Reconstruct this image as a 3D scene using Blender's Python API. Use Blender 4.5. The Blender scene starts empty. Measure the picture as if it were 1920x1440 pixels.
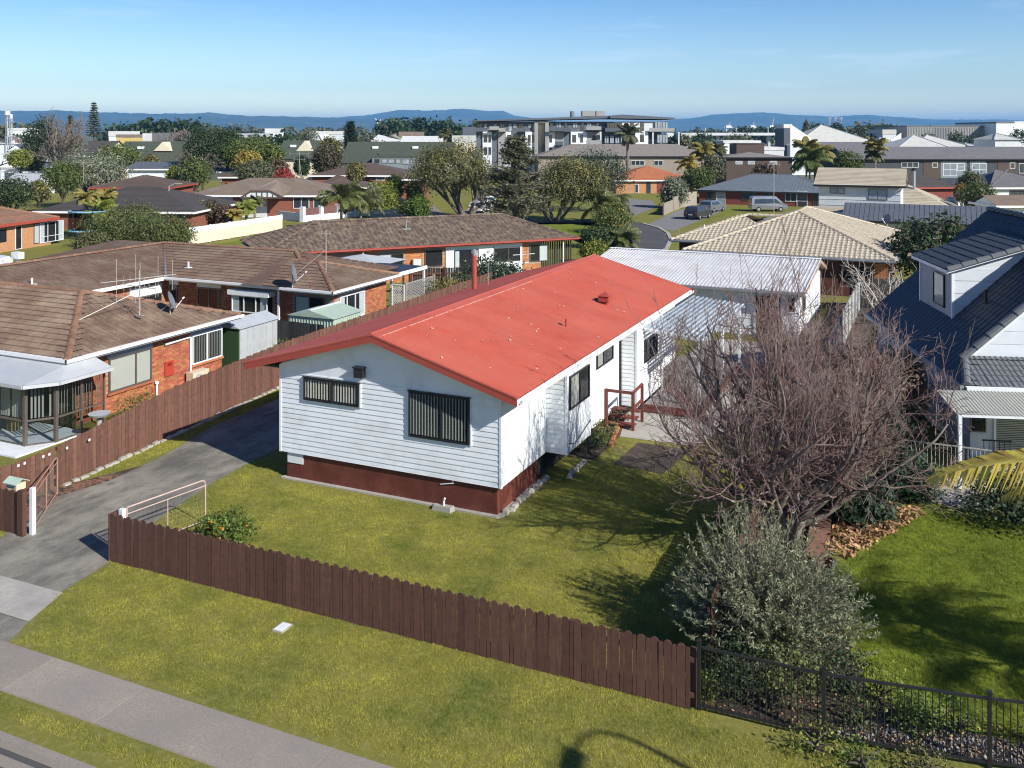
import bpy, bmesh, math, random
import numpy as np
from mathutils import Vector, Matrix

scene = bpy.context.scene
COL = scene.collection
R = math.radians
# ---------------------------------------------------------------- camera, sky, sun, exposure
F, CX, HZ, CAMH = 1766.0, 960.0, 248.0, 10.3          # drone camera, levelled lens with vertical shift
TH = R(24.4)
CT, ST = math.cos(TH), math.sin(TH)
cam_d = bpy.data.cameras.new("camera")
cam = bpy.data.objects.new("camera", cam_d)
COL.objects.link(cam)
cam.location = (0, 0, CAMH)
cam.rotation_euler = (R(90), 0, TH)
cam_d.sensor_width = 36
cam_d.lens = F / 1920 * 36
cam_d.shift_y = -(720 - HZ) / 1920
cam_d.clip_start = 0.5
cam_d.clip_end = 60000
scene.camera = cam

SUN = Vector((1.47, -0.5, 1.0)).normalized()            # direction towards the sun
SUN_EL = math.asin(SUN.z)
SUN_AZ = math.atan2(SUN.x, SUN.y)
world = bpy.data.worlds.new("World")
scene.world = world
world.use_nodes = True
wn, wl = world.node_tree.nodes, world.node_tree.links
wn.clear()
w_out = wn.new("ShaderNodeOutputWorld")
w_bg = wn.new("ShaderNodeBackground")
w_sky = wn.new("ShaderNodeTexSky")
w_sky.sky_type = 'NISHITA'
w_sky.sun_disc = False
w_sky.sun_elevation = SUN_EL
w_sky.sun_rotation = SUN_AZ
w_sky.altitude = 0
w_sky.air_density = 1.0
w_sky.dust_density = 0.5
w_sky.ozone_density = 2.5
w_bg.inputs['Strength'].default_value = 0.115
# faint cirrus wisps high in the sky
w_tc = wn.new("ShaderNodeTexCoord")
w_map = wn.new("ShaderNodeMapping")
w_map.inputs['Rotation'].default_value = (0, 0, -TH)
w_map.inputs['Scale'].default_value = (5.0, 5.0, 42.0)
w_noise = wn.new("ShaderNodeTexNoise")
w_noise.inputs['Scale'].default_value = 1.0
w_noise.inputs['Detail'].default_value = 5
w_noise.inputs['Roughness'].default_value = 0.6
w_ramp = wn.new("ShaderNodeMapRange")
w_ramp.inputs['From Min'].default_value = 0.56
w_ramp.inputs['From Max'].default_value = 0.80
w_ramp.inputs['To Max'].default_value = 0.5
w_mix = wn.new("ShaderNodeMixRGB")
w_mix.inputs['Color2'].default_value = (7.2, 7.6, 8.2, 1)
wl.new(w_tc.outputs['Generated'], w_map.inputs['Vector'])
wl.new(w_map.outputs['Vector'], w_noise.inputs['Vector'])
wl.new(w_noise.outputs['Fac'], w_ramp.inputs['Value'])
wl.new(w_ramp.outputs['Result'], w_mix.inputs['Fac'])
wl.new(w_sky.outputs['Color'], w_mix.inputs['Color1'])
# clear-air tint: deeper blue overhead, pale at the horizon, the same all the way round
w_sep = wn.new("ShaderNodeSeparateXYZ")
w_ramp2 = wn.new("ShaderNodeValToRGB")
w_ramp2.color_ramp.elements[0].position = 0.0
w_ramp2.color_ramp.elements[0].color = (1.95, 1.80, 1.50, 1)
w_ramp2.color_ramp.elements[1].position = 0.6
w_ramp2.color_ramp.elements[1].color = (0.14, 0.27, 0.54, 1)
e_ = w_ramp2.color_ramp.elements.new(0.045); e_.color = (0.92, 0.99, 1.03, 1)
e_ = w_ramp2.color_ramp.elements.new(0.15); e_.color = (0.45, 0.64, 0.88, 1)
w_mul = wn.new("ShaderNodeMixRGB"); w_mul.blend_type = 'MULTIPLY'; w_mul.inputs['Fac'].default_value = 1.0
wl.new(w_tc.outputs['Generated'], w_sep.inputs['Vector'])
wl.new(w_sep.outputs['Z'], w_ramp2.inputs['Fac'])
wl.new(w_mix.outputs['Color'], w_mul.inputs['Color1'])
wl.new(w_ramp2.outputs['Color'], w_mul.inputs['Color2'])
wl.new(w_mul.outputs['Color'], w_bg.inputs['Color'])
wl.new(w_bg.outputs['Background'], w_out.inputs['Surface'])

sun_d = bpy.data.lights.new("sun", 'SUN')
sun_d.energy = 4.7
sun_d.angle = R(0.5)
sun_d.color = (1.0, 0.95, 0.87)
sun = bpy.data.objects.new("sun", sun_d)
COL.objects.link(sun)
sun.rotation_euler = (-SUN).to_track_quat('-Z', 'Y').to_euler()
sun.location = (30, -10, 60)

vs = scene.view_settings
vs.view_transform = 'Standard'
vs.look = 'None'
vs.exposure = 0.52
vs.gamma = 1.0
vs.use_curve_mapping = False
scene.render.engine = 'CYCLES'
scene.cycles.max_bounces = 8
scene.cycles.filter_width = 1.1
scene.cycles.transparent_max_bounces = 12
scene.cycles.volume_bounces = 0
scene.cycles.caustics_reflective = False
scene.cycles.caustics_refractive = False

# ---------------------------------------------------------------- helpers
def G(px, py, z=0.0):
    Y = F * (CAMH - z) / (py - HZ)
    X = (px - CX) / F * Y
    return (X * CT - Y * ST, X * ST + Y * CT)

def D(px, Y):
    X = (px - CX) / F * Y
    return (X * CT - Y * ST, X * ST + Y * CT)

def ZP(py, Y):
    return CAMH - (py - HZ) * Y / F

def depth(x, y):
    return -x * ST + y * CT

MATS = {}

def mat(name, col, rough=0.7, var=0.15, scale=3.0, rnd=0.0, bump=0.0, bscale=40.0, metal=0.0,
        col2=None, scale2=0.6, amt2=0.5, trans=0.0, spec=0.4, hue=0.0, sharp=0.12, coat=0.0):
    """Procedural surface: two-scale noise colour, optional second colour in blotches, per-piece variation, bump."""
    if name in MATS:
        return MATS[name]
    m = bpy.data.materials.new(name)
    m.use_nodes = True
    nt = m.node_tree
    N, L = nt.nodes, nt.links
    b = N['Principled BSDF']
    out = N['Material Output']
    geo = N.new("ShaderNodeNewGeometry")
    pos = geo.outputs['Position']
    n1 = N.new("ShaderNodeTexNoise")
    n1.inputs['Scale'].default_value = scale
    n1.inputs['Detail'].default_value = 6
    n1.inputs['Roughness'].default_value = 0.65
    L.new(pos, n1.inputs['Vector'])
    mx = N.new("ShaderNodeMixRGB")
    mr0 = N.new("ShaderNodeMapRange")
    mr0.inputs['From Min'].default_value = 0.3
    mr0.inputs['From Max'].default_value = 0.7
    L.new(n1.outputs['Fac'], mr0.inputs['Value'])
    L.new(mr0.outputs['Result'], mx.inputs['Fac'])
    mx.inputs['Color1'].default_value = tuple(max(0, c * (1 - var)) for c in col) + (1,)
    mx.inputs['Color2'].default_value = tuple(min(1, c * (1 + var)) for c in col) + (1,)
    cur = mx.outputs['Color']
    if col2 is not None:
        n2 = N.new("ShaderNodeTexNoise")
        n2.inputs['Scale'].default_value = scale2
        n2.inputs['Detail'].default_value = 7
        n2.inputs['Roughness'].default_value = 0.6
        L.new(pos, n2.inputs['Vector'])
        mr = N.new("ShaderNodeMapRange")
        mr.inputs['From Min'].default_value = 0.62 - amt2 * 0.25 - sharp
        mr.inputs['From Max'].default_value = 0.62 - amt2 * 0.25 + sharp
        L.new(n2.outputs['Fac'], mr.inputs['Value'])
        m2 = N.new("ShaderNodeMixRGB")
        m2.inputs['Color2'].default_value = tuple(col2) + (1,)
        L.new(mr.outputs['Result'], m2.inputs['Fac'])
        L.new(cur, m2.inputs['Color1'])
        cur = m2.outputs['Color']
    if rnd > 0 or hue > 0:
        oi = N.new("ShaderNodeObjectInfo")
        ad = N.new("ShaderNodeMath"); ad.operation = 'ADD'
        L.new(oi.outputs['Random'], ad.inputs[0])
        L.new(geo.outputs['Random Per Island'], ad.inputs[1])
        fr = N.new("ShaderNodeMath"); fr.operation = 'FRACT'
        L.new(ad.outputs[0], fr.inputs[0])
        hs = N.new("ShaderNodeHueSaturation")
        v = N.new("ShaderNodeMapRange")
        v.inputs['To Min'].default_value = 1 - rnd
        v.inputs['To Max'].default_value = 1 + rnd
        L.new(fr.outputs[0], v.inputs['Value'])
        L.new(v.outputs['Result'], hs.inputs['Value'])
        if hue > 0:
            f2 = N.new("ShaderNodeMath"); f2.operation = 'MULTIPLY'; f2.inputs[1].default_value = 7.31
            L.new(fr.outputs[0], f2.inputs[0])
            f3 = N.new("ShaderNodeMath"); f3.operation = 'FRACT'
            L.new(f2.outputs[0], f3.inputs[0])
            h = N.new("ShaderNodeMapRange")
            h.inputs['To Min'].default_value = 0.5 - hue
            h.inputs['To Max'].default_value = 0.5 + hue
            L.new(f3.outputs[0], h.inputs['Value'])
            L.new(h.outputs['Result'], hs.inputs['Hue'])
        L.new(cur, hs.inputs['Color'])
        cur = hs.outputs['Color']
    L.new(cur, b.inputs['Base Color'])
    b.inputs['Roughness'].default_value = rough
    b.inputs['Metallic'].default_value = metal
    b.inputs['Specular IOR Level'].default_value = spec
    if coat:
        b.inputs['Coat Weight'].default_value = coat
        b.inputs['Coat Roughness'].default_value = 0.05
    if bump > 0:
        n3 = N.new("ShaderNodeTexNoise")
        n3.inputs['Scale'].default_value = bscale
        n3.inputs['Detail'].default_value = 4
        L.new(pos, n3.inputs['Vector'])
        bp = N.new("ShaderNodeBump")
        bp.inputs['Strength'].default_value = bump
        bp.inputs['Distance'].default_value = 0.02
        L.new(n3.outputs['Fac'], bp.inputs['Height'])
        L.new(bp.outputs['Normal'], b.inputs['Normal'])
    if trans > 0:
        t = N.new("ShaderNodeBsdfTranslucent")
        L.new(cur, t.inputs['Color'])
        ms = N.new("ShaderNodeMixShader")
        ms.inputs['Fac'].default_value = trans
        L.new(b.outputs['BSDF'], ms.inputs[1])
        L.new(t.outputs['BSDF'], ms.inputs[2])
        L.new(ms.outputs['Shader'], out.inputs['Surface'])
    MATS[name] = m
    return m

def worn_asphalt(name, light, dark, sx, sy):
    m = mat(name, light, 0.92, 0.34, 38, bump=0.4, bscale=140)
    N, L = m.node_tree.nodes, m.node_tree.links
    b = N['Principled BSDF']; src = b.inputs['Base Color'].links[0].from_socket
    geo = [n for n in N if n.bl_idname == 'ShaderNodeNewGeometry'][0]
    for scl, lo, hi, amt, col in (((sx, sy, 1), .40, .62, .85, dark), ((sx*2.7, sy*3.1, 1), .50, .66, .6, dark), ((sx*1.6, sy*.8, 1), .56, .70, .55, tuple(min(1, c*1.45) for c in light))):
        mp = N.new("ShaderNodeMapping"); mp.inputs['Scale'].default_value = scl
        n = N.new("ShaderNodeTexNoise"); n.inputs['Scale'].default_value = 1; n.inputs['Detail'].default_value = 9; n.inputs['Roughness'].default_value = .68
        mr = N.new("ShaderNodeMapRange"); mr.inputs['From Min'].default_value = lo; mr.inputs['From Max'].default_value = hi; mr.inputs['To Max'].default_value = amt
        mx = N.new("ShaderNodeMixRGB"); mx.inputs['Color2'].default_value = col + (1,)
        L.new(geo.outputs['Position'], mp.inputs['Vector']); L.new(mp.outputs['Vector'], n.inputs['Vector']); L.new(n.outputs['Fac'], mr.inputs['Value']); L.new(mr.outputs['Result'], mx.inputs['Fac']); L.new(src, mx.inputs['Color1']); src = mx.outputs['Color']
    L.new(src, b.inputs['Base Color'])
    return m

def glass_mat(name, tint=(0.93, 0.95, 0.95), refl=0.8):
    m = bpy.data.materials.new(name)
    m.use_nodes = True
    N, L = m.node_tree.nodes, m.node_tree.links
    N.clear()
    out = N.new("ShaderNodeOutputMaterial")
    tr = N.new("ShaderNodeBsdfTransparent"); tr.inputs['Color'].default_value = tint + (1,)
    gl = N.new("ShaderNodeBsdfGlossy"); gl.inputs['Roughness'].default_value = 0.03
    fr = N.new("ShaderNodeFresnel"); fr.inputs['IOR'].default_value = 1.6
    mu = N.new("ShaderNodeMath"); mu.operation = 'MULTIPLY'; mu.inputs[1].default_value = refl
    ms = N.new("ShaderNodeMixShader")
    ge = N.new("ShaderNodeNewGeometry")
    ff = N.new("ShaderNodeMath"); ff.operation = 'SUBTRACT'; ff.inputs[0].default_value = 1.0
    m2 = N.new("ShaderNodeMath"); m2.operation = 'MULTIPLY'
    L.new(ge.outputs['Backfacing'], ff.inputs[1])
    L.new(fr.outputs['Fac'], mu.inputs[0])
    L.new(mu.outputs[0], m2.inputs[0]); L.new(ff.outputs[0], m2.inputs[1])
    L.new(m2.outputs[0], ms.inputs['Fac'])
    L.new(tr.outputs['BSDF'], ms.inputs[1])
    L.new(gl.outputs['BSDF'], ms.inputs[2])
    L.new(ms.outputs['Shader'], out.inputs['Surface'])
    MATS[name] = m
    return m

def offset_of(o):
    """parts of unrotated things are written in world coordinates; parts of rotated ones in the thing's own frame"""
    if o is None: return (0, 0, 0)
    while o.parent: o = o.parent
    if abs(o.rotation_euler.z) > 1e-6 or o.get('own_frame'): return (0, 0, 0)
    return tuple(o.location)

class MB:
    """collects faces, builds one mesh object"""
    def __init__(s):
        s.v, s.f = [], []
    def add(s, vs, fs):
        o = len(s.v)
        s.v += [tuple(p) for p in vs]
        s.f += [tuple(i + o for i in f) for f in fs]
        return s
    def box(s, x0, x1, y0, y1, z0, z1):
        return s.add([(x0,y0,z0),(x1,y0,z0),(x1,y1,z0),(x0,y1,z0),(x0,y0,z1),(x1,y0,z1),(x1,y1,z1),(x0,y1,z1)],
                     [(0,3,2,1),(4,5,6,7),(0,1,5,4),(1,2,6,5),(2,3,7,6),(3,0,4,7)])
    def poly(s, pts):
        return s.add(pts, [tuple(range(len(pts)))])
    def prism(s, pts, vec):
        n = len(pts); v = Vector(vec)
        q = [tuple(Vector(p) + v) for p in pts]
        fs = [tuple(range(n))[::-1], tuple(range(n, 2*n))] + [(i, (i+1) % n, n + (i+1) % n, n + i) for i in range(n)]
        return s.add(list(pts) + q, fs)
    def bar(s, p, q, w, h=None, up=(0,0,1)):
        h = h or w
        p, q = Vector(p), Vector(q)
        d = (q - p).normalized(); u = Vector(up)
        if abs(d.dot(u)) > 0.98: u = Vector((1,0,0))
        r = d.cross(u).normalized(); u = r.cross(d)
        c = [(-1,-1),(1,-1),(1,1),(-1,1)]
        vs = [tuple(p + r*(a*w/2) + u*(b*h/2)) for a, b in c] + [tuple(q + r*(a*w/2) + u*(b*h/2)) for a, b in c]
        return s.add(vs, [(3,2,1,0),(4,5,6,7),(0,1,5,4),(1,2,6,5),(2,3,7,6),(3,0,4,7)])
    def tube(s, pts, rad, n=6, caps=True):
        pts = [Vector(p) for p in pts]
        if not hasattr(rad, '__len__'): rad = [rad] * len(pts)
        vs, fs = [], []
        prev = None
        for i, p in enumerate(pts):
            d = (pts[min(i+1, len(pts)-1)] - pts[max(i-1, 0)])
            d = d.normalized() if d.length > 1e-9 else Vector((0,0,1))
            if prev is None:
                a = Vector((1,0,0)) if abs(d.x) < 0.8 else Vector((0,1,0))
            else:
                a = prev
            a = (a - d * a.dot(d)).normalized(); prev = a
            b = d.cross(a)
            for k in range(n):
                t = 2 * math.pi * k / n
                vs.append(tuple(p + (a * math.cos(t) + b * math.sin(t)) * rad[i]))
        for i in range(len(pts) - 1):
            for k in range(n):
                fs.append((i*n + k, i*n + (k+1) % n, (i+1)*n + (k+1) % n, (i+1)*n + k))
        if caps:
            fs.append(tuple(range(n))[::-1]); fs.append(tuple((len(pts)-1)*n + k for k in range(n)))
        return s.add(vs, fs)
    def mesh(s, name, m=None, off=(0,0,0), smooth=False):
        me = bpy.data.meshes.new(name)
        ox, oy, oz = off
        me.from_pydata([(x-ox, y-oy, z-oz) for x, y, z in s.v], [], s.f)
        if m: me.materials.append(m)
        if smooth:
            me.polygons.foreach_set('use_smooth', [True] * len(me.polygons))
        me.update()
        return me
    def build(s, name, m, parent=None, smooth=False, kind=None):
        """geometry given in the parent's local space (or world if none)"""
        o = bpy.data.objects.new(name, s.mesh(name, m, off=offset_of(parent), smooth=smooth))
        COL.objects.link(o)
        if parent is not None: o.parent = parent
        if kind: o['kind'] = kind
        return o

def tag(o, label, cat, group=None):
    o['label'] = label; o['category'] = cat
    if group: o['group'] = group
    return o

def thing(name, label, cat, loc=(0,0,0), rot=0.0, group=None):
    o = bpy.data.objects.new(name, None)
    COL.objects.link(o)
    o.empty_display_size = 0.3
    o.location = loc if len(loc) == 3 else (loc[0], loc[1], 0)
    o.rotation_euler = (0, 0, rot)
    return tag(o, label, cat, group)

def inst(name, me, parent, loc=(0,0,0), rot=None, scale=None, matrix=None):
    o = bpy.data.objects.new(name, me)
    COL.objects.link(o)
    o.parent = parent
    off = Vector(offset_of(parent))
    if matrix is not None:
        o.matrix_basis = Matrix.Translation(-off) @ matrix
    else:
        o.location = Vector(loc) - off
        if rot is not None: o.rotation_euler = rot if hasattr(rot, '__len__') else (0, 0, rot)
        if scale is not None: o.scale = scale
    return o

def copy_thing(root, loc, rot=None, label=None, scale=None):
    r = root.copy(); COL.objects.link(r); r.location = loc
    if rot is not None: r.rotation_euler = (0, 0, rot)
    if scale is not None: r.scale = (scale,) * 3
    if label: r['label'] = label
    for ch in list(root.children):
        c = ch.copy(); COL.objects.link(c); c.parent = r
        for g in list(ch.children):
            d = g.copy(); COL.objects.link(d); d.parent = c
    return r

def np_mesh(name, verts, quads, m, parent=None, kind=None, smooth=False):
    """fast mesh from numpy arrays, quads (n,4)"""
    me = bpy.data.meshes.new(name)
    nv, nf = len(verts), len(quads)
    k = quads.shape[1]
    me.vertices.add(nv)
    verts = np.asarray(verts, dtype=np.float64) - np.array(offset_of(parent))
    me.vertices.foreach_set('co', verts.astype(np.float32).ravel())
    me.loops.add(nf * k)
    me.loops.foreach_set('vertex_index', np.asarray(quads, dtype=np.int32).ravel())
    me.polygons.add(nf)
    me.polygons.foreach_set('loop_start', np.arange(0, nf * k, k, dtype=np.int32))
    me.polygons.foreach_set('loop_total', np.full(nf, k, dtype=np.int32))
    if smooth: me.polygons.foreach_set('use_smooth', np.ones(nf, dtype=bool))
    if m: me.materials.append(m)
    me.update(calc_edges=True)
    me.validate()
    o = bpy.data.objects.new(name, me)
    COL.objects.link(o)
    if parent is not None: o.parent = parent
    if kind: o['kind'] = kind
    return o

def struct(name, o):
    o.name = name
    o['kind'] = 'structure'
    return o

# ---------------------------------------------------------------- materials
M = dict(
    white=mat('white_paint', (0.76, 0.795, 0.82), 0.55, 0.05, 2.0, rnd=0.03, col2=(0.64, 0.66, 0.66), scale2=1.6, amt2=0.02),
    red_roof=mat('red_roof_paint', (0.43, 0.083, 0.050), 0.5, 0.10, 2.2, rnd=0.05, col2=(0.47, 0.120, 0.080), scale2=0.5, amt2=0.3, spec=0.5, sharp=0.2),
    red_trim=mat('red_trim_paint', (0.36, 0.070, 0.050), 0.45, 0.08, 3),
    lichen=mat('lichen', (0.62, 0.42, 0.34), 0.9, 0.2, 9),
    skirt=mat('brown_skirt_paint', (0.118, 0.031, 0.022), 0.6, 0.14, 4, rnd=0.06, col2=(0.19, 0.06, 0.04), scale2=1.5, amt2=0.2),
    fence=mat('brown_fence_stain', (0.105, 0.048, 0.035), 0.75, 0.22, 9, rnd=0.16, bump=0.25, bscale=60, hue=0.006),
    fence_old=mat('faded_brown_fence_stain', (0.150, 0.072, 0.050), 0.8, 0.25, 7, rnd=0.2, bump=0.3, bscale=60, hue=0.008),
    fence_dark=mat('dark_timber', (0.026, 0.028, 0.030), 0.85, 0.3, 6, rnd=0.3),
    timber_grey=mat('grey_weathered_timber', (0.27, 0.24, 0.20), 0.85, 0.25, 8, rnd=0.2),
    black=mat('black_window_metal', (0.018, 0.020, 0.026), 0.35, 0.1, 5),
    alum=mat('bronze_aluminium', (0.15, 0.125, 0.11), 0.4, 0.1, 5, metal=0.3),
    greymetal=mat('grey_steel', (0.42, 0.43, 0.44), 0.45, 0.1, 5, metal=0.6),
    steel_dark=mat('charcoal_steel', (0.022, 0.023, 0.026), 0.4, 0.1, 5),
    zinc=mat('zincalume_sheet', (0.60, 0.60, 0.60), 0.6, 0.10, 1.5, metal=0.08, col2=(0.50, 0.49, 0.48), scale2=0.7, amt2=0.2),
    zinc_wall=mat('galvanised_sheet', (0.50, 0.53, 0.54), 0.45, 0.10, 3, metal=0.2, rnd=0.05),
    tile_brown=mat('brown_concrete_tile', (0.165, 0.106, 0.076), 0.85, 0.22, 8, rnd=0.16, col2=(0.27, 0.20, 0.14), scale2=0.9, amt2=0.35, hue=0.01, bump=0.2),
    tile_brown2=mat('brown_weathered_tile', (0.142, 0.090, 0.064), 0.85, 0.22, 8, rnd=0.2, col2=(0.20, 0.15, 0.11), scale2=0.6, amt2=0.3, hue=0.01, bump=0.2),
    tile_dark=mat('dark_brown_tile', (0.105, 0.078, 0.062), 0.9, 0.25, 9, rnd=0.32, col2=(0.21, 0.155, 0.105), scale2=2.2, amt2=0.35, hue=0.012),
    tile_cream=mat('cream_concrete_tile', (0.47, 0.415, 0.315), 0.85, 0.12, 6, rnd=0.08, col2=(0.36, 0.31, 0.23), scale2=0.9, amt2=0.0, bump=0.15),
    tile_blue=mat('charcoal_blue_tile', (0.040, 0.052, 0.068), 0.55, 0.12, 5, rnd=0.08),
    ridge_brown=mat('brown_ridge_tile', (0.24, 0.135, 0.085), 0.85, 0.22, 8, rnd=0.2, hue=0.01),
    ridge_grey=mat('grey_ridge_tile', (0.13, 0.14, 0.15), 0.7, 0.12, 8, rnd=0.1),
    ridge_cream=mat('cream_ridge_tile', (0.50, 0.43, 0.32), 0.85, 0.15, 6, rnd=0.1),
    brick=mat('orange_brick', (0.40, 0.135, 0.062), 0.85, 0.2, 12, rnd=0.28, hue=0.02),
    mortar=mat('mortar', (0.36, 0.28, 0.22), 0.9, 0.1, 10),
    fascia_white=mat('white_fascia_paint', (0.80, 0.80, 0.80), 0.45, 0.03, 2),
    grey_soffit=mat('grey_soffit', (0.36, 0.38, 0.40), 0.7, 0.06, 3),
    asphalt=mat('asphalt_drive', (0.205, 0.196, 0.170), 0.9, 0.28, 14, col2=(0.082, 0.080, 0.074), scale2=0.55, amt2=0.42, bump=0.3, bscale=120, sharp=0.2),
    road=mat('road_asphalt', (0.07, 0.07, 0.072), 0.9, 0.2, 9, col2=(0.10, 0.10, 0.10), scale2=0.4, amt2=0.3, bump=0.3, bscale=150),
    concrete=mat('old_concrete', (0.325, 0.280, 0.228), 0.88, 0.36, 34, col2=(0.235, 0.212, 0.188), scale2=0.8, amt2=0.4, bump=0.35, bscale=90, sharp=0.25, rnd=0.08),
    concrete_light=mat('pale_concrete', (0.42, 0.40, 0.35), 0.88, 0.12, 8, col2=(0.30, 0.28, 0.25), scale2=1.2, amt2=0.2, sharp=0.2),
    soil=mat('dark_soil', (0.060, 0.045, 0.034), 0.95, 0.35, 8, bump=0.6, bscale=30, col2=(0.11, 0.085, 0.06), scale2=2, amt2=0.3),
    bark=mat('grey_bark', (0.26, 0.22, 0.185), 0.85, 0.3, 14, bump=0.4, col2=(0.12, 0.10, 0.085), scale2=3, amt2=0.4),
    twig=mat('plum_twig_bark', (0.185, 0.104, 0.094), 0.7, 0.3, 5, col2=(0.23, 0.185, 0.17), scale2=1.6, amt2=0.4),
    bark_dark=mat('dark_bark', (0.085, 0.07, 0.058), 0.9, 0.3, 6),
    orange=mat('orange_fruit', (0.75, 0.28, 0.02), 0.5, 0.1, 20),
    interior=mat('dark_interior', (0.018, 0.018, 0.02), 0.9, 0.2, 2),
    blind=mat('pale_blind', (0.50, 0.48, 0.43), 0.7, 0.05, 3, rnd=0.08),
    curtain=mat('white_curtain', (0.62, 0.64, 0.66), 0.8, 0.08, 3),
    cream=mat('cream_paint', (0.62, 0.54, 0.40), 0.6, 0.06, 3),
)
M['asphalt'] = worn_asphalt('worn_asphalt', (0.285, 0.265, 0.215), (0.104, 0.099, 0.086), .9, .42)
M['glass'] = glass_mat('window_glass')
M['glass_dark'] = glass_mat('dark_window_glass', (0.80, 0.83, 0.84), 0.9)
def leafmat(name, c, var=0.3, rnd=0.35, hue=0.02, trans=0.25, rough=0.55):
    c = tuple(min(.9, k * 1.35) for k in c)
    return mat(name, c, rough, var, 1.3, rnd=rnd, hue=hue, trans=trans, spec=0.3)
LF = dict(
    mid=leafmat('mid_green_leaf', (0.080, 0.105, 0.030)),
    dark=leafmat('dark_green_leaf', (0.034, 0.055, 0.024)),
    deep=leafmat('deep_green_leaf', (0.028, 0.050, 0.030)),
    bright=leafmat('bright_green_leaf', (0.150, 0.175, 0.032)),
    yellow=leafmat('golden_leaf', (0.25, 0.195, 0.045)),
    olive=leafmat('olive_leaf', (0.190, 0.208, 0.118), hue=0.01, rough=0.45),
    silver=leafmat('silver_green_leaf', (0.135, 0.150, 0.105)),
    khaki=leafmat('khaki_leaf', (0.135, 0.130, 0.050)),
    pine=leafmat('grey_green_needle', (0.098, 0.104, 0.062)),
    brown=leafmat('brown_leaf', (0.110, 0.075, 0.050)),
    red=leafmat('red_leaf', (0.24, 0.045, 0.035)),
    palm=leafmat('palm_leaf', (0.095, 0.110, 0.035)),
    palmgold=leafmat('golden_palm_leaf', (0.50, 0.38, 0.07), rnd=0.25),
    bare=leafmat('dry_twig', (0.170, 0.135, 0.105)),
    grassy=leafmat('garden_leaf', (0.085, 0.125, 0.025)),
    litter=leafmat('fallen_leaf', (0.30, 0.175, 0.09), rnd=0.45, hue=0.02, trans=0.0),
)
# ---------------------------------------------------------------- generators
def frame3(p0, p1, p2):
    """u along p0->p1, n upward normal, v upslope"""
    p0, p1, p2 = Vector(p0), Vector(p1), Vector(p2)
    u = (p1 - p0).normalized()
    n = u.cross(p2 - p0).normalized()
    if n.z < 0: n = -n
    v = n.cross(u).normalized()
    if v.z < -1e-6: v = -v
    return u, v, n

def clip_poly(poly, clip):
    """Sutherland-Hodgman in 2-D; clip is convex and counter-clockwise"""
    out = poly
    for i in range(len(clip)):
        a, b = clip[i], clip[(i + 1) % len(clip)]
        inp, out = out, []
        if not inp: return []
        def side(p): return (b[0]-a[0])*(p[1]-a[1]) - (b[1]-a[1])*(p[0]-a[0])
        for k in range(len(inp)):
            p, q = inp[k-1], inp[k]
            sp, sq = side(p), side(q)
            if (sp >= 0) != (sq >= 0):
                t = sp / (sp - sq)
                out.append((p[0] + (q[0]-p[0])*t, p[1] + (q[1]-p[1])*t))
            if sq >= 0: out.append(q)
    return out

PROFILE = {
    'double': [(0, .012), (.12, .03), (.24, .012), (.5, .004), (.62, .026), (.76, .008), (1, .004)],
    'flat': [(0, .006), (.08, .022), (.18, .006), (.95, .004), (1, .0)],
    'pan': [(0, .03), (.2, .042), (.42, .012), (.62, .0), (.84, .010), (1, .026)],
}

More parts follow.
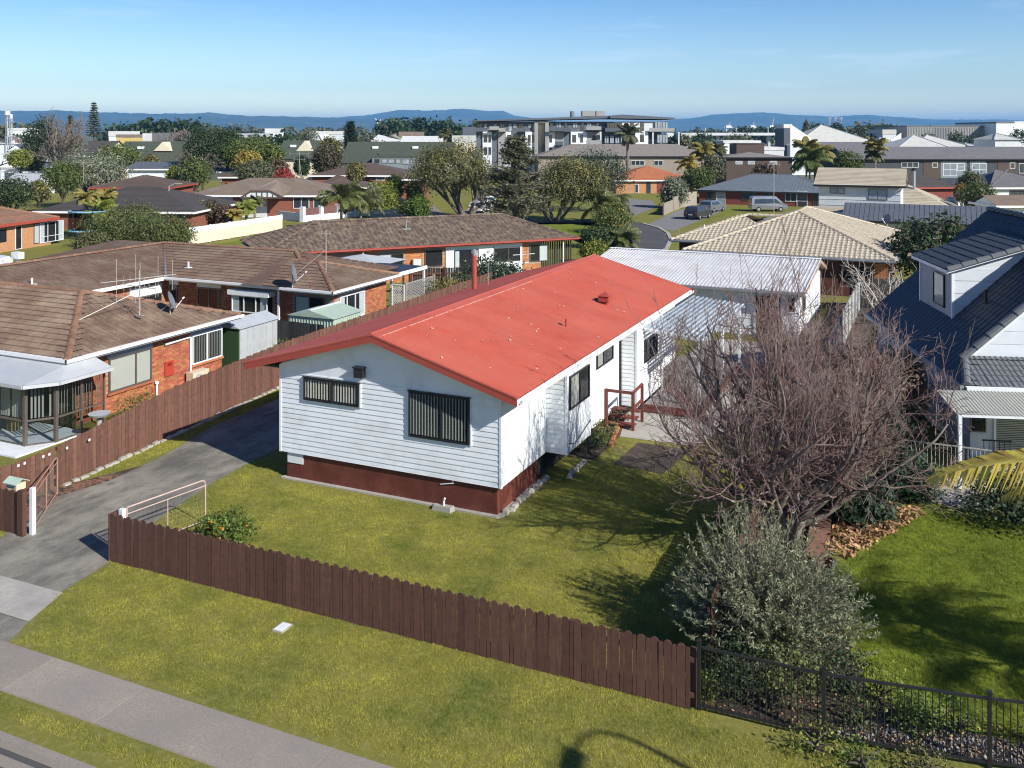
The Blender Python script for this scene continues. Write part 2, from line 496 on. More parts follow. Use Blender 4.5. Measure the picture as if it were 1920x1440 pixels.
class TileRoof:
    def __init__(s, roof, m, tw=.30, th=.345, style='double', budget=300, lift=.034):
        s.roof, s.m, s.tw, s.th, s.style, s.budget, s.lift = roof, m, tw, th, style, budget, lift
        s.cand = []
        s.stuff = MB()
        s.ridges = []
        s.tile = s.tile_mesh()
    def prof(s, x):
        P = PROFILE[s.style]
        for (a, ha), (b, hb) in zip(P, P[1:]):
            if x <= b: return ha + (hb - ha) * (x - a) / (b - a)
        return P[-1][1]
    def tile_mesh(s):
        P = PROFILE[s.style]; mb = MB()
        for (a, ha), (b, hb) in zip(P, P[1:]):
            x0, x1 = a * s.tw, b * s.tw
            f = s.lift
            mb.poly([(x0, 0, ha + f), (x1, 0, hb + f), (x1, s.th, hb + .003), (x0, s.th, ha + .003)])
            mb.poly([(x0, 0, -.004), (x1, 0, -.004), (x1, 0, hb + f), (x0, 0, ha + f)])
        return mb.mesh('tile', s.m)
    def face(s, pts, indiv=True):
        u, v, n = frame3(pts[0], pts[1], pts[2])
        o = Vector(pts[0])
        q = [((Vector(p) - o).dot(u), (Vector(p) - o).dot(v)) for p in pts]
        area = sum(q[i-1][0]*q[i][1] - q[i][0]*q[i-1][1] for i in range(len(q)))
        if area < 0: q = q[::-1]
        def inside(p):
            for i in range(len(q)):
                a, b = q[i-1], q[i]
                if (b[0]-a[0])*(p[1]-a[1]) - (b[1]-a[1])*(p[0]-a[0]) < -1e-4: return False
            return True
        umin, umax = min(p[0] for p in q), max(p[0] for p in q)
        vmax = max(p[1] for p in q)
        rng = random.Random(int(abs(o.x * 97 + o.y * 31)))
        for j in range(int(vmax / s.th) + 1):
            for i in range(int(math.floor(umin / s.tw)), int(umax / s.tw) + 1):
                x, y = i * s.tw, j * s.th
                cs = [(x, y), (x + s.tw, y), (x + s.tw, y + s.th), (x, y + s.th)]
                ins = [inside(c) for c in cs]
                jig = rng.uniform(-.004, .004)
                if all(ins):
                    p = o + u * x + v * y + n * jig
                    d = (p - Vector((0, 0, CAMH))).length
                    s.cand.append((d if indiv else 1e9, p, u, v, n))
                elif any(ins) or clip_poly(cs, q):
                    P = PROFILE[s.style]
                    for (a, ha), (b, hb) in zip(P, P[1:]):
                        c = clip_poly([(x + a*s.tw, y), (x + b*s.tw, y), (x + b*s.tw, y + s.th), (x + a*s.tw, y + s.th)], q)
                        if len(c) < 3: continue
                        def up(pt):
                            h = s.prof(min(1, max(0, (pt[0] - x) / s.tw))) + s.lift * (1 - (pt[1] - y) / s.th) + .003
                            return tuple(o + u * pt[0] + v * pt[1] + n * h)
                        s.stuff.poly([up(pt) for pt in c])
    def ridge(s, p, q, m, rad=.12, step=.40):
        s.ridges.append((Vector(p), Vector(q), m, rad, step))
    def finish(s):
        s.cand.sort(key=lambda c: c[0])
        nb = len([c for c in s.cand if c[0] < 1e8])
        for d, p, u, v, n in s.cand[:min(s.budget, nb)]:
            mtx = Matrix(((u.x, v.x, n.x, p.x), (u.y, v.y, n.y, p.y), (u.z, v.z, n.z, p.z), (0, 0, 0, 1)))
            inst('tile', s.tile, s.roof, matrix=mtx)
        tv = [Vector(w.co) for w in s.tile.vertices]
        tf = [tuple(f.vertices) for f in s.tile.polygons]
        for d, p, u, v, n in s.cand[min(s.budget, nb):]:
            s.stuff.add([tuple(p + u*w.x + v*w.y + n*w.z) for w in tv], tf)
        if s.stuff.f:
            s.stuff.build('tile_field', s.m, s.roof, kind='stuff')
        meshes = {}
        for p, q, m, rad, step in s.ridges:
            key = (m.name, rad, step)
            if key not in meshes:
                mb = MB()
                ang = [R(a) for a in (-8, 28, 62, 90, 118, 152, 188)]
                L0 = step * 1.04
                pts0 = [(-.5*L0, rad * 1.08 * math.cos(a), rad * 1.0 * math.sin(a) - .02) for a in ang]
                pts1 = [(.5*L0, rad * .94 * math.cos(a), rad * .86 * math.sin(a) - .03) for a in ang]
                k = len(ang)
                mb.add(pts0 + pts1, [(i, i+1, k+i+1, k+i) for i in range(k-1)] + [tuple(range(k))[::-1], tuple(range(k, 2*k))])
                meshes[key] = mb.mesh('ridge_tile', m)
            d = (q - p); L = d.length; cnt = max(1, round(L / step)); d.normalize()
            side = Vector((0, 0, 1)).cross(d).normalized(); up = d.cross(side)
            for i in range(cnt):
                c = p + d * ((i + .5) * L / cnt)
                mtx = Matrix(((d.x, side.x, up.x, c.x), (d.y, side.y, up.y, c.y), (d.z, side.z, up.z, c.z), (0, 0, 0, 1)))
                inst('ridge_tile', meshes[key], s.roof, matrix=mtx)

def corr_sheet(p0, U, V, pitch, amp, trap=False, thick=0.0):
    """corrugated sheet: ribs run along V, repeat along U"""
    p0, U, V = Vector(p0), Vector(U), Vector(V)
    n = U.cross(V).normalized()
    if n.z < 0: n = -n
    L = U.length; u = U.normalized()
    prof = []
    cnt = max(1, int(round(L / pitch)))
    pw = L / cnt
    for i in range(cnt):
        if trap:
            for a, h in ((0, 0), (.62, 0), (.70, 1), (.88, 1), (.96, 0)): prof.append(((i + a) * pw, h * amp))
        else:
            for k in range(6): prof.append(((i + k/6) * pw, amp * .5 * (1 + math.sin(2 * math.pi * k / 6))))
    prof.append((L, 0 if trap else amp * .5))
    mb = MB()
    k = len(prof)
    vs = [tuple(p0 + u * x + n * h) for x, h in prof] + [tuple(p0 + V + u * x + n * h) for x, h in prof]
    mb.add(vs, [(i, i+1, k+i+1, k+i) for i in range(k-1)])
    return mb

class Wall:
    """local wall frame: s along, t up, d outwards"""
    def __init__(s, o, along, normal):
        s.o, s.a, s.n = Vector(o), Vector(along).normalized(), Vector(normal).normalized()
    def P(s, a, t, d): return tuple(s.o + s.a * a + Vector((0, 0, t)) + s.n * d)
    def box(s, mb, a0, a1, t0, t1, d0, d1):
        c = [s.P(a0,t0,d0), s.P(a1,t0,d0), s.P(a1,t1,d0), s.P(a0,t1,d0), s.P(a0,t0,d1), s.P(a1,t0,d1), s.P(a1,t1,d1), s.P(a0,t1,d1)]
        return mb.add(c, [(0,3,2,1),(4,5,6,7),(0,1,5,4),(1,2,6,5),(2,3,7,6),(3,0,4,7)])

def window(parent, W, a0, a1, t0, t1, frame, splits=(.5,), blind=None, fw=.045, d=.02, glass='glass', sill=None,
           hsplit=None, label=None, blind_mat=None, head=None):
    """window > pane, blind, sill. Frame stands proud of the wall, dark reveal behind"""
    fr = MB(); W.box(fr, a0, a1, t0, t0+fw, d, d+.06); W.box(fr, a0, a1, t1-fw, t1, d, d+.06)
    W.box(fr, a0, a0+fw, t0+fw, t1-fw, d, d+.06); W.box(fr, a1-fw, a1, t0+fw, t1-fw, d, d+.06)
    xs = [a0 + fw] + [a0 + (a1 - a0) * s for s in splits] + [a1 - fw]
    for s in splits:
        x = a0 + (a1 - a0) * s
        W.box(fr, x - fw*.5, x + fw*.5, t0+fw, t1-fw, d, d+.058)
    if hsplit:
        h = t0 + (t1 - t0) * hsplit
        W.box(fr, a0+fw, a1-fw, h - fw*.4, h + fw*.4, d, d+.056)
    w = fr.build('window', frame, parent)
    if label: w['label'] = label
    bk = MB(); W.box(bk, a0+.01, a1-.01, t0+.01, t1-.01, d-.012, d+.004); bk.build('reveal', M['interior'], w)
    for x0, x1 in zip(xs, xs[1:]):
        g = MB(); W.box(g, x0+.001, x1-.001, t0+fw+.001, t1-fw-.001, d+.030, d+.036); g.build('pane', M[glass], w)
    if blind:
        b = MB()
        if blind == 'slats':
            n = int((a1 - a0) / .094)
            for i in range(n):
                x = a0 + (i + .5) * (a1 - a0) / n
                if abs(x - a0) < fw or abs(a1 - x) < fw: continue
                b.bar(W.P(x, t0+fw+.03, d+.016), W.P(x, t1-fw-.01, d+.016), .040, .003, up=W.n * .85 + W.a * .40)
        elif blind == 'full':
            W.box(b, a0+fw, a1-fw, t0+fw, t1-fw, d+.008, d+.014)
        elif blind == 'ends':
            W.box(b, a0+fw, a0+(a1-a0)*.2, t0+fw, t1-fw, d+.008, d+.014); W.box(b, a0+(a1-a0)*.8, a1-fw, t0+fw, t1-fw, d+.008, d+.014)
        elif blind == 'left':
            W.box(b, a0+fw, a0+(a1-a0)*.48, t0+fw, t1-fw, d+.008, d+.014)
        elif blind == 'right':
            W.box(b, a0+(a1-a0)*.55, a1-fw, t0+fw, t1-fw, d+.008, d+.014)
        elif blind == 'venetian':
            n = int((t1 - t0) / .06)
            for i in range(n):
                t = t0 + fw + (i + .5) * (t1 - t0 - 2*fw) / n
                W.box(b, a0+fw, a1-fw, t - .018, t + .018, d+.012, d+.016)
        b.build('blind', blind_mat or M['blind'], w)
    if sill:
        s = MB(); W.box(s, a0-.06, a1+.06, t0-.09, t0-.003, 0, .10); s.build('sill', sill, w)
    if head:
        s = MB(); W.box(s, a0-.03, a1+.03, t1+.003, t1+.03, 0, d+.075); s.build('head_flashing', head, w)
    return w

def paling_mesh(name, w, th, m, top='flat'):
    mb = MB()
    if top == 'round':
        pts = [(-w/2,0,0),(w/2,0,0),(w/2,0,.955),(w*.33,0,.985),(0,0,1),(-w*.33,0,.985),(-w/2,0,.955)]
    elif top == 'dog':
        pts = [(-w/2,0,0),(w/2,0,0),(w/2,0,.97),(w*.32,0,1),(-w*.32,0,1),(-w/2,0,.97)]
    else:
        pts = [(-w/2,0,0),(w/2,0,0),(w/2,0,1),(-w/2,0,1)]
    mb.prism(pts, (0, th, 0))
    return mb.mesh(name, m)

def rails(t, p, q, zs, m, side=1, sz=(.045, .09)):
    p, q = Vector(p), Vector(q)
    d = (q - p).normalized(); nrm = Vector((-d.y, d.x, 0)) * side
    for z0, z1 in zs:
        mb = MB(); a = p + nrm*.05; b = q + nrm*.05
        mb.bar((a.x, a.y, z0), (b.x, b.y, z1), sz[0], sz[1]); mb.build('rail', m, t)

def paling_run(t, p, q, h0, h1, seq, m, side=1, rng=None, jit=.005):
    """seq: repeating list of (mesh, pitch, height factor)"""
    rng = rng or random.Random(3)
    p, q = Vector((*p, 0)), Vector((*q, 0))
    L = (q - p).length; d = (q - p) / L
    ang = math.atan2(d.y, d.x)
    x, k = 0.0, 0
    while True:
        me, pitch, hf = seq[k % len(seq)]
        if x + pitch > L + .001: break
        c = p + d * (x + pitch / 2)
        h = (h0 + (h1 - h0) * (x / L)) * hf * (1 + rng.uniform(-jit, jit))
        inst('paling', me, t, loc=(c.x, c.y, .01), rot=(R(rng.uniform(-.35,.35)), R(rng.uniform(-.25,.25)), ang), scale=(rng.uniform(.96, 1.02), 1, h))
        x += pitch; k += 1

def leaf_quads(centres, normals, size, rng, aspect=.6, droop=0.0):
    """one quad per leaf, numpy; returns verts, quads"""
    n = len(centres)
    t = rng.normal(size=(n, 3))
    t -= (t * normals).sum(1, keepdims=True) * normals
    t[:, 2] -= droop
    t /= np.linalg.norm(t, axis=1, keepdims=True) + 1e-9
    b = np.cross(normals, t)
    b /= np.linalg.norm(b, axis=1, keepdims=True) + 1e-9
    s = size * rng.uniform(.6, 1.35, size=(n, 1))
    L, Wd = t * s * .5, b * s * .5 * aspect
    v = np.stack([centres - L, centres + Wd - L*.05, centres + L, centres - Wd - L*.05], axis=1).reshape(-1, 3)
    q = np.arange(4 * n).reshape(n, 4)
    return v, q

def crown_points(rng, centre, radii, clumps, per, clump_r, lobes=6, low=-.75, shell=.6, flat=1.0):
    """leaf positions in clumps over a lumpy ellipsoid; returns positions, outward normals, clump centres"""
    d = rng.normal(size=(clumps * 3, 3))
    d /= np.linalg.norm(d, axis=1, keepdims=True)
    d = d[d[:, 2] > low][:clumps]
    ld = rng.normal(size=(lobes, 3)); ld /= np.linalg.norm(ld, axis=1, keepdims=True)
    lump = 1 + .28 * (np.maximum(0, d @ ld.T) ** 4).max(1) - .14
    lump *= rng.uniform(.88, 1.08, size=len(d))
    r = (shell + (1 - shell) * rng.uniform(size=len(d)) ** .5) * lump
    cc = d * r[:, None] * np.array(radii)
    n = len(cc)
    off = rng.normal(size=(n, per, 3)) * clump_r
    off[:, :, 2] *= flat
    pos = (cc[:, None, :] + off).reshape(-1, 3)
    nrm = np.repeat(d, per, axis=0) * .7 + rng.normal(size=(n * per, 3)) * .65 + np.array([0, 0, .35])
    nrm /= np.linalg.norm(nrm, axis=1, keepdims=True)
    return pos + np.array(centre), nrm, cc + np.array(centre)

def limbs(mb, base, targets, r0, fork_h, rng, n=5, bend=.15):
    base = Vector(base)
    fork = base + Vector((rng.uniform(-.1,.1), rng.uniform(-.1,.1), fork_h))
    mb.tube([base, base.lerp(fork, .5), fork], [r0 * 1.25, r0, r0 * .9], 7)
    for tg in targets:
        tg = Vector(tg)
        mid = fork.lerp(tg, .5) + Vector((rng.uniform(-1,1), rng.uniform(-1,1), rng.uniform(.2,1))) * bend * (tg - fork).length * .5
        mb.tube([fork - Vector((0,0,r0)), mid, tg], [r0 * .6, r0 * .36, r0 * .1], n)

def leafy(name, label, cat, x, y, height, radius, leaf, leafsize, clumps, per, group=None, low_z=None, trunk=True, bark='bark_dark',
          seed=1, radius2=None, lobes=7, clump_r=None, shell=.55, aspect=.6, tree=True, trunks=1, fork=None, flat=1.0, r0=None, z0=0.0, extra=None, low=-.75, ntarg=9):
    """tree or shrub > crown (or foliage), trunk"""
    t = thing(name, label, cat, (x, y, z0), 0, group)
    rng = np.random.default_rng(seed); pr = random.Random(seed)
    if low_z is None: low_z = height * .25 if tree else 0.02
    rz = (height - low_z) / 2
    c = (x, y, z0 + low_z + rz)
    radius2 = radius2 or radius
    cr = clump_r or radius * .16
    pos, nrm, cc = crown_points(rng, c, (radius * .9, radius2 * .9, rz * .92), clumps, per, cr, lobes, low=low, shell=shell, flat=flat)
    v, q = leaf_quads(pos, nrm, leafsize, rng, aspect)
    v[:, 2] = np.maximum(v[:, 2], z0 + .02)
    np_mesh('crown' if tree else 'foliage', v, q, LF[leaf], t)
    if extra:
        nl, frac = extra
        k = max(80, int(len(pos) * frac)) if len(pos) > 80 else len(pos)
        idx = rng.choice(len(pos), k, replace=False)
        up = pos[idx] + nrm[idx] * cr * .5
        v, q = leaf_quads(up, nrm[idx], leafsize, rng, aspect)
        np_mesh('young_growth' if tree else 'new_leaves', v, q, LF[nl], t)
    if trunk:
        mb = MB()
        rr = r0 or max(.05, radius * .07)
        tg = [tuple(cc[i]) for i in rng.choice(len(cc), min(len(cc), ntarg), replace=False)]
        for k in range(trunks):
            bx, by = x + (pr.uniform(-.3,.3) * radius * .4 if trunks > 1 else 0), y + (pr.uniform(-.3,.3) * radius * .4 if trunks > 1 else 0)
            limbs(mb, (bx, by, z0 - .05), tg[k::trunks], rr, fork or max(.15, low_z * .8), pr)
        mb.build('trunk' if tree else 'stem', M[bark], t)
    return t
# ---------------------------------------------------------------- ground, road, lawn, paths
def lawn_material(name, c1, c2, c3, deep=0.5):
    m = mat(name, c1, 0.95, 0.45, 45, col2=c2, scale2=0.55, amt2=deep, sharp=0.22, bump=0.5, bscale=70, spec=0.1)
    N, L = m.node_tree.nodes, m.node_tree.links
    b = N['Principled BSDF']
    src = b.inputs['Base Color'].links[0].from_socket
    geo = [n for n in N if n.bl_idname == 'ShaderNodeNewGeometry'][0]
    n = N.new("ShaderNodeTexNoise"); n.inputs['Scale'].default_value = 7.0; n.inputs['Detail'].default_value = 8; n.inputs['Roughness'].default_value = .75
    L.new(geo.outputs['Position'], n.inputs['Vector'])
    mr = N.new("ShaderNodeMapRange"); mr.inputs['From Min'].default_value = .48; mr.inputs['From Max'].default_value = .72
    L.new(n.outputs['Fac'], mr.inputs['Value'])
    mx = N.new("ShaderNodeMixRGB"); mx.inputs['Color2'].default_value = c3 + (1,)
    L.new(mr.outputs['Result'], mx.inputs['Fac']); L.new(src, mx.inputs['Color1'])
    L.new(mx.outputs['Color'], b.inputs['Base Color'])
    return m
M['lawn'] = lawn_material('lawn_turf', (0.225, 0.205, 0.048), (0.130, 0.155, 0.032), (0.32, 0.26, 0.10))
M['lawn_green'] = lawn_material('green_lawn_turf', (0.175, 0.220, 0.024), (0.115, 0.165, 0.020), (0.25, 0.24, 0.05))
M['far_ground'] = mat('far_ground', (0.10, 0.11, 0.055), 0.95, 0.35, 0.02, col2=(0.16, 0.145, 0.10), scale2=0.012, amt2=0.3)

def sheet(name, pts, z, m, kind='structure'):
    mb = MB(); mb.poly([(x, y, z) for x, y in pts]); o = mb.build(name, m); o['kind'] = kind
    return o
# one ground sheet to the horizon, slightly below the gardens
sheet('ground', [(-30000, -400), (14000, -400), (14000, 30000), (-30000, 30000)], -0.16, M['far_ground'])
# the raised suburb ground: gardens and verges
def slab(name, pts, z0, z1, m):
    mb = MB(); mb.prism([(x, y, z0) for x, y in pts], (0, 0, z1 - z0)); o = mb.build(name, m); o['kind'] = 'structure'; return o
slab('lawn', [(-60, 11.12), (4.6, 11.12), (12, 13.5), (20, 17), (45, 40), (45, 190), (-140, 190), (-140, 11.12)], -0.155, 0.0, M['lawn'])
sheet('street', [(-90, 2), (30, 2), (30, 10.62), (-90, 10.62)], -0.10, M['road'])
# kerb and channel
kb = MB()
kb.prism([(-60, 11.115, -.15), (-60, 11.115, 0.012), (-60, 10.97, 0.008), (-60, 10.93, -.085), (-60, 10.60, -.098), (-60, 10.60, -.15)], (64.5, 0, 0))
struct('kerb', kb.build('kerb', M['concrete']))
# footpath slabs with sawn joints
fp = MB(); fp.prism([(-40, 11.92, -.1), (8.0, 11.92, -.1), (8.0, 13.10, -.1), (-40, 13.10, -.1)], (0, 0, .108))
fpath = struct('footpath', fp.build('footpath', M['mortar']))
xs = [-40, -36, -32, -28, -24, -20.2, -17.9, -15.75, -13.40, -11.35, -9.2, -7.0, -4.9, -2.7, -.5, 1.8, 4.1, 6.3, 8.0]
for a, b in zip(xs, xs[1:]):
    if b > 5: continue
    s = MB(); s.box(a + .008, b - .008, 11.93, 13.09, -.05, 0.020)
    s.build('slab', M['concrete'], fpath)
# driveway: asphalt drive, concrete crossing, brick patch by the gate
drive = [(-23.2, 29.5), (-23.15, 25.7), (-22.45, 22.5), (-22.35, 20.4), (-22.75, 18.9), (-21.7, 16.4), (-21.2, 14.6), (-20.9, 13.86), (-17.52, 13.86), (-17.9, 15.0), (-18.1, 16.6), (-19.0, 19.2), (-19.45, 21.6), (-19.6, 23.5), (-19.5, 52), (-23.4, 52)]
sheet('driveway', drive, 0.008, M['asphalt'])
sheet('driveway_crossing', [(-21.3, 13.84), (-20.95, 15.0), (-17.84, 15.02), (-17.44, 13.84)], 0.012, M['concrete_light'])
sheet('driveway_apron', [(-21.6, 11.12), (-21.3, 13.83), (-17.43, 13.83), (-17.1, 13.12), (-16.7, 11.12)], 0.006, M['asphalt'])
# thin light seam down the drive
sm = MB()
for a, b in (((-20.45, 15.3), (-20.9, 18.5)), ((-20.9, 18.5), (-21.15, 21.6)), ((-21.15, 21.6), (-21.25, 29))):
    d = Vector((b[0]-a[0], b[1]-a[1])).normalized(); nx, ny = -d.y*.012, d.x*.012
    sm.poly([(a[0]-nx, a[1]-ny, .0125), (b[0]-nx, b[1]-ny, .0125), (b[0]+nx, b[1]+ny, .0125), (a[0]+nx, a[1]+ny, .0125)])
struct('driveway_seam', sm.build('driveway_seam', M['concrete']))
dirt = MB(); dirt.poly([(-60, 10.915, -.083), (30, 10.915, -.083), (30, 10.80, -.0855), (-60, 10.80, -.0855)])
struct('gutter_dirt', dirt.build('gutter_dirt', M['road']))
# old brick paving by the gate: each paver a part
pv = MB(); pv.poly([(-23.15, 19.35, .006), (-21.55, 17.0, .006), (-22.30, 18.6, .006), (-22.6, 20.2, .006), (-22.3, 20.9, .006)])
gate_pad = sheet('gate_paving', [(-23.2, 16.85), (-21.62, 16.85), (-21.9, 17.4), (-22.70, 18.9), (-22.32, 20.4), (-22.4, 21.8), (-23.22, 19.7)], 0.010, M['soil'])
M['paver'] = mat('faded_paver', (0.20, 0.105, 0.07), 0.9, 0.25, 10, rnd=0.25)
pm = MB(); pm.box(-.11, .11, -.055, .055, 0, .022); paver = pm.mesh('paver', M['paver'])
rngp = random.Random(5)
polyp = [(-23.2, 17.0), (-21.75, 17.0), (-21.95, 17.45), (-22.75, 18.95), (-22.38, 20.4), (-22.42, 21.3), (-23.2, 19.6)]
def in_poly(x, y, P):
    c = False
    for i in range(len(P)):
        (x1, y1), (x2, y2) = P[i-1], P[i]
        if (y1 > y) != (y2 > y) and x < (x2-x1)*(y-y1)/(y2-y1)+x1: c = not c
    return c
for i in range(40):
    for j in range(60):
        x, y = -23.4 + i*.235 + (j % 2)*.11, 17.0 + j*.125
        if in_poly(x, y, polyp) and rngp.random() < (.9 if x > -22.75 else .45): inst('paver', paver, gate_pad, loc=(x, y, .004 + rngp.uniform(0, .006)), rot=(0, 0, R(rngp.uniform(-4, 4))))
# greener lawn on the right-hand section, garden beds
slab('neighbour_lawn', [(-2.3, 22.4), (-2.2, 23.6), (-1.2, 26.6), (-.4, 28.0), (1.0, 28.2), (4.5, 27.6), (6.5, 24), (7.0, 18.9), (1.5, 17.75), (-1.2, 18.4)], -.1, 0.012, M['lawn_green'])
sheet('shaded_soil', [(-5.9, 41), (-3.2, 38), (-.4, 44), (-.4, 60), (-5.9, 60)], .014, M['soil'])  # soil sheet whose dark colour also stands in for the shade in this gap
sheet('garden_bed', [(-3.85, 16.75), (-1.75, 16.8), (.78, 17.2), (3.6, 17.8), (3.4, 18.6), (1.5, 18.2), (-1.2, 18.9), (-2.4, 22.4), (-2.5, 27.2), (-.9, 30.4), (-.9, 34), (-3.9, 46), (-3.9, 17)], 0.006, M['soil'])
sheet('side_garden_bed', [(-10.75, 27.95), (-9.85, 28.05), (-9.85, 30.6), (-10.3, 32.6), (-10.66, 32.6)], 0.020, M['soil'])
sheet('patio', [(-10.3, 30.5), (-7.3, 30.6), (-6.4, 33.4), (-6.2, 47), (-10.6, 47), (-10.6, 32.6)], 0.012, M['concrete_light'])
sheet('path', [(-.6, 28.6), (1.3, 28.7), (1.6, 31), (-.8, 31)], 0.012, M['concrete_light'])
sheet('shaded_soil', [(-9.2, 27.9), (-7.6, 27.7), (-7.3, 30.2), (-9.1, 30.2)], 0.010, M['soil'])
# manhole cover on the verge
mh = thing('access_cover', 'small pale rectangular access cover set in the grass verge', 'cover', (-12.42, 15.83, 0))
b = MB(); b.box(-12.55, -12.29, 15.66, 16.02, 0, .03); b.build('frame', M['concrete_light'], mh)
b = MB(); b.box(-12.52, -12.32, 15.69, 15.99, .03, .04); b.build('lid', M['white'], mh)
# ---------------------------------------------------------------- the red-roofed house
HX0, HX1, HB0, HB1 = -17.92, -10.66, 22.78, 40.9
ZW, ZE = 0.79, 3.18
house = thing('house', 'white weatherboard house with a red corrugated iron gable roof and brown base', 'house', ((HX0+HX1)/2, HB0, 0))
core = MB()
RX0, RX1, RA, RB0, RB1 = -18.92, -9.98, -14.45, 22.30, 41.2
ZRL, ZRR, ZA = 3.40, 3.36, 4.62
kR = (ZA - ZRR) / (RX1 - RA)
# structural walls (sheet lining behind the boards)
gable = [(HX0+.02, HB0+.02, ZW), (HX1-.02, HB0+.02, ZW), (HX1-.02, HB0+.02, 3.42), (RA, HB0+.02, 4.48), (HX0+.02, HB0+.02, 3.42)]
core.prism(gable, (0, HB1 - HB0 - .04, 0))
core.box(-10.69, -10.03, 25.97, 27.93, ZW, 3.24)
core.box(-10.69, -10.03, 33.02, 36.3, .3, 3.24)
core.build('wall', M['white'], house)
Wf = Wall((HX0, HB0, 0), (1, 0, 0), (0, -1, 0))
# weatherboards on the front, each one a lapped board
n = 16; cov = (3.14 - ZW) / n
bmesh_cache = {}
def board(W, a0, a1, t, cov, parent, name='weatherboard', proud=.024):
    key = (round(a1 - a0, 3), round(cov, 4), tuple(round(c, 3) for c in W.a), tuple(round(c, 3) for c in W.n))
    if key not in bmesh_cache:
        mb = MB(); W0 = Wall((0, 0, 0), W.a, W.n)
        mb.add([W0.P(0, 0, 0), W0.P(a1-a0, 0, 0), W0.P(a1-a0, 0, proud), W0.P(0, 0, proud), W0.P(0, cov+.012, 0), W0.P(a1-a0, cov+.012, 0), W0.P(a1-a0, cov+.012, .006), W0.P(0, cov+.012, .006)],
               [(0,1,2,3), (3,2,6,7), (0,3,7,4), (1,5,6,2), (4,7,6,5)])
        bmesh_cache[key] = mb.mesh(name, M['white'])
    inst(name, bmesh_cache[key], parent, loc=W.P(a0, t, 0))
for i in range(n):
    board(Wf, 0.0, HX1 - HX0, ZW + i * cov, cov, house)
# flat gable sheet above with its trim
g = MB(); g.prism([(HX0, HB0-.012, 3.16), (HX1, HB0-.012, 3.16), (HX1, HB0-.012, 3.40), (RA, HB0-.012, 4.46), (HX0, HB0-.012, 3.40)], (0, .02, 0)); g.build('gable_sheet', M['white'], house)
g = MB(); g.box(HX0-.005, HX1+.005, HB0-.028, HB0-.012, 3.135, 3.172); g.build('gable_trim', M['white'], house)
for x in (HX0, HX1):
    g = MB(); g.box(x-.032, x+.032, HB0-.034, HB0+.05, ZW-.01, 3.38); g.build('corner_trim', M['white'], house)
# flat sheets down the right-hand side
def flat(a0, a1, x, z0, z1, nm='wall_sheet'):
    m = MB(); m.box(x-.01, x+.012, a0, a1-.006, z0, z1); m.build(nm, M['white'], house)
flat(22.82, 24.64, HX1, ZW, 3.24); flat(24.65, 25.93, HX1, ZW, 3.24)
flat(25.96, 27.93, -10.01, ZW, 3.22)
flat(27.96, 30.2, HX1, .3, 3.24); flat(30.2, 33.0, HX1, .3, 3.24)
flat(33.05, 36.3, -10.01, .3, 3.22); flat(36.34, 40.9, HX1, .3, 3.22)
for (b, x0, x1, z0) in ((25.95, -10.66, -10.0, ZW), (33.0, -10.66, -10.0, .35)):
    W = Wall((x0, b, 0), (1, 0, 0), (0, -1, 0)); k = int((3.2 - z0) / cov)
    for i in range(k): board(W, 0.0, x1 - x0, z0 + i*cov, cov, house)
for (x, b) in ((-10.0, 25.95), (-10.0, 27.95), (-10.0, 33.0), (-10.0, 36.32)):
    m = MB(); m.box(x-.04, x+.03, b-.035, b+.035, .79 if b < 30 else .3, 3.22); m.build('corner_trim', M['white'], house)
# brown base sheets
xs = [-17.73, -16.62, -14.85, -13.0, -10.80]
for a, b in zip(xs, xs[1:]):
    m = MB(); m.box(a+.004, b-.004, 22.84, 22.87, 0.0, ZW); m.build('base_sheet', M['skirt'], house)
ys = [22.87, 24.3, 25.6]
for a, b in zip(ys, ys[1:]):
    k = 6
    for i in range(k):
        y0, y1 = a + (b-a)*i/k, a + (b-a)*(i+1)/k
        m = MB(); m.box(-10.83, -10.80, y0+.006, y1-.006, .02, ZW); m.build('base_sheet', M['skirt'], house)
m = MB(); m.box(-17.70, -17.14, 22.815, 22.838, .47, .775); m.build('base_patch', M['white'], house)
m = MB(); m.box(-17.75, -10.85, 22.9, 40.8, 0, .77); m.build('base_core', M['interior'], house)
m = MB(); m.prism([(-17.86, 22.70, -.02), (-10.75, 22.70, -.02), (-10.62, 22.78, -.02), (-10.62, 25.7, -.02), (-10.8, 25.7, -.02), (-10.8, 22.86, -.02), (-17.86, 22.86, -.02)], (0, 0, .06)); m.build('footing', M['concrete_light'], house)
# roof: two corrugated faces
yy = RB0 + .03
while yy < RB1 - .05:                                   # corrugated sheets side by side, each lapped over the next
    y1 = min(yy + .96, RB1 - .03)
    for xa, za in ((RX0, ZRL), (RX1, ZRR)):
        lift = .0 if int((yy - RB0)/.96) % 2 else .0
        rs = corr_sheet((xa, yy, za + lift), (0, y1 - yy, 0), (RA - xa, 0, ZA - za),  .16, .040); rs.build('roof_sheet', M['red_roof'], house, smooth=True)
    yy = y1
m = MB(); m.poly([(RX0+.02, RB0+.03, ZRL-.02), (RA, RB0+.03, ZA-.02), (RA, RB1-.03, ZA-.02), (RX0+.02, RB1-.03, ZRL-.02)]); m.poly([(RX1-.02, RB0+.03, ZRR-.02), (RX1-.02, RB1-.03, ZRR-.02), (RA, RB1-.03, ZA-.02), (RA, RB0+.03, ZA-.02)]); m.build('roof_lining', M['red_trim'], house)
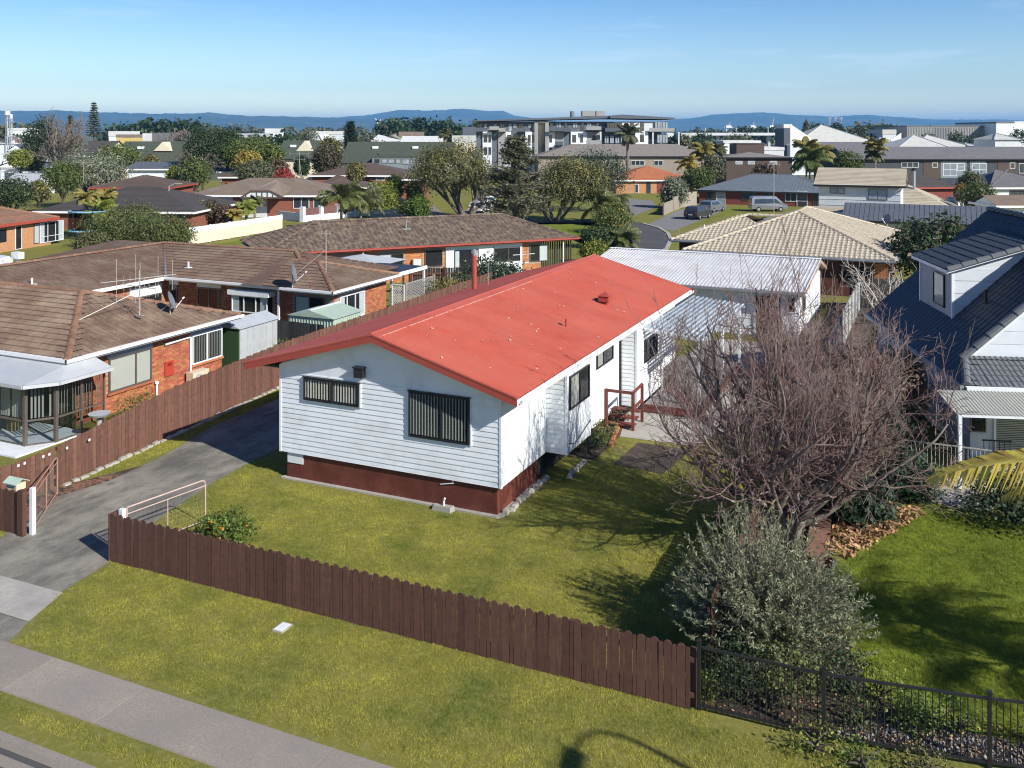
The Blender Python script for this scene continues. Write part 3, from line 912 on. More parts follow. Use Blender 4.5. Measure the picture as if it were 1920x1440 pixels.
# ridge capping in lengths, with scalloped lower edge
y = RB0 + .02
while y < RB1 - .1:
    y1 = min(y + 3.2, RB1 - .02)
    m = MB()
    for s, k in ((-1, (ZA-ZRL)/(RA-RX0)), (1, kR)):
        w = .21
        m.add([(RA, y, ZA+.062), (RA, y1, ZA+.062), (RA+s*w, y1, ZA+.05-k*w), (RA+s*w, y, ZA+.05-k*w), (RA+s*(w+.004), y1, ZA+.012-k*w), (RA+s*(w+.004), y, ZA+.012-k*w)], [(0,1,2,3) if s < 0 else (3,2,1,0), (3,2,4,5) if s < 0 else (5,4,2,3)])
    m.tube([(RA, y, ZA+.062), (RA, y1, ZA+.062)], .024, 6)
    m.build('ridge_cap', M['red_roof'], house)
    y = y1
# pale lapped edge along the capping, worn to bare metal
m = MB(); rr = random.Random(11); yy = RB0 + .3
while yy < 33.2:
    if rr.random() < .86:
        x = RA + .214; z = ZA + .030 - kR*.214
        m.box(x-.004, x+.02, yy, yy+.045, z-.008, z+.014)
    yy += .08
m.build('cap_edge', M['lichen'], house)
# lichen spots on the sheets
rr = random.Random(4); m = MB()
for i in range(95):
    yy = rr.uniform(RB0+.4, RB1-.4); left = rr.random() < .3
    u = rr.uniform(.05, .95); r = rr.uniform(.012, .05)
    x = (RX1 + (RA-RX1)*u) if not left else (RX0 + (RA-RX0)*u)
    z = (ZRR + (ZA-ZRR)*u) if not left else (ZRL + (ZA-ZRL)*u)
    k = -kR if not left else (ZA-ZRL)/(RA-RX0)
    pts = []
    for q in range(6):
        t = q*math.pi/3 + rr.uniform(-.4,.4); d = r*rr.uniform(.5, 1.1)
        pts.append((x+d*math.cos(t), yy+d*math.sin(t)*1.6, z+k*d*math.cos(t)+.043))
    m.poly(pts)
m.build('lichen', M['lichen'], house, kind='stuff')
# barge boards and fascias
for (xa, za) in ((RX0, ZRL), (RX1, ZRR)):
    m = MB(); m.prism([(xa, RB0, za-.19), (RA, RB0, ZA-.19), (RA, RB0, ZA+.03), (xa, RB0, za+.03)], (0, .03, 0)); m.build('barge_board', M['red_trim'], house)
    m = MB(); m.prism([(xa, RB1-.03, za-.19), (RA, RB1-.03, ZA-.19), (RA, RB1-.03, ZA+.03), (xa, RB1-.03, za+.03)], (0, .03, 0)); m.build('barge_board', M['red_trim'], house)
    m = MB(); m.prism([(xa, RB0-.012, za+.005), (RA, RB0-.012, ZA+.005), (RA, RB0-.012, ZA+.055), (xa, RB0-.012, za+.055)], (0, .10, 0)); m.build('barge_flashing', M['red_roof'], house)
# soffits
m = MB(); m.prism([(RX0+.02, RB0+.03, ZRL-.15), (RA, RB0+.03, ZA-.15), (RX1-.02, RB0+.03, ZRR-.15), (RX1-.02, RB0+.03, ZRR-.17), (RA, RB0+.03, ZA-.17), (RX0+.02, RB0+.03, ZRL-.17)], (0, .50, 0)); m.build('soffit', M['cream'], house)
m = MB(); m.box(RX0+.02, HX0, RB0+.5, RB1-.05, ZRL-.17, ZRL-.15); m.build('soffit', M['cream'], house)
m = MB(); m.box(HX1, RX1-.02, RB0+.5, RB1-.05, ZRR-.19, ZRR-.17); m.build('soffit', M['white'], house)
# gutters: cream on the right, pale on the left
def gutter(x, y0, y1, z, m, parent, sgn, nm='gutter'):
    g = MB(); w = .11
    g.prism([(x, y0, z), (x+sgn*w, y0, z), (x+sgn*(w+.015), y0, z+.10), (x+sgn*(w-.005), y0, z+.10), (x+sgn*(w-.02), y0, z+.03), (x+sgn*.02, y0, z+.03), (x+sgn*.02, y0, z+.10), (x, y0, z+.10)], (0, y1-y0, 0))
    return g.build(nm, m, parent)
gutter(RX1+.002, RB0+.10, RB1, ZRR-.135, M['white'], house, 1)
gutter(RX0-.002, RB0+.10, RB1, ZRL-.135, M['cream'], house, -1)
m = MB(); m.box(RX1-.018, RX1, RB0+.03, RB1-.03, ZRR-.19, ZRR-.02); m.build('fascia', M['white'], house)
m = MB(); m.box(RX0, RX0+.018, RB0+.03, RB1-.03, ZRL-.19, ZRL-.02); m.build('fascia', M['red_trim'], house)
# flue, pipe, whirly vent
zf = ZRL + (ZA-ZRL)/(RA-RX0)*(-17.5-RX0)
fl = MB(); fl.tube([(-17.5, 34.8, zf-.15), (-17.5, 34.8, 5.22)], .105, 14); flue = fl.build('flue', M['red_trim'], house, smooth=False)
c = MB(); c.tube([(-17.5, 34.8, 5.221), (-17.5, 34.8, 5.30)], .075, 12); c.tube([(-17.5, 34.8, 5.30), (-17.5, 34.8, 5.42), (-17.5, 34.8, 5.47)], [.125, .125, .05], 14); c.build('cowl', M['greymetal'], flue)
m = MB(); m.tube([(-17.15, 35.4, 3.8), (-17.15, 35.4, 4.75)], .014, 6); m.build('mast', M['greymetal'], house)
zf = ZRR + kR*(RX1+11.37)
m = MB(); m.tube([(-11.37, 29.45, zf-.05), (-11.37, 29.45, zf+.27)], .035, 8); m.tube([(-11.37, 29.45, zf+.27), (-11.37, 29.45, zf+.30)], .05, 8); m.build('vent_pipe', M['red_trim'], house)
zf = ZRR + kR*(RX1+11.5)
m = MB(); m.box(-11.62, -11.38, 33.75, 34.05, zf-.05, zf+.14); m.box(-11.70, -11.30, 33.66, 34.14, zf+.14, zf+.34)
m.add([(-11.74, 33.62, zf+.34), (-11.26, 33.62, zf+.34), (-11.26, 34.18, zf+.34), (-11.74, 34.18, zf+.34), (-11.5, 33.9, zf+.50)], [(0,1,4), (1,2,4), (2,3,4), (3,0,4)]); vent = m.build('roof_vent', M['red_trim'], house)
m = MB(); m.prism([(-10.85, 33.55, ZRR+kR*(.87)+.022), (-11.75, 33.55, ZRR+kR*1.77+.022), (-11.75, 34.25, ZRR+kR*1.77+.022), (-10.85, 34.25, ZRR+kR*.87+.022)], (0, 0, .008)); m.build('flashing', M['red_roof'], vent)
# windows
window(house, Wf, .885, 2.80, 2.43, 3.09, M['black'], (.52,), 'slats', d=.026, glass='glass', head=M['black'])
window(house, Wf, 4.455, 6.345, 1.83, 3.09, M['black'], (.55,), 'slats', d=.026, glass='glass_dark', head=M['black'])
Wr1 = Wall((-9.998, 0, 0), (0, 1, 0), (1, 0, 0)); Wr0 = Wall((HX1+.012, 0, 0), (0, 1, 0), (1, 0, 0))
window(house, Wr1, 26.12, 27.80, 2.06, 3.06, M['black'], (.5,), 'left', d=.004)
window(house, Wr0, 30.40, 32.13, 2.22, 2.86, M['black'], (.4,), 'left', d=.004)
window(house, Wr1, 33.9, 35.6, 1.72, 2.55, M['black'], (.5,), None, d=.004)
for a0, a1, t0 in ((.885, 2.80, 2.43), (4.455, 6.345, 1.83)):
    for a in (a0 - .06, a1 + .012):
        m = MB(); Wf.box(m, a, a+.048, t0-.02, 3.10, .022, .05); m.build('window_facing', M['white'], house)
# flood light box, tap, overflow pipe, downpipes, cable
m = MB(); m.box(-15.22, -14.92, 22.60, 22.765, 3.30, 3.58); lamp = m.build('flood_light', M['steel_dark'], house)
m = MB(); m.box(-15.25, -14.89, 22.57, 22.766, 3.582, 3.61); m.build('hood', M['steel_dark'], lamp)
m = MB(); m.tube([(-12.52, 22.82, .60), (-12.10, 22.80, .70)], .016, 6); m.tube([(-12.12, 22.8, .70), (-12.12, 22.8, .78)], .014, 6); m.build('overflow_pipe', M['white'], house)
m = MB(); m.tube([(-12.30, 22.62, .02), (-12.30, 22.62, .26), (-12.26, 22.60, .33)], .03, 7); m.build('tap_riser', M['white'], house)
for (x, b, z0) in ((-10.60, 32.95, .1), (-9.93, 36.2, .1)):
    m = MB(); m.tube([(x, b, z0), (x, b, 3.1)], .04, 8); m.build('downpipe', M['steel_dark'] if b < 33 else M['white'], house)
m = MB(); m.tube([(-9.95, 26.02, 1.12), (-9.93, 26.5, .98), (-9.95, 27.9, 1.28)], .012, 5); m.build('cable', M['steel_dark'], house)
# rough stone block beside the tap
m = MB(); m.add([(-12.62, 22.50, 0), (-12.02, 22.46, 0), (-12.0, 22.70, 0), (-12.6, 22.70, 0), (-12.58, 22.52, .12), (-12.04, 22.48, .15), (-12.02, 22.69, .14), (-12.58, 22.69, .13)], [(4,5,6,7), (0,1,5,4), (1,2,6,5), (2,3,7,6), (3,0,4,7)])
o = m.build('gully_trap', M['concrete_light']); tag(o, 'low pale concrete gully trap at the foot of the brown house base', 'gully trap')
# loose stones and blocks along the base on the right
rr = random.Random(8)
st = thing('edging_blocks', 'loose row of pale stones and blocks along the foot of the house corner', 'edging stones', (-10.6, 24.2, 0))
yy = 22.95
while yy < 27.8:
    l = rr.uniform(.15, .4); h = rr.uniform(.05, .14); x = -10.62 + rr.uniform(-.03, .05) + (.55 if yy > 26 else 0)
    m = MB(); m.add([(x-.07, yy, 0), (x+.08, yy+.02, 0), (x+.07, yy+l, 0), (x-.06, yy+l, 0), (x-.05, yy+.03, h), (x+.05, yy+.03, h*.8), (x+.05, yy+l-.03, h*.9), (x-.04, yy+l-.03, h)], [(4,5,6,7), (0,1,5,4), (1,2,6,5), (2,3,7,6), (3,0,4,7)])
    m.build('stone', M['concrete_light'], st); yy += l + rr.uniform(.01, .12)
# brick edging strip
be = thing('brick_edging', 'short row of orange bricks edging the planting bed by the house', 'brick edging', (-10.4, 31, 0))
for i in range(11):
    m = MB(); m.box(-9.87 - i*.045, -9.77 - i*.045, 29.4 + i*.24, 29.62 + i*.24, 0, .10); m.build('brick', M['brick'], be)

# ---- entry steps and red-brown handrail
sp = thing('entry_steps', 'red brown timber steps and handrail at the side entry of the white house', 'steps', (-10.1, 32.0, 0))
M['redbrown'] = mat('red_brown_timber', (0.16, 0.045, 0.035), 0.7, 0.2, 6, rnd=0.1)
for i in range(3):
    m = MB(); m.box(-10.6, -9.6, 31.35+i*.32, 31.65+i*.32, .12+i*.16, .17+i*.16); m.build('tread', M['redbrown'], sp)
for x, y in ((-9.62, 31.3), (-9.62, 32.4), (-10.58, 31.3)):
    m = MB(); m.bar((x, y, 0), (x, y, 1.35), .09); m.build('post', M['redbrown'], sp)
for z in (.75, 1.3):
    m = MB(); m.bar((-9.62, 31.3, z), (-9.62, 32.4, z+.05), .05, .1); m.build('handrail', M['redbrown'], sp)
m = MB(); m.bar((-10.58, 31.3, 1.3), (-9.62, 31.3, 1.3), .05, .1); m.build('handrail', M['redbrown'], sp)
# ---- deck and pergola
dk = thing('deck', 'grey boarded deck with red brown edge under the white pergola', 'deck', (-9.2, 37, 0))
M['deck'] = mat('grey_decking', (0.20, 0.18, 0.17), 0.85, 0.15, 6, rnd=0.14)
for i in range(19):
    x0 = -10.62 + i*.145
    m = MB(); m.box(x0, x0+.139, 33.6 if x0 > -10 else 36.4, 41.5, .26, .30); m.build('board', M['deck'], dk)
m = MB(); m.box(-7.86, -7.81, 33.5, 41.5, .05, .31); m.build('edge_board', M['redbrown'], dk)
m = MB(); m.box(-10.0, -7.87, 33.52, 33.59, .05, .31); m.build('edge_board', M['redbrown'], dk)
pg = thing('pergola', 'white timber pergola with clear corrugated roofing beside the red roofed house', 'pergola', (-8, 37, 0))
for y in (33.9, 37.9, 41.4):
    m = MB(); m.bar((-7.92, y, .05), (-7.92, y, 2.62), .10); m.build('post', M['white'], pg)
m = MB(); m.bar((-7.92, 33.7, 2.68), (-7.92, 41.6, 2.68), .06, .18); m.build('beam', M['white'], pg)
for i in range(9):
    y = 33.9 + i*.94
    m = MB(); m.bar((-10.0, y, 2.98), (-7.7, y, 2.74), .05, .12); m.build('rafter', M['white'], pg)
for i in range(12):
    x = -9.92 + i*.195; z = 3.05 - (x+10)*.104
    m = MB(); m.bar((x, 33.7, z), (x, 41.5, z), .07, .045); m.build('batten', M['white'], pg)
M['clearsheet'] = glass_mat('clear_corrugated_sheet', (0.80, 0.83, 0.86), .7)
cs = corr_sheet((-7.65, 33.75, 2.80), (0, 7.8, 0), (-2.33, 0, .27), .13, .03); cs.build('roof_sheet', M['clearsheet'], pg, smooth=True)

# ---------------------------------------------------------------- front fence
ff = thing('paling_fence', 'dark brown round topped paling fence along the front verge', 'fence', (-18.1, 16.6, 0))
W150 = paling_mesh('paling', .150, .020, M['fence'], 'round'); W72 = paling_mesh('paling', .075, .020, M['fence'], 'dog')
paling_run(ff, (-18.12, 16.60), (-3.96, 16.60), 1.16, 1.15, [(W150, .160, 1.0), (W72, .087, .955)], M['fence'], rng=random.Random(21))
for za, zb in ((.25, .25), (.88, .88)):
    m = MB(); m.bar((-18.1, 16.66, za), (-3.98, 16.66, zb), .045, .09); m.build('rail', M['fence'], ff)
for i in range(7):
    x = -18.0 + i*2.33
    m = MB(); m.box(x-.05, x+.05, 16.69, 16.79, 0, 1.05); m.build('post', M['fence'], ff)
m = MB(); m.box(-18.16, -18.12, 16.58, 16.98, .01, 1.14); m.build('end_board', M['fence'], ff)
m = MB(); m.box(-18.06, -17.94, 16.80, 16.92, 0, 1.19); m.build('gate_post', M['white'], ff)
# boundary fence with gaps between the two front gardens
bf = thing('paling_fence', 'brown gapped paling fence behind the plum tree and olive bush', 'fence', (-3.96, 16.7, 0))
W140 = paling_mesh('paling', .145, .020, M['fence'], 'flat')
paling_run(bf, (-3.97, 18.0), (-3.97, 27.2), 1.42, 1.50, [(W140, .165, 1.0)], M['fence'], rng=random.Random(2))
for z in (.3, 1.15):
    m = MB(); m.bar((-4.03, 18.0, z), (-4.03, 27.2, z), .045, .09); m.build('rail', M['fence'], bf)
# driveway fence
df = thing('paling_fence', 'long faded brown paling fence between the driveway and the brick house', 'fence', (-23.4, 19.4, 0))
P150 = paling_mesh('paling', .150, .018, M['fence_old'], 'flat'); P140 = paling_mesh('paling', .138, .018, M['fence_old'], 'flat')
rg = random.Random(7)
seqd = [(P150, .158, 1.0), (P140, .147, .985), (P150, .158, 1.005)]
paling_run(df, (-23.28, 16.85), (-23.3, 19.42), 1.12, 1.17, seqd, M['fence_old'], rng=rg)
paling_run(df, (-23.3, 19.42), (-23.75, 24.2), 1.20, 1.58, seqd, M['fence_old'], rng=rg)
paling_run(df, (-23.75, 24.2), (-24.4, 31.0), 1.60, 1.72, seqd, M['fence_old'], rng=rg)
paling_run(df, (-24.4, 31.0), (-24.9, 52.0), 1.72, 1.75, seqd, M['fence_old'], rng=rg)
for p, q, z in (((-23.36, 16.85), (-23.38, 19.42), .9), ((-23.38, 19.42), (-23.83, 24.2), 1.1), ((-23.83, 24.2), (-24.48, 31), 1.4), ((-24.48, 31), (-24.98, 52), 1.45)):
    m = MB(); m.bar((*p, z), (*q, z), .045, .09); m.build('rail', M['fence_old'], df)
    m = MB(); m.bar((*p, .3), (*q, .3), .045, .09); m.build('rail', M['fence_old'], df)
fbm = MB().add([(-.05,0,0),(.09,0,0),(.09,.25,0),(-.05,.25,0),(-.04,.02,.10),(.07,.01,.11),(.08,.24,.10),(-.04,.23,.11)], [(4,5,6,7),(0,1,5,4),(1,2,6,5),(2,3,7,6),(3,0,4,7)]).mesh('footing_block', M['concrete_light'])
rr = random.Random(3)
for p, q in (((-23.18, 19.5), (-23.62, 24.2)), ((-23.62, 24.2), (-24.28, 31))):
    L = math.dist(p, q); k = int(L/.3)
    for i in range(k):
        t = (i + rr.random()*.3)/k; x = p[0]+(q[0]-p[0])*t; y = p[1]+(q[1]-p[1])*t
        inst('footing_block', fbm, df, loc=(x, y, -.02), rot=(0, 0, R(rr.uniform(-8, 8))), scale=(1, rr.uniform(.8, 1.15), rr.uniform(.5, 1.1)))
m = MB()
for y in (16.95, 17.5, 18.1, 18.3, 18.9, 19.1, 19.7, 20.5):
    x = -23.26
    m.box(x-.008, x+.002, y, y+.07, 1.02, 1.09)
m.build('paint_fleck', M['white'], df)
# stub of fence left of the drive with its white post, letterbox behind
sf = thing('paling_fence', 'short dark brown paling fence stub with a white gate post left of the drive', 'fence', (-21.8, 16.7, 0))
paling_run(sf, (-23.22, 16.72), (-21.40, 16.72), 1.12, 1.12, [(W150, .160, 1.0), (W72, .087, .95)], M['fence'], rng=random.Random(9))
m = MB(); m.box(-21.42, -21.22, 16.66, 16.78, 0, 1.16); m.build('end_post', M['fence'], sf)
m = MB(); m.box(-21.20, -21.09, 16.84, 16.95, 0, 1.20); m.build('gate_post', M['white'], sf)
lb = thing('letterbox', 'pale green roofed letterbox behind the fence stub at the left edge', 'letterbox', (-21.7, 16.9, 0))
M['palegreen'] = mat('pale_green_paint', (0.42, 0.54, 0.44), 0.5, 0.08, 4, col2=(0.32, 0.42, 0.35), scale2=2, amt2=0.1)
m = MB(); m.bar((-21.95, 17.05, 0), (-21.95, 17.05, 1.0), .08); m.build('post', M['timber_grey'], lb)
m = MB(); m.box(-22.15, -21.78, 16.92, 17.20, .99, 1.16); m.build('box', M['cream'], lb)
m = MB(); m.prism([(-22.22, 16.86, 1.16), (-21.72, 16.86, 1.16), (-21.72, 17.06, 1.27), (-22.22, 17.06, 1.27)], (0, 0, .02)); m.prism([(-22.22, 17.06, 1.27), (-21.72, 17.06, 1.27), (-21.72, 17.27, 1.16), (-22.22, 17.27, 1.16)], (0, 0, .02)); m.build('lid', M['palegreen'], lb)
# two tubular gates standing open
M['gatepaint'] = mat('pinkish_gate_paint', (0.52, 0.38, 0.33), 0.5, 0.12, 8)
M['gatepaint2'] = mat('rusty_gate_paint', (0.40, 0.22, 0.16), 0.6, 0.2, 8)
M['wire'] = mat('gate_wire', (0.22, 0.20, 0.18), 0.6, 0.2, 8)
def gate(p, q, h, m, label):
    t = thing('driveway_gate', label, 'gate', (p[0], p[1], 0), group='tubular driveway gates standing open')
    P, Q = Vector((*p, 0)), Vector((*q, 0)); d = (Q-P).normalized()
    b = MB(); r = .05
    b.tube([P+Vector((0,0,.10)), P+Vector((0,0,h-.0))], .019, 7); b.build('stile', m, t)
    b = MB(); b.tube([P+Vector((0,0,h)), Q-d*.12+Vector((0,0,h)), Q-d*.04+Vector((0,0,h-.03)), Q+Vector((0,0,h-.12)), Q+Vector((0,0,.06))], .019, 7); b.build('top_tube', m, t)
    b = MB(); b.tube([P+Vector((0,0,h-.16)), Q+Vector((0,0,h-.16))], .014, 6); b.build('rail', m, t)
    b = MB(); b.tube([P+Vector((0,0,.12)), Q+Vector((0,0,.12))], .017, 6); b.build('rail', m, t)
    b = MB(); c = P.lerp(Q, .5); b.tube([c+Vector((0,0,.12)), c+Vector((0,0,h-.16))], .014, 6); b.build('mullion', m, t)
    b = MB(); L = (Q-P).length
    k = int(L/.12)
    for i in range(1, k):
        a = P + d*(L*i/k); b.bar(a+Vector((0,0,.12)), a+Vector((0,0,h-.16)), .004)
    for i in range(1, 7): z = .12 + (h-.28)*i/7; b.bar(P+Vector((0,0,z)), Q+Vector((0,0,z)), .004)
    b.build('wire_mesh', M['wire'], t)
gate((-17.98, 16.98), (-17.55, 19.2), 1.18, M['gatepaint'], 'pale pink tubular gate folded back behind the front fence')
gate((-21.22, 17.0), (-22.72, 18.95), 1.14, M['gatepaint2'], 'rusty pink tubular gate folded back against the driveway fence')
m = MB(); m.tube([(-17.55, 17.4, .02), (-17.2, 17.6, .35), (-16.95, 17.5, .3), (-16.7, 17.45, .05)], .03, 7); o = m.build('garden_hose', M['steel_dark']); tag(o, 'loop of black hose lying behind the front fence by the gate', 'hose')

# ---------------------------------------------------------------- dark steel fence on the right
tf = thing('steel_fence', 'charcoal tubular steel fence with thin bars at the bottom right', 'fence', (-3.9, 16.66, 0))
pts = [(-3.90, 16.66), (-1.78, 16.70), (.74, 17.08), (3.2, 17.65)]
bar = MB(); bar.tube([(0, 0, .10), (0, 0, 1.12)], .009, 5, caps=False); barm = bar.mesh('bar', M['steel_dark'])
for i, p in enumerate(pts):
    m = MB(); m.box(p[0]-.033, p[0]+.033, p[1]-.033, p[1]+.033, -.02, 1.23); post = m.build('post', M['steel_dark'], tf)
    m = MB(); m.box(p[0]-.04, p[0]+.04, p[1]-.04, p[1]+.04, 1.231, 1.255); m.build('cap', M['steel_dark'], post)
for p, q in zip(pts, pts[1:]):
    for z in (.10, 1.13):
        m = MB(); m.bar((*p, z), (*q, z), .038, .038); m.build('rail', M['steel_dark'], tf)
    L = math.dist(p, q); k = int(L/.105)
    for i in range(1, k):
        inst('bar', barm, tf, loc=(p[0]+(q[0]-p[0])*i/k, p[1]+(q[1]-p[1])*i/k, 0))
# street lamp, out of frame to the right; its shadow falls on the verge
sl = thing('street_lamp', 'tall grey street lamp with a curved arm beside the kerb', 'street lamp', (7.03, 11.4, 0))
m = MB(); m.tube([(7.03, 11.4, -.1), (7.03, 11.4, 4), (7.03, 11.4, 7.7)], [.09, .07, .055], 10); m.build('pole', M['greymetal'], sl)
m = MB(); m.tube([(7.03, 11.4, 7.7), (7.01, 11.36, 8.1), (6.98, 11.15, 8.4), (6.93, 10.8, 8.5), (6.88, 10.45, 8.45)], [.05, .045, .04, .04, .04], 8); m.build('arm', M['greymetal'], sl)
m = MB(); m.prism([(6.76, 10.5, 8.36), (7.00, 10.5, 8.36), (6.98, 9.98, 8.30), (6.78, 9.98, 8.30)], (0, 0, .17)); m.build('lamp_head', M['greymetal'], sl)
# ---------------------------------------------------------------- house frames and roofs
class Fr:
    """ground frame of a building: origin and turn; solves where a sight line meets its walls"""
    def __init__(s, o, rot): s.o, s.r, s.c, s.s = o, rot, math.cos(rot), math.sin(rot)
    def W(s, x, y): return (s.o[0] + x*s.c - y*s.s, s.o[1] + x*s.s + y*s.c)
    def _cam(s, x, y):
        a, b = s.W(x, y); return a*CT + b*ST, -a*ST + b*CT
    def lx(s, px, y):
        k = (px - CX)/F; X0, Y0 = s._cam(0, y); X1, Y1 = s._cam(1, y); dX, dY = X1-X0, Y1-Y0
        return (k*Y0 - X0)/(dX - k*dY)
    def ly(s, px, x):
        k = (px - CX)/F; X0, Y0 = s._cam(x, 0); X1, Y1 = s._cam(x, 1); dX, dY = X1-X0, Y1-Y0
        return (k*Y0 - X0)/(dX - k*dY)
    def z(s, py, x, y): return ZP(py, s._cam(x, y)[1])

def hip(x0, x1, y0, y1, ze, k, left='hip', right='hip', axis='x'):
    if axis == 'y':
        f, r = hip(y0, y1, x0, x1, ze, k, left, right)
        sw = lambda p: (p[1], p[0], p[2])
        return {n: [sw(p) for p in q][::-1] if False else [sw(p) for p in q] for n, q in f.items()}, [(sw(a), sw(b)) for a, b in r]
    w = (y1 - y0)/2; ym = (y0+y1)/2; zr = ze + k*w
    xl = x0 + (w if left == 'hip' else 0); xr = x1 - (w if right == 'hip' else 0)
    f = {'front': [(x0,y0,ze), (x1,y0,ze), (xr,ym,zr), (xl,ym,zr)], 'back': [(x1,y1,ze), (x0,y1,ze), (xl,ym,zr), (xr,ym,zr)]}
    r = [((xl,ym,zr), (xr,ym,zr))]
    if xr - xl < .05:
        f['front'] = f['front'][:3]; f['back'] = f['back'][:3]; r = []
    if left == 'hip': f['left'] = [(x0,y1,ze), (x0,y0,ze), (xl,ym,zr)]; r += [((x0,y0,ze), (xl,ym,zr)), ((x0,y1,ze), (xl,ym,zr))]
    if right == 'hip': f['right'] = [(x1,y0,ze), (x1,y1,ze), (xr,ym,zr)]; r += [((x1,y0,ze), (xr,ym,zr)), ((x1,y1,ze), (xr,ym,zr))]
    return f, r

def roof_base(t, faces, m, name='roof'):
    mb = MB()
    for q in faces: mb.poly(q)
    return mb.build(name, m, t)

def eaves(t, x0, x1, y0, y1, z, m, soff=None, hgt=.18, sides='fblr', gut=None):
    s = {'f': ((x0, y0-.02, x1, y0)), 'b': ((x0, y1, x1, y1+.02)), 'l': ((x0-.02, y0-.02, x0, y1+.02)), 'r': ((x1, y0-.02, x1+.02, y1+.02))}
    for k in sides:
        a = s[k]; mb = MB(); mb.box(a[0], a[2], a[1], a[3], z-hgt, z+.012); mb.build('fascia', m, t)
        if gut:
            g = MB()
            if k == 'f': g.box(x0-.1, x1+.1, y0-.13, y0-.021, z-.10, z+.01)
            if k == 'r': g.box(x1+.021, x1+.13, y0-.13, y1+.1, z-.10, z+.01)
            if k == 'l': g.box(x0-.13, x0-.021, y0-.13, y1+.1, z-.10, z+.01)
            if g.f: g.build('gutter', gut, t)
    mb = MB(); mb.box(x0+.01, x1-.01, y0+.01, y1-.01, z-hgt+.01, z-hgt+.03); mb.build('soffit', soff or M['grey_soffit'], t)

def bricks(parent, W, a0, a1, t0, t1, holes=(), m=None, L=.24, Hh=.086, name='brick_field'):
    """running-bond bricks in relief; past the limit for single parts, so one joined piece"""
    mb = MB(); rows = int((t1-t0)/Hh)
    for j in range(rows):
        t = t0 + j*Hh; x = a0 - (L/2 if j % 2 else 0)
        while x < a1:
            b0, b1 = max(a0, x), min(a1, x + L - .012); x += L
            if b1 - b0 < .03: continue
            mid = (b0+b1)/2; tm = t + Hh/2
            if any(h0-.02 < mid < h1+.02 and g0-.03 < tm < g1+.03 for h0, h1, g0, g1 in holes): continue
            d = .014
            mb.add([W.P(b0,t,d), W.P(b1,t,d), W.P(b1,t+Hh-.012,d), W.P(b0,t+Hh-.012,d), W.P(b0,t,0), W.P(b1,t,0), W.P(b1,t+Hh-.012,0), W.P(b0,t+Hh-.012,0)],
                   [(0,1,2,3), (3,2,6,7), (1,5,6,2), (0,4,5,1), (4,0,3,7)])
    return mb.build(name, m or M['brick'], parent, kind='stuff')

# ---------------------------------------------------------------- brick house on the left (near)
h1 = thing('brick_house', 'orange brick house with brown tiled hip roof and red meter box beside the driveway fence', 'house', (-32, 27, 0))
X0, X1, Y0, Y1, ZE1, K1 = -50.0, -27.02, 22.95, 31.65, 2.56, .31
f, rg_ = hip(X0, X1, Y0, Y1, ZE1, K1)
rf = roof_base(h1, [f['front'], f['right'], f['back']], M['tile_brown'])
TR = TileRoof(rf, M['tile_brown'], budget=300)
TR.face([(-40.5, Y0, ZE1), (X1, Y0, ZE1), (X1-4.35, 27.3, ZE1+K1*4.35), (-40.5, 27.3, ZE1+K1*4.35)]); TR.face(f['right'])
for a, b in rg_[:1] + rg_[3:]: TR.ridge(a, b, M['ridge_brown'], .13)
TR.finish()
eaves(h1, X0, X1, Y0, Y1, ZE1, M['fascia_white'], sides='fr', gut=M['fascia_white'])
b = MB(); b.box(X0+.5, -27.56, 23.5, 31.1, 0, 2.4); b.build('wall', M['mortar'], h1)
Ws = Wall((-27.56, 0, 0), (0, 1, 0), (1, 0, 0))
hol = [(25.15, 27.19, .8, 2.4), (29.34, 31.1, .84, 2.4)]
bricks(h1, Ws, 23.5, 31.1, 0.02, 2.38, hol)
window(h1, Ws, 25.15, 27.19, .80, 2.06, M['alum'], (.62,), 'full', d=.015, sill=M['brick'], fw=.06, blind_mat=M['blind'])
window(h1, Ws, 29.34, 31.08, .88, 2.06, M['white'], (.5,), 'slats', d=.015, sill=M['brick'], fw=.05)
for a0, a1 in ((25.1, 27.25), (29.28, 31.12)):
    m = MB(); Ws.box(m, a0, a1, 2.08, 2.38, .0, .03); m.build('head_panel', M['grey_soffit'], h1)
    m = MB(); Ws.box(m, a0, a1, 2.06, 2.10, .03, .07); m.build('head_trim', M['white'], h1)
m = MB(); Ws.box(m, 27.87, 28.32, .75, 1.32, .0, .07); mbx = m.build('meter_box', mat('red_meter_box', (0.42, 0.055, 0.035), .5, .08, 4), h1)
m = MB(); Ws.box(m, 27.98, 28.20, 1.14, 1.26, .07, .075); m.build('meter_window', M['glass_dark'], mbx)
m = MB(); m.tube([(-27.48, 29.22, 0), (-27.48, 29.22, 2.05)], .04, 8); m.tube([(-27.48, 29.18, 2.05), (-27.46, 27.85, 2.02)], .04, 8); m.build('downpipe', M['white'], h1)
hp = thing('heat_pump_unit', 'cream heat pump outdoor unit against the brick wall behind the fence', 'heat pump', (-27.3, 29.5, 0))
m = MB(); m.box(-27.40, -27.05, 28.9, 29.8, .10, .70); m.build('casing', M['cream'], hp)
m = MB(); m.tube([(-27.045, 29.22, .40), (-27.03, 29.22, .40)], .22, 16); m.build('fan_grille', M['grey_soffit'], hp)
m = MB(); m.box(-27.38, -27.07, 29.0, 29.1, .0, .10); m.box(-27.38, -27.07, 29.6, 29.7, .0, .10); m.build('foot', M['steel_dark'], hp)
m = MB(); m.tube([(-27.46, 27.4, 0), (-27.46, 27.4, .62)], .04, 7); m.tube([(-27.46, 27.4, .62), (-27.46, 27.4, .70)], .08, 8); m.build('gully_vent', M['white'], h1)
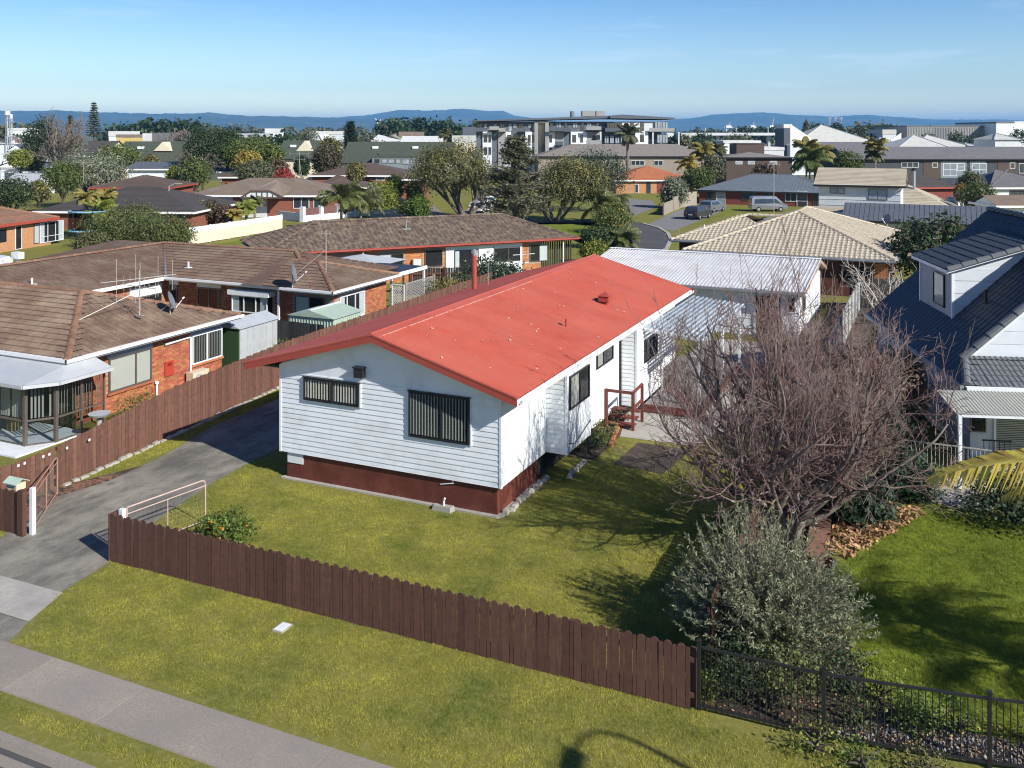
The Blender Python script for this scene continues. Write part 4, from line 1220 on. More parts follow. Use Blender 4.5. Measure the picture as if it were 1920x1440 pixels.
# conservatory at the corner
m = MB()
top = [(-33, 22.90, 2.40), (-27.06, 22.90, 2.40), (-27.06, 24.12, 2.40)]
out = [(-33, 21.05, 2.12), (-26.86, 21.10, 2.12), (-26.22, 21.95, 2.12), (-26.18, 24.12, 2.12)]
m.poly([top[0], out[0], out[1], top[1]]); m.poly([top[1], out[1], out[2]]); m.poly([top[1], out[2], out[3], top[2]])
M['canopy'] = mat('grey_canopy_metal', (0.50, 0.52, 0.53), .5, .06, 2, metal=.1)
cv = m.build('conservatory_roof', M['canopy'], h1)
m = MB()
for p, q in zip(out, out[1:]): m.bar((p[0], p[1], p[2]-.04), (q[0], q[1], q[2]-.04), .10, .11)
m.build('gutter', M['canopy'], cv)
cp = [(-30.3, 21.5), (-28.72, 21.5), (-27.22, 21.5), (-26.78, 22.25), (-26.74, 23.25), (-26.74, 24.4)]
cp = [(-31.6, 21.45), (-30.2, 21.45), (-28.62, 21.45), (-27.2, 21.45), (-26.62, 22.15), (-26.60, 23.15), (-26.60, 24.1)]
for i, p in enumerate(cp):
    m = MB(); m.bar((p[0], p[1], 0.02), (p[0], p[1], 2.08), .11 if i in (3, 4) else .06); m.build('conservatory_post', M['alum'], h1)
for p, q in zip(cp, cp[1:]):
    m = MB()
    for z in (.06, .86, 2.02): m.bar((*p, z), (*q, z), .05, .06)
    sash = m.build('conservatory_window', M['alum'], h1)
    d = Vector((q[0]-p[0], q[1]-p[1], 0)); L = d.length; d.normalize(); nrm = Vector((d.y, -d.x, 0))
    W = Wall((p[0], p[1], 0), d, nrm)
    m = MB(); W.box(m, .06, L-.06, .90, 1.98, .0, .008); m.build('pane', M['glass_dark'], sash)
    m = MB(); W.box(m, .06, L-.06, .10, .82, .0, .008); m.build('pane', M['glass_dark'], sash)
    m = MB(); k = int(L/.11)
    for i in range(k):
        if (i*7) % 5 == 0: continue
        x = .08 + i*.11; m.bar(W.P(x, .9, -.10), W.P(x, 1.98, -.10), .07, .004, up=(d*.6 + nrm*.8))
    m.build('blind', M['blind'], sash)
m = MB(); m.box(-33, -27.25, 23.46, 23.5, 0, 2.1); m.build('inner_wall', mat('olive_inner_wall', (0.12, 0.10, 0.045), .8, .2, 3), h1)
m = MB(); m.box(-33, -26.55, 20.6, 23.4, -.02, .05); m.build('terrace', M['white'], h1)
m = MB(); m.tube([(-29.1, 22.5, .06), (-29.1, 22.5, .5)], .22, 10); m.box(-29.4, -28.8, 22.6, 22.75, .4, 1.0); o = m.build('wicker_chair', mat('wicker', (0.30, 0.23, 0.13), .8, .2, 9)); tag(o, 'rounded wicker chair seen through the conservatory glass', 'chair')
# roof fittings of the near brick house
def vent_pipe(parent, x, y, z, h=.32, r=.05, m='white'):
    b = MB(); b.tube([(x, y, z-.1), (x, y, z+h)], r, 8); b.box(x-.16, x+.16, y-.14, y+.14, z-.02, z+.03); b.build('vent_pipe', M[m], parent)

def antenna(x, y, z, h, label, booms, stay=None):
    t = thing('tv_antenna', label, 'antenna', (x, y, z))
    m = MB(); m.tube([(x, y, z-.05), (x, y, z+h)], .022, 6); m.box(x-.2, x+.2, y-.05, y+.05, z, z+.02); m.build('mast', M['galv'], t)
    for zb, dx, dy, L, els in booms:
        m = MB(); d = Vector((dx, dy, 0)).normalized()
        c = Vector((x, y, zb)); m.bar(c - d*L*.5, c + d*L*.5, .022); bo = m.build('boom', M['galv'], t)
        for s, e, vertical in els:
            m = MB(); p = c + d*L*s
            ax = Vector((0, 0, 1)) if vertical else Vector((-d.y, d.x, 0))
            m.tube([p - ax*e, p + ax*e], .009, 5); m.build('element', M['galv'], bo)
    if stay:
        m = MB(); m.tube([(x, y, z+h*.55), stay], .014, 5); m.build('stay', M['galv'], t)
    return t
M['galv'] = mat('dull_galvanised', (0.48, 0.46, 0.42), .5, .12, 8, metal=.3)
antenna(-28.3, 27.35, 3.18, 1.75, 'tall dull metal TV antenna with upright rods on the near brown roof',
        [(4.30, -1, .12, 1.9, [(-.5, .34, 1), (-.3, .34, 1), (-.15, .36, 1), (-.02, .95, 1), (.3, .36, 1), (.5, .33, 1)]), (4.62, .35, 1, 3.0, [(-.3, .85, 1), (-.05, .95, 1), (.25, .8, 1), (.45, .6, 1)])], stay=(-29.3, 25.4, 3.28))
def dish(x, y, z, aim, label, r=.42, post=.6, stays=True):
    t = thing('satellite_dish', label, 'satellite dish', (x, y, z))
    m = MB(); m.tube([(x, y, z), (x, y, z+post)], .025, 7); m.build('post', M['galv'], t)
    a = Vector(aim).normalized(); u = a.cross(Vector((0,0,1))).normalized(); v = u.cross(a)
    c = Vector((x, y, z+post)); m = MB(); rings = [(0, 0), (.35, .012), (.7, .05), (1, .105)]; n = 18; vs, fs = [], []
    for rr_, dd in rings:
        for k in range(n):
            t_ = 2*math.pi*k/n; vs.append(tuple(c + (u*math.cos(t_) + v*math.sin(t_)*1.1)*r*rr_ + a*dd*r*2))
    for i in range(3):
        for k in range(n): fs.append((i*n+k, i*n+(k+1) % n, (i+1)*n+(k+1) % n, (i+1)*n+k))
    m.add(vs, fs); m.build('reflector', M['dishgrey'], t, smooth=True)
    m = MB(); e = c - v*r*.95 + a*.1; f_ = c + a*r*1.5 - v*r*.25; m.bar(e, f_, .03); m.build('feed_arm', M['white'], t)
    m = MB(); m.tube([f_ - a*.02 - u*.10, f_ - a*.02 + u*.10], .035, 7); m.build('receiver', M['white'], t)
    if stays:
        m = MB(); m.tube([(x, y, z+post*.8), (x-.75, y-.35, z-.18)], .012, 5); m.tube([(x, y, z+post*.8), (x-.35, y+.75, z-.05)], .012, 5); m.build('stay', M['galv'], t)
    return t
M['dishgrey'] = mat('dish_grey', (0.16, 0.17, 0.19), .5, .06, 4)
dish(-28.25, 28.9, 2.95, (.80, .50, .38), 'grey satellite dish on a stayed post low on the near brown tiled roof', r=.36, post=.55)
# silver and green garden sheds
sh = thing('garden_shed', 'silver metal garden shed with a dark green door beside the driveway fence', 'shed', (-28, 33, 0))
m = MB(); m.box(-28.85, -27.30, 31.95, 34.5, 0, 1.86); m.build('wall', M['zinc_wall'], sh)
for i in range(6):
    y = 31.98 + i*.425; m = MB(); m.box(-27.30, -27.285, y, y+.40, .02, 1.85); m.build('wall_panel', M['zinc_wall'], sh)
m = MB(); m.prism([(-28.95, 31.85, 1.90), (-27.2, 31.85, 1.87), (-28.08, 31.85, 2.16)], (0, 2.75, 0)); m.build('roof', M['zinc_wall'], sh)
M['green_door'] = mat('dark_green_paint', (0.045, 0.085, 0.038), .5, .1, 4)
for x0, x1 in ((-28.80, -28.08), (-28.06, -27.34)):
    m = MB(); m.box(x0, x1, 31.92, 31.948, .02, 1.84); m.build('door', M['green_door'], sh)
gs = thing('garden_shed', 'small pale green ribbed metal garden shed in front of the second brick house', 'shed', (-26.1, 36.4, 0))
M['shedgreen'] = mat('pale_green_sheet', (0.40, 0.50, 0.40), .5, .07, 3, rnd=.05)
m = MB(); m.box(-27.35, -24.85, 35.35, 37.5, 0, 1.86); m.build('wall', M['shedgreen'], gs)
cs = corr_sheet((-27.35, 35.335, 0), (2.5, 0, 0), (0, 0, 1.86), .16, .022, trap=True); cs.build('wall_panel', M['shedgreen'], gs)
m = MB()
for i in range(13): m.box(-24.85, -24.83, 35.40+i*.165, 35.5+i*.165, 0, 1.85)
m.build('wall_rib', M['shedgreen'], gs, kind='stuff')
m = MB(); m.prism([(-27.42, 35.25, 1.88), (-24.75, 35.25, 1.88), (-26.1, 35.25, 2.18)], (0, 2.35, 0)); m.build('roof', M['shedgreen'], gs)
m = MB(); m.bar((-26.1, 35.24, 2.20), (-26.1, 37.61, 2.20), .16, .03); m.build('ridge_cap', M['white'], gs)
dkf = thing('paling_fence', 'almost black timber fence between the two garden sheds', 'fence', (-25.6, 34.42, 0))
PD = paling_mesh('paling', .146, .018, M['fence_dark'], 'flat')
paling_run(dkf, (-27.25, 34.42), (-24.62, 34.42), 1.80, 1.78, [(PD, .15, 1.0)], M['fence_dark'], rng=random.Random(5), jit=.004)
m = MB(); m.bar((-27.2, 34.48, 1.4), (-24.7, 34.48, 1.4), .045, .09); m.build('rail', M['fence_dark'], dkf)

# ---------------------------------------------------------------- second brick house (L-shaped, tiled)
h2 = thing('brick_house', 'L-shaped brown tiled brick house behind the near one with white gutters and a bay window', 'house', (-36, 41, 0))
ZE2, K2 = 2.52, .29
f, r2 = hip(-50, -28.3, 38.45, 46.7, ZE2, K2)
fw_, rw = hip(-32.6, -26.95, 38.25, 44.4, ZE2, K2, 'g')
yr, zr = 42.57, ZE2 + K2*4.12
rf = roof_base(h2, [f['front'], f['back'], f['right'], fw_['front'], fw_['right'], fw_['back'], [(-37.95, 24, ZE2), (-37.95, 38.5, ZE2), (-42.1, 42.6, zr), (-42.1, 24, zr)]], M['tile_brown2'])
TR = TileRoof(rf, M['tile_brown2'], budget=300)
TR.face([(-37.95, 38.45, ZE2), (-31.2, 38.45, ZE2), (-32.45, yr, zr), (-42.1, yr, zr)])
TR.face([(-31.2, 38.25, ZE2), (-26.95, 38.25, ZE2), (-30.03, 41.33, ZE2+K2*3.08), (-32.0, 41.33, ZE2+K2*3.08)])
TR.face(fw_['right']); TR.face(f['right'])
TR.face([(-37.95, 26, ZE2), (-37.95, 38.5, ZE2), (-42.1, 42.6, zr), (-42.1, 26, zr)])
TR.ridge((-42.1, yr, zr), (-32.45, yr, zr), M['ridge_brown'], .12)
TR.ridge((-42.1, 26, zr), (-42.1, 42.5, zr), M['ridge_brown'], .12)
TR.ridge((-28.3, 38.45, ZE2+.02), (-32.45, yr, zr), M['ridge_brown'], .12)
TR.ridge((-26.95, 38.25, ZE2+.02), (-30.03, 41.33, ZE2+K2*3.08), M['ridge_brown'], .13); TR.ridge((-26.95, 44.4, ZE2+.02), (-30.03, 41.33, ZE2+K2*3.08), M['ridge_brown'], .13); TR.ridge((-30.03, 41.33, ZE2+K2*3.08), (-32.2, 41.33, ZE2+K2*3.08), M['ridge_brown'], .12)
TR.finish()
m = MB(); m.prism([(-37.93, 38.4, ZE2+.02), (-42.0, 42.5, zr+.02), (-42.1, 42.6, zr+.02), (-37.85, 38.5, ZE2+.02)], (0, 0, .03)); m.build('valley', M['greymetal'], rf)
eaves(h2, -38.0, -28.3, 38.45, 46.7, ZE2, M['fascia_white'], sides='f', gut=M['fascia_white'])
eaves(h2, -30.0, -26.95, 38.25, 44.4, ZE2, M['fascia_white'], sides='fr', gut=M['fascia_white'])
m = MB(); m.box(-37.95, -37.93, 24, 38.43, ZE2-.18, ZE2+.012); m.build('fascia', M['fascia_white'], h2)
m = MB(); m.box(-50, -28.9, 39.05, 46.2, 0, 2.4); m.box(-28.9, -27.45, 39.05, 43.9, 0, 2.38); m.box(-46, -38.45, 24, 39.04, 0, 2.4); m.build('wall', M['mortar'], h2)
Wf2 = Wall((0, 39.05, 0), (1, 0, 0), (0, -1, 0)); Wr2 = Wall((-27.45, 0, 0), (0, 1, 0), (1, 0, 0)); Wi2 = Wall((-38.45, 0, 0), (0, 1, 0), (1, 0, 0))
bricks(h2, Wf2, -38.4, -27.45, .02, 2.36, [(-38.16, -37.6, .8, 2.4), (-36.2, -34.64, .8, 2.4), (-33.7, -31.1, .6, 2.4), (-29.9, -27.5, 0, 2.4)], mat('dark_orange_brick', (0.30, 0.10, 0.05), .85, .25, 12, rnd=.3, hue=.02))
bricks(h2, Wr2, 39.05, 43.9, .02, 2.36, [(39.3, 41.8, .5, 2.4)])
bricks(h2, Wi2, 35, 39.05, .02, 2.36, [(36.4, 38.7, .5, 2.4)])
window(h2, Wf2, -38.14, -37.62, .95, 2.02, M['alum'], (), None, d=.015)
window(h2, Wf2, -36.18, -34.66, .95, 2.00, M['alum'], (.5,), None, d=.015, glass='glass_dark')
window(h2, Wr2, 39.5, 41.7, .75, 2.02, M['white'], (.28, .62), 'ends', d=.015, blind_mat=M['curtain'])
window(h2, Wi2, 36.5, 38.66, .75, 1.60, M['alum'], (.5,), None, d=.015)
m = MB(); Wi2.box(m, 36.5, 38.66, 1.62, 2.12, 0, .06); m.build('window_panel', M['white'], h2)
for a0, a1 in ((-38.2, -37.55), (-36.24, -34.6)):
    m = MB(); Wf2.box(m, a0, a1, 2.03, 2.22, 0, .06); m.build('head_panel', M['white'], h2)
# bay window
m = MB(); m.box(-33.55, -31.2, 38.62, 39.04, .62, .98); m.build('bay_base', M['brick'], h2)
Wb = Wall((0, 38.62, 0), (1, 0, 0), (0, -1, 0)); Wbr = Wall((-31.2, 0, 0), (0, 1, 0), (1, 0, 0))
m = MB(); m.box(-33.5, -31.25, 38.66, 39.04, .985, 1.86); m.build('bay_core', M['interior'], h2)
window(h2, Wb, -33.5, -31.22, 1.0, 1.86, M['white'], (.34, .68), 'ends', d=.0, blind_mat=M['curtain'])
m = MB(); m.box(-33.7, -31.05, 38.46, 39.04, 1.88, 2.14); m.build('bay_head', M['white'], h2)
window(h2, Wf2, -29.8, -28.0, .05, 2.02, M['alum'], (.5,), 'left', d=.015, blind_mat=M['curtain'])
m = MB(); m.bar((-30.5, 38.6, 0), (-30.5, 38.6, 2.33), .09); m.build('verandah_post', M['white'], h2)
vent_pipe(h2, -37.4, 39.6, 2.9); vent_pipe(h2, -39.6, 31.6, 3.0)
dish(-29.35, 38.22, 2.35, (.85, .42, .22), 'grey satellite dish on a curved bracket at the gutter of the L-shaped brick house', r=.46, post=.95, stays=False)
t = antenna(-28.75, 40.2, 3.05, 2.2, 'thin pale antenna mast with two slanting stays on the brown hip roof end', [(5.1, 1, .3, .5, [(-.5, .1, 1), (.5, .1, 1)])], stay=(-30.0, 39.3, 3.0))
# carport and lattice at its back
cpt = thing('carport', 'flat dark roofed carport with white edge behind the second brick house', 'carport', (-29, 46.5, 0))
m = MB(); m.box(-30.8, -27.5, 44.5, 48.4, 2.40, 2.44); m.build('roof', M['steel_dark'], cpt)
m = MB(); m.box(-27.5, -27.46, 44.45, 48.45, 2.26, 2.47); m.build('fascia', M['white'], cpt)
for y in (44.7, 48.3):
    m = MB(); m.bar((-27.6, y, 0), (-27.6, y, 2.4), .1); m.build('post', M['white'], cpt)
for i in range(7):
    m = MB(); m.box(-30.78, -30.74, 44.6+i*.55, 45.1+i*.55, .1, 2.3); m.build('wall_panel', M['zinc_wall'], cpt)
gz = thing('gazebo_roof', 'low grey hipped canopy roof beyond the carport', 'canopy', (-33, 50, 0))
m = MB(); m.add([(-35.2, 48.5, 2.2), (-30.9, 48.5, 2.2), (-30.9, 52.0, 2.2), (-35.2, 52.0, 2.2), (-33.1, 50.2, 2.62)], [(0,1,4), (1,2,4), (2,3,4), (3,0,4)]); m.build('roof', M['canopy'], gz)
for x, y in ((-35, 48.7), (-31.1, 48.7), (-31.1, 51.8), (-35, 51.8)):
    m = MB(); m.bar((x, y, 0), (x, y, 2.2), .09); m.build('post', M['greymetal'], gz)
lt = thing('lattice_fence', 'grey diagonal lattice screen beside the second brick house', 'lattice', (-27.5, 46, 0))
def lattice(t, W, a0, a1, t0, t1, m, stp=.16, nm='lattice_panel'):
    mb = MB(); h = t1 - t0; x = a0 - h
    while x < a1:
        for sgn in (1, -1):
            s0, s1 = (x, x + h) if sgn > 0 else (x + h, x)
            p, q = Vector((s0, t0)), Vector((s1, t1))
            lo, hi = 0.0, 1.0
            dx = q.x - p.x
            ta, tb = (a0 - p.x)/dx, (a1 - p.x)/dx
            lo, hi = max(lo, min(ta, tb)), min(hi, max(ta, tb))
            if hi - lo > .02:
                A, B = p.lerp(q, lo), p.lerp(q, hi)
                mb.bar(W.P(A.x, A.y, .006*sgn), W.P(B.x, B.y, .006*sgn), .03, .008, up=W.n)
        x += stp
    mb.build(nm, m, t, kind='stuff')
    fr = MB(); W.box(fr, a0-.04, a1+.04, t1, t1+.05, -.02, .03); W.box(fr, a0-.04, a1+.04, t0-.05, t0, -.02, .03); W.box(fr, a0-.05, a0, t0, t1, -.02, .03); W.box(fr, a1, a1+.05, t0, t1, -.02, .03); fr.build('frame', m, t)
M['lattice'] = mat('grey_lattice', (0.30, 0.29, 0.28), .8, .15, 5)
lattice(lt, Wall((-27.0, 0, 0), (0, 1, 0), (1, 0, 0)), 45.2, 48.2, .25, 1.85, M['lattice'])
lattice(lt, Wall((0, 44.5, 0), (1, 0, 0), (0, -1, 0)), -27.4, -26.7, .3, 1.9, M['white'])
for y in (45.1, 48.3):
    m = MB(); m.bar((-26.95, y, 0), (-26.95, y, 2.0), .1); m.build('post', M['timber_grey'], lt)
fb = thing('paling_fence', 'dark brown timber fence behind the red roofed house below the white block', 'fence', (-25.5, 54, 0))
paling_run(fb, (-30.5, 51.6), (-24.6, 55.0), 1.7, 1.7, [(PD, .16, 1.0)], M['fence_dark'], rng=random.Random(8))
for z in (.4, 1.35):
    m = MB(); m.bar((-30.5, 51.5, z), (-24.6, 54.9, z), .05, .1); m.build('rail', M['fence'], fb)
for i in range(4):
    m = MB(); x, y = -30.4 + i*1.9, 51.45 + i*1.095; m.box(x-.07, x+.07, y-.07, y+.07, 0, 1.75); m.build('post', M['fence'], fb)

# ---------------------------------------------------------------- third house (dark tiles, red gutters)
A3 = math.atan2(14.44, 12.43)
F3 = Fr((-36.78, 51.23), A3)
h3 = thing('brick_house', 'long dark brown tiled hip roof house with red gutters and a white walled centre', 'house', (-36.78, 51.23, 0), A3)
f, r3 = hip(-4.0, 19.0, 0, 8.6, 2.5, .36)
rf = roof_base(h3, f.values(), M['tile_dark'])
TR = TileRoof(rf, M['tile_dark'], tw=.34, th=.40, budget=300, style='pan')
TR.face(f['front']); TR.face(f['left']); TR.face(f['right'])
for a, b in r3: TR.ridge(a, b, M['tile_dark'], .14, .42)
TR.finish()
eaves(h3, -4, 19, 0, 8.6, 2.5, M['red_trim'], sides='fr', gut=M['red_trim'])
m = MB(); m.box(-3.5, 16.2, .55, 8.1, 0, 2.34); m.build('wall', M['mortar'], h3)
W3 = Wall((0, .55, 0), (1, 0, 0), (0, -1, 0)); L3 = lambda px: F3.lx(px, .55)
M['brick_y'] = mat('yellow_orange_brick', (0.46, 0.19, 0.07), .85, .15, 10, rnd=.25, hue=.012)
wa, wb = L3(835), L3(978)
bricks(h3, W3, L3(600), wa, .02, 2.3, [(L3(622), L3(665), .9, 2.4), (L3(708), L3(757), .8, 2.4), (L3(795), L3(830), .8, 2.4)], M['brick_y'])
bricks(h3, W3, wb, 16.2, .02, 2.3, [(L3(990), L3(1028), .7, 2.4)], M['brick_y'])
m = MB(); W3.box(m, wa, wb, 0, 2.33, .0, .10); m.build('wall_panel', M['white'], h3)
W3b = Wall((0, .45, 0), (1, 0, 0), (0, -1, 0))
window(h3, W3b, L3(851), L3(896), .05, 2.0, M['black'], (.33, .66), 'ends', d=.0, blind_mat=M['curtain'])
window(h3, W3b, L3(925), L3(974), 1.0, 2.0, M['alum'], (.55,), None, d=.0)
window(h3, W3, L3(710), L3(756), 1.0, 2.0, M['alum'], (.5,), 'left', d=.015, blind_mat=M['curtain'])
window(h3, W3, L3(796), L3(829), .95, 2.1, M['alum'], (), None, d=.015)
window(h3, W3, L3(993), L3(1027), .85, 2.1, M['alum'], (.5,), 'right', d=.015, blind_mat=M['curtain'])
m = MB(); m.tube([(L3(678), .2, .0), (L3(678), .2, 2.3)], .05, 7); m.tube([(L3(1052), .2, .0), (L3(1052), .2, 2.3)], .05, 7); m.build('downpipe', M['white'], h3)
m = MB(); m.box(L3(772), L3(786), .15, .52, .95, 1.55); m.build('heat_pump', M['white'], h3)
m = MB(); m.tube([(3.9+2.6, 2.6, 3.2), (6.5, 2.6, 4.0)], .05, 7); m.box(6.2, 6.8, 2.4, 2.8, 3.40, 3.46); m.build('vent_pipe', M['greymetal'], h3)
for i in range(14):
    m = MB(); x = 16.4 + i*.19; m.box(x, x+.10, 1.0, 1.04, .1, 2.2); m.build('carport_slat', M['fence_dark'], h3)
clp = thing('clothesline', 'thin white clothesline frame beside the bushes behind the red roof', 'clothesline', (-24.8, 56.5, 0))
m = MB(); m.tube([(-24.6, 56.9, 0), (-24.6, 56.9, 2.6)], .02, 6); m.build('pole', M['galv'], clp)
m = MB(); m.bar((-26.3, 56.0, 1.55), (-24.6, 56.9, 1.75), .04, .06); m.build('arm', M['white'], clp)
m = MB(); m.bar((-25.6, 56.6, 2.2), (-24.3, 57.2, 2.3), .03, .04); m.build('arm', M['white'], clp)

# ---------------------------------------------------------------- silver roofed garage
gr = thing('garage', 'white garage with a silver ribbed metal roof behind the white house', 'garage', (-12, 50, 0))
GX0, GX1, GY0, GYR, GY1 = -18.3, -6.0, 48.0, 55.0, 58.0
sheetg = corr_sheet((GX0, GY0, 2.42), (GX1-GX0, 0, 0), (0, GYR-GY0, .80), .19, .03, trap=True); sheetg.build('roof', M['zinc'], gr)
m = MB(); m.poly([(GX0, GYR, 3.21), (GX1, GYR, 3.21), (GX1, GY1, 2.45), (GX0, GY1, 2.45)]); m.build('roof', M['zinc'], gr)
m = MB(); m.prism([(GX0, GYR-.2, 3.245), (GX0, GYR, 3.28), (GX0, GYR+.2, 3.24)], (GX1-GX0, 0, 0)); m.build('ridge_cap', M['white'], gr)
m = MB(); m.box(GX0, GX1, GY0-.12, GY0, 2.30, 2.42); m.build('gutter', M['greymetal'], gr)
m = MB(); m.box(GX0, GX1-.02, GY0, GY0+.5, 2.27, 2.29); m.build('soffit', M['grey_soffit'], gr)
M['greywall'] = mat('grey_white_board', (0.58, 0.60, 0.62), .6, .06, 3)
m = MB(); m.prism([(GX0+.3, GY0+.5, 0), (GX0+.3, GY0+.5, 2.30), (GX0+.3, GYR, 3.12), (GX0+.3, GY1-.3, 2.4), (GX0+.3, GY1-.3, 0)], (GX1-GX0-.65, 0, 0)); m.build('wall', M['greywall'], gr)
Wg = Wall((0, GY0+.5, 0), (1, 0, 0), (0, -1, 0)); Wgr = Wall((GX1-.35, 0, 0), (0, 1, 0), (1, 0, 0))
for i in range(14):
    for a0, a1 in ((-11.9, -8.50), (-7.2, -6.35)): board(Wg, a0, a1, .05+i*.158, .158, gr)
m = MB(); Wg.box(m, -8.46, -7.24, .03, 2.05, 0, .05); dr = m.build('door', mat('brown_door', (0.10, 0.045, 0.03), .6, .2, 5), gr)
for a0 in (-8.55, -7.23):
    m = MB(); Wg.box(m, a0, a0+.1, .0, 2.1, 0, .07); m.build('door_jamb', M['white'], dr)
window(gr, Wg, -6.9, -6.5, 1.3, 2.1, M['white'], (), None, d=.03)
window(gr, Wgr, 49.6, 50.6, 1.2, 2.2, M['alum'], (.5,), None, d=.01)
m = MB(); Wgr.box(m, 48.5, 57.6, .02, 2.28, 0, .012); m.build('wall_sheet', M['white'], gr)
m = MB(); m.prism([(GX1-.36, GYR, 3.17), (GX1-.36, GY0-.02, 2.36), (GX1-.36, GY0-.02, 2.20), (GX1-.36, GYR, 3.0), (GX1-.36, GY1, 2.25), (GX1-.36, GY1, 2.42)], (.36, 0, 0)); m.build('barge_board', mat('rusty_barge', (0.30, 0.17, 0.11), .8, .2, 5, col2=(0.55, 0.50, 0.42), scale2=1.5, amt2=.3), gr)
# open timber gap beneath the garage eave at the left, grey wall beyond
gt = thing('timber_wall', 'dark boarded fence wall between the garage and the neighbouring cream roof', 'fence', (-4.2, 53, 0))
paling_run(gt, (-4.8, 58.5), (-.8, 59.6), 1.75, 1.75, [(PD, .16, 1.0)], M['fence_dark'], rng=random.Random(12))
wf = thing('boundary_fence', 'pale grey sheet fence running beside the garage towards the plum tree', 'fence', (-4.4, 50, 0))
for i in range(9):
    m = MB(); y = 40.5 + i*2.0; m.box(-4.25, -4.21, y, y+1.98, 0, 1.65); m.build('panel', M['zinc_wall'], wf)
    m = MB(); m.box(-4.30, -4.16, y-.05, y+.05, 0, 1.7); m.build('post', M['timber_grey'], wf)

# ---------------------------------------------------------------- cream tiled house
h4 = thing('brick_house', 'cream tiled hip roof house with dark brick walls behind the silver garage', 'house', (-9, 69, 0))
f, r4 = hip(-15.6, -2.4, 62.0, 79.6, 2.45, .345, axis='y') if False else hip(62.0, 79.6, -15.6, -2.4, 2.45, .345)
sw = lambda p: (p[1], p[0], p[2])
F4 = {n: [sw(p) for p in q] for n, q in f.items()}; r4 = [(sw(a), sw(b)) for a, b in r4]
g4, rw4 = hip(-17.9, -9, 67.6, 77.0, 2.45, .345)
rf = roof_base(h4, list(F4.values()) + [g4['front'], g4['left'], g4['back']], M['tile_cream'])
TR = TileRoof(rf, M['tile_cream'], tw=.30, th=.36, budget=300, style='pan', lift=.035)
TR.face([(-15.6, 62, 2.45), (-2.4, 62, 2.45), (-9.0, 68.6, 2.45+.345*6.6)])
TR.face([(-2.4, 62, 2.45), (-2.4, 79.6, 2.45), (-9, 73.0, 2.45+.345*6.6), (-9, 68.6, 2.45+.345*6.6)])
TR.face(g4['front']); TR.face(g4['left'])
for a, b in ((( -15.6, 62, 2.47), (-9, 68.6, 4.74)), ((-2.4, 62, 2.47), (-9, 68.6, 4.74)), ((-9, 68.6, 4.74), (-9, 73, 4.74)), ((-2.4, 79.6, 2.47), (-9, 73, 4.74)), ((-17.9, 67.6, 2.47), (-13.2, 72.3, 4.08)), ((-13.2, 72.3, 4.08), (-9.5, 72.3, 4.08))): TR.ridge(a, b, M['ridge_cream'], .13)
TR.finish()
eaves(h4, -15.6, -2.4, 62, 79.6, 2.45, M['grey_soffit'], sides='fr', gut=M['greymetal'])
eaves(h4, -17.9, -15.6, 67.6, 77, 2.45, M['grey_soffit'], sides='fl', gut=M['greymetal'])
m = MB(); m.box(-15.1, -2.95, 62.5, 79, 0, 2.28); m.box(-17.4, -15.1, 68.1, 76.5, 0, 2.28); m.build('wall', mat('dark_red_brick', (0.10, 0.035, 0.025), .85, .3, 5), h4)
W4 = Wall((0, 62.5, 0), (1, 0, 0), (0, -1, 0))
window(h4, W4, -5.6, -4.0, .9, 2.0, M['alum'], (.5,), None, d=.01)
bricks(h4, W4, -3.7, -2.95, .02, 2.2, (), M['brick_y'])
dish(-3.6, 77.2, 2.9, (-.6, -.75, .35), 'grey satellite dish on the cream tiled roof beside the magnolia tree', r=.38, post=.75, stays=False)
vent_pipe(h4, -15.9, 69.6, 3.0, .45, .04)
t = antenna(-17.3, 67.7, 2.4, .5, 'tiny rod aerial at the front corner of the cream tiled roof', [(2.95, 1, -.2, 2.2, [(-.5, .25, 1), (0, .3, 1), (.5, .25, 1)])])
t = antenna(-12.1, 77.6, 3.3, 4.6, 'tall thin pole aerial rising behind the cream tiled roof', [(7.7, 1, .2, .9, [(-.5, .15, 1), (.5, .2, 1)])])

# ---------------------------------------------------------------- blue grey house on the right
A5 = TH - R(6.8)
F5 = Fr((14.0*CT - 29.2*ST, 14.0*ST + 29.2*CT), A5)
h5 = thing('tiled_house', 'steep charcoal blue tiled house with pale blue boards and a dormer at the right', 'house', (F5.o[0], F5.o[1], 0), A5)
k5 = .92; zr = 2.45
P5 = lambda x, y: (x, y, zr + k5*x)
main = [P5(0, 0), P5(0, 11.6), P5(5.0, 11.6), P5(5.0, 1.5), P5(.5, 1.5)]
base = MB(); base.poly([P5(0, -.0), P5(.5, 1.5), P5(5, 1.5), P5(5, 11.6), P5(0, 11.6)]); base.poly([(10, 1.5, zr), (10, 11.6, zr), P5(5, 11.6), P5(5, 1.5)])
rf5 = base.build('roof', M['tile_blue'], h5)
TR = TileRoof(rf5, M['tile_blue'], tw=.33, th=.37, budget=300, style='flat', lift=.03)
# eave runs along +y; tiles laid from the gutter up
TR.cand = []
def face_local(pts, indiv=True):
    TR.face(pts, indiv)
_cam_save = CAMH
face_local([P5(0, 11.6), P5(0, 1.5), P5(5.0, 1.5), P5(5.0, 11.6)]); face_local([P5(0, 1.5), P5(0, 0), P5(.5, 1.5)])
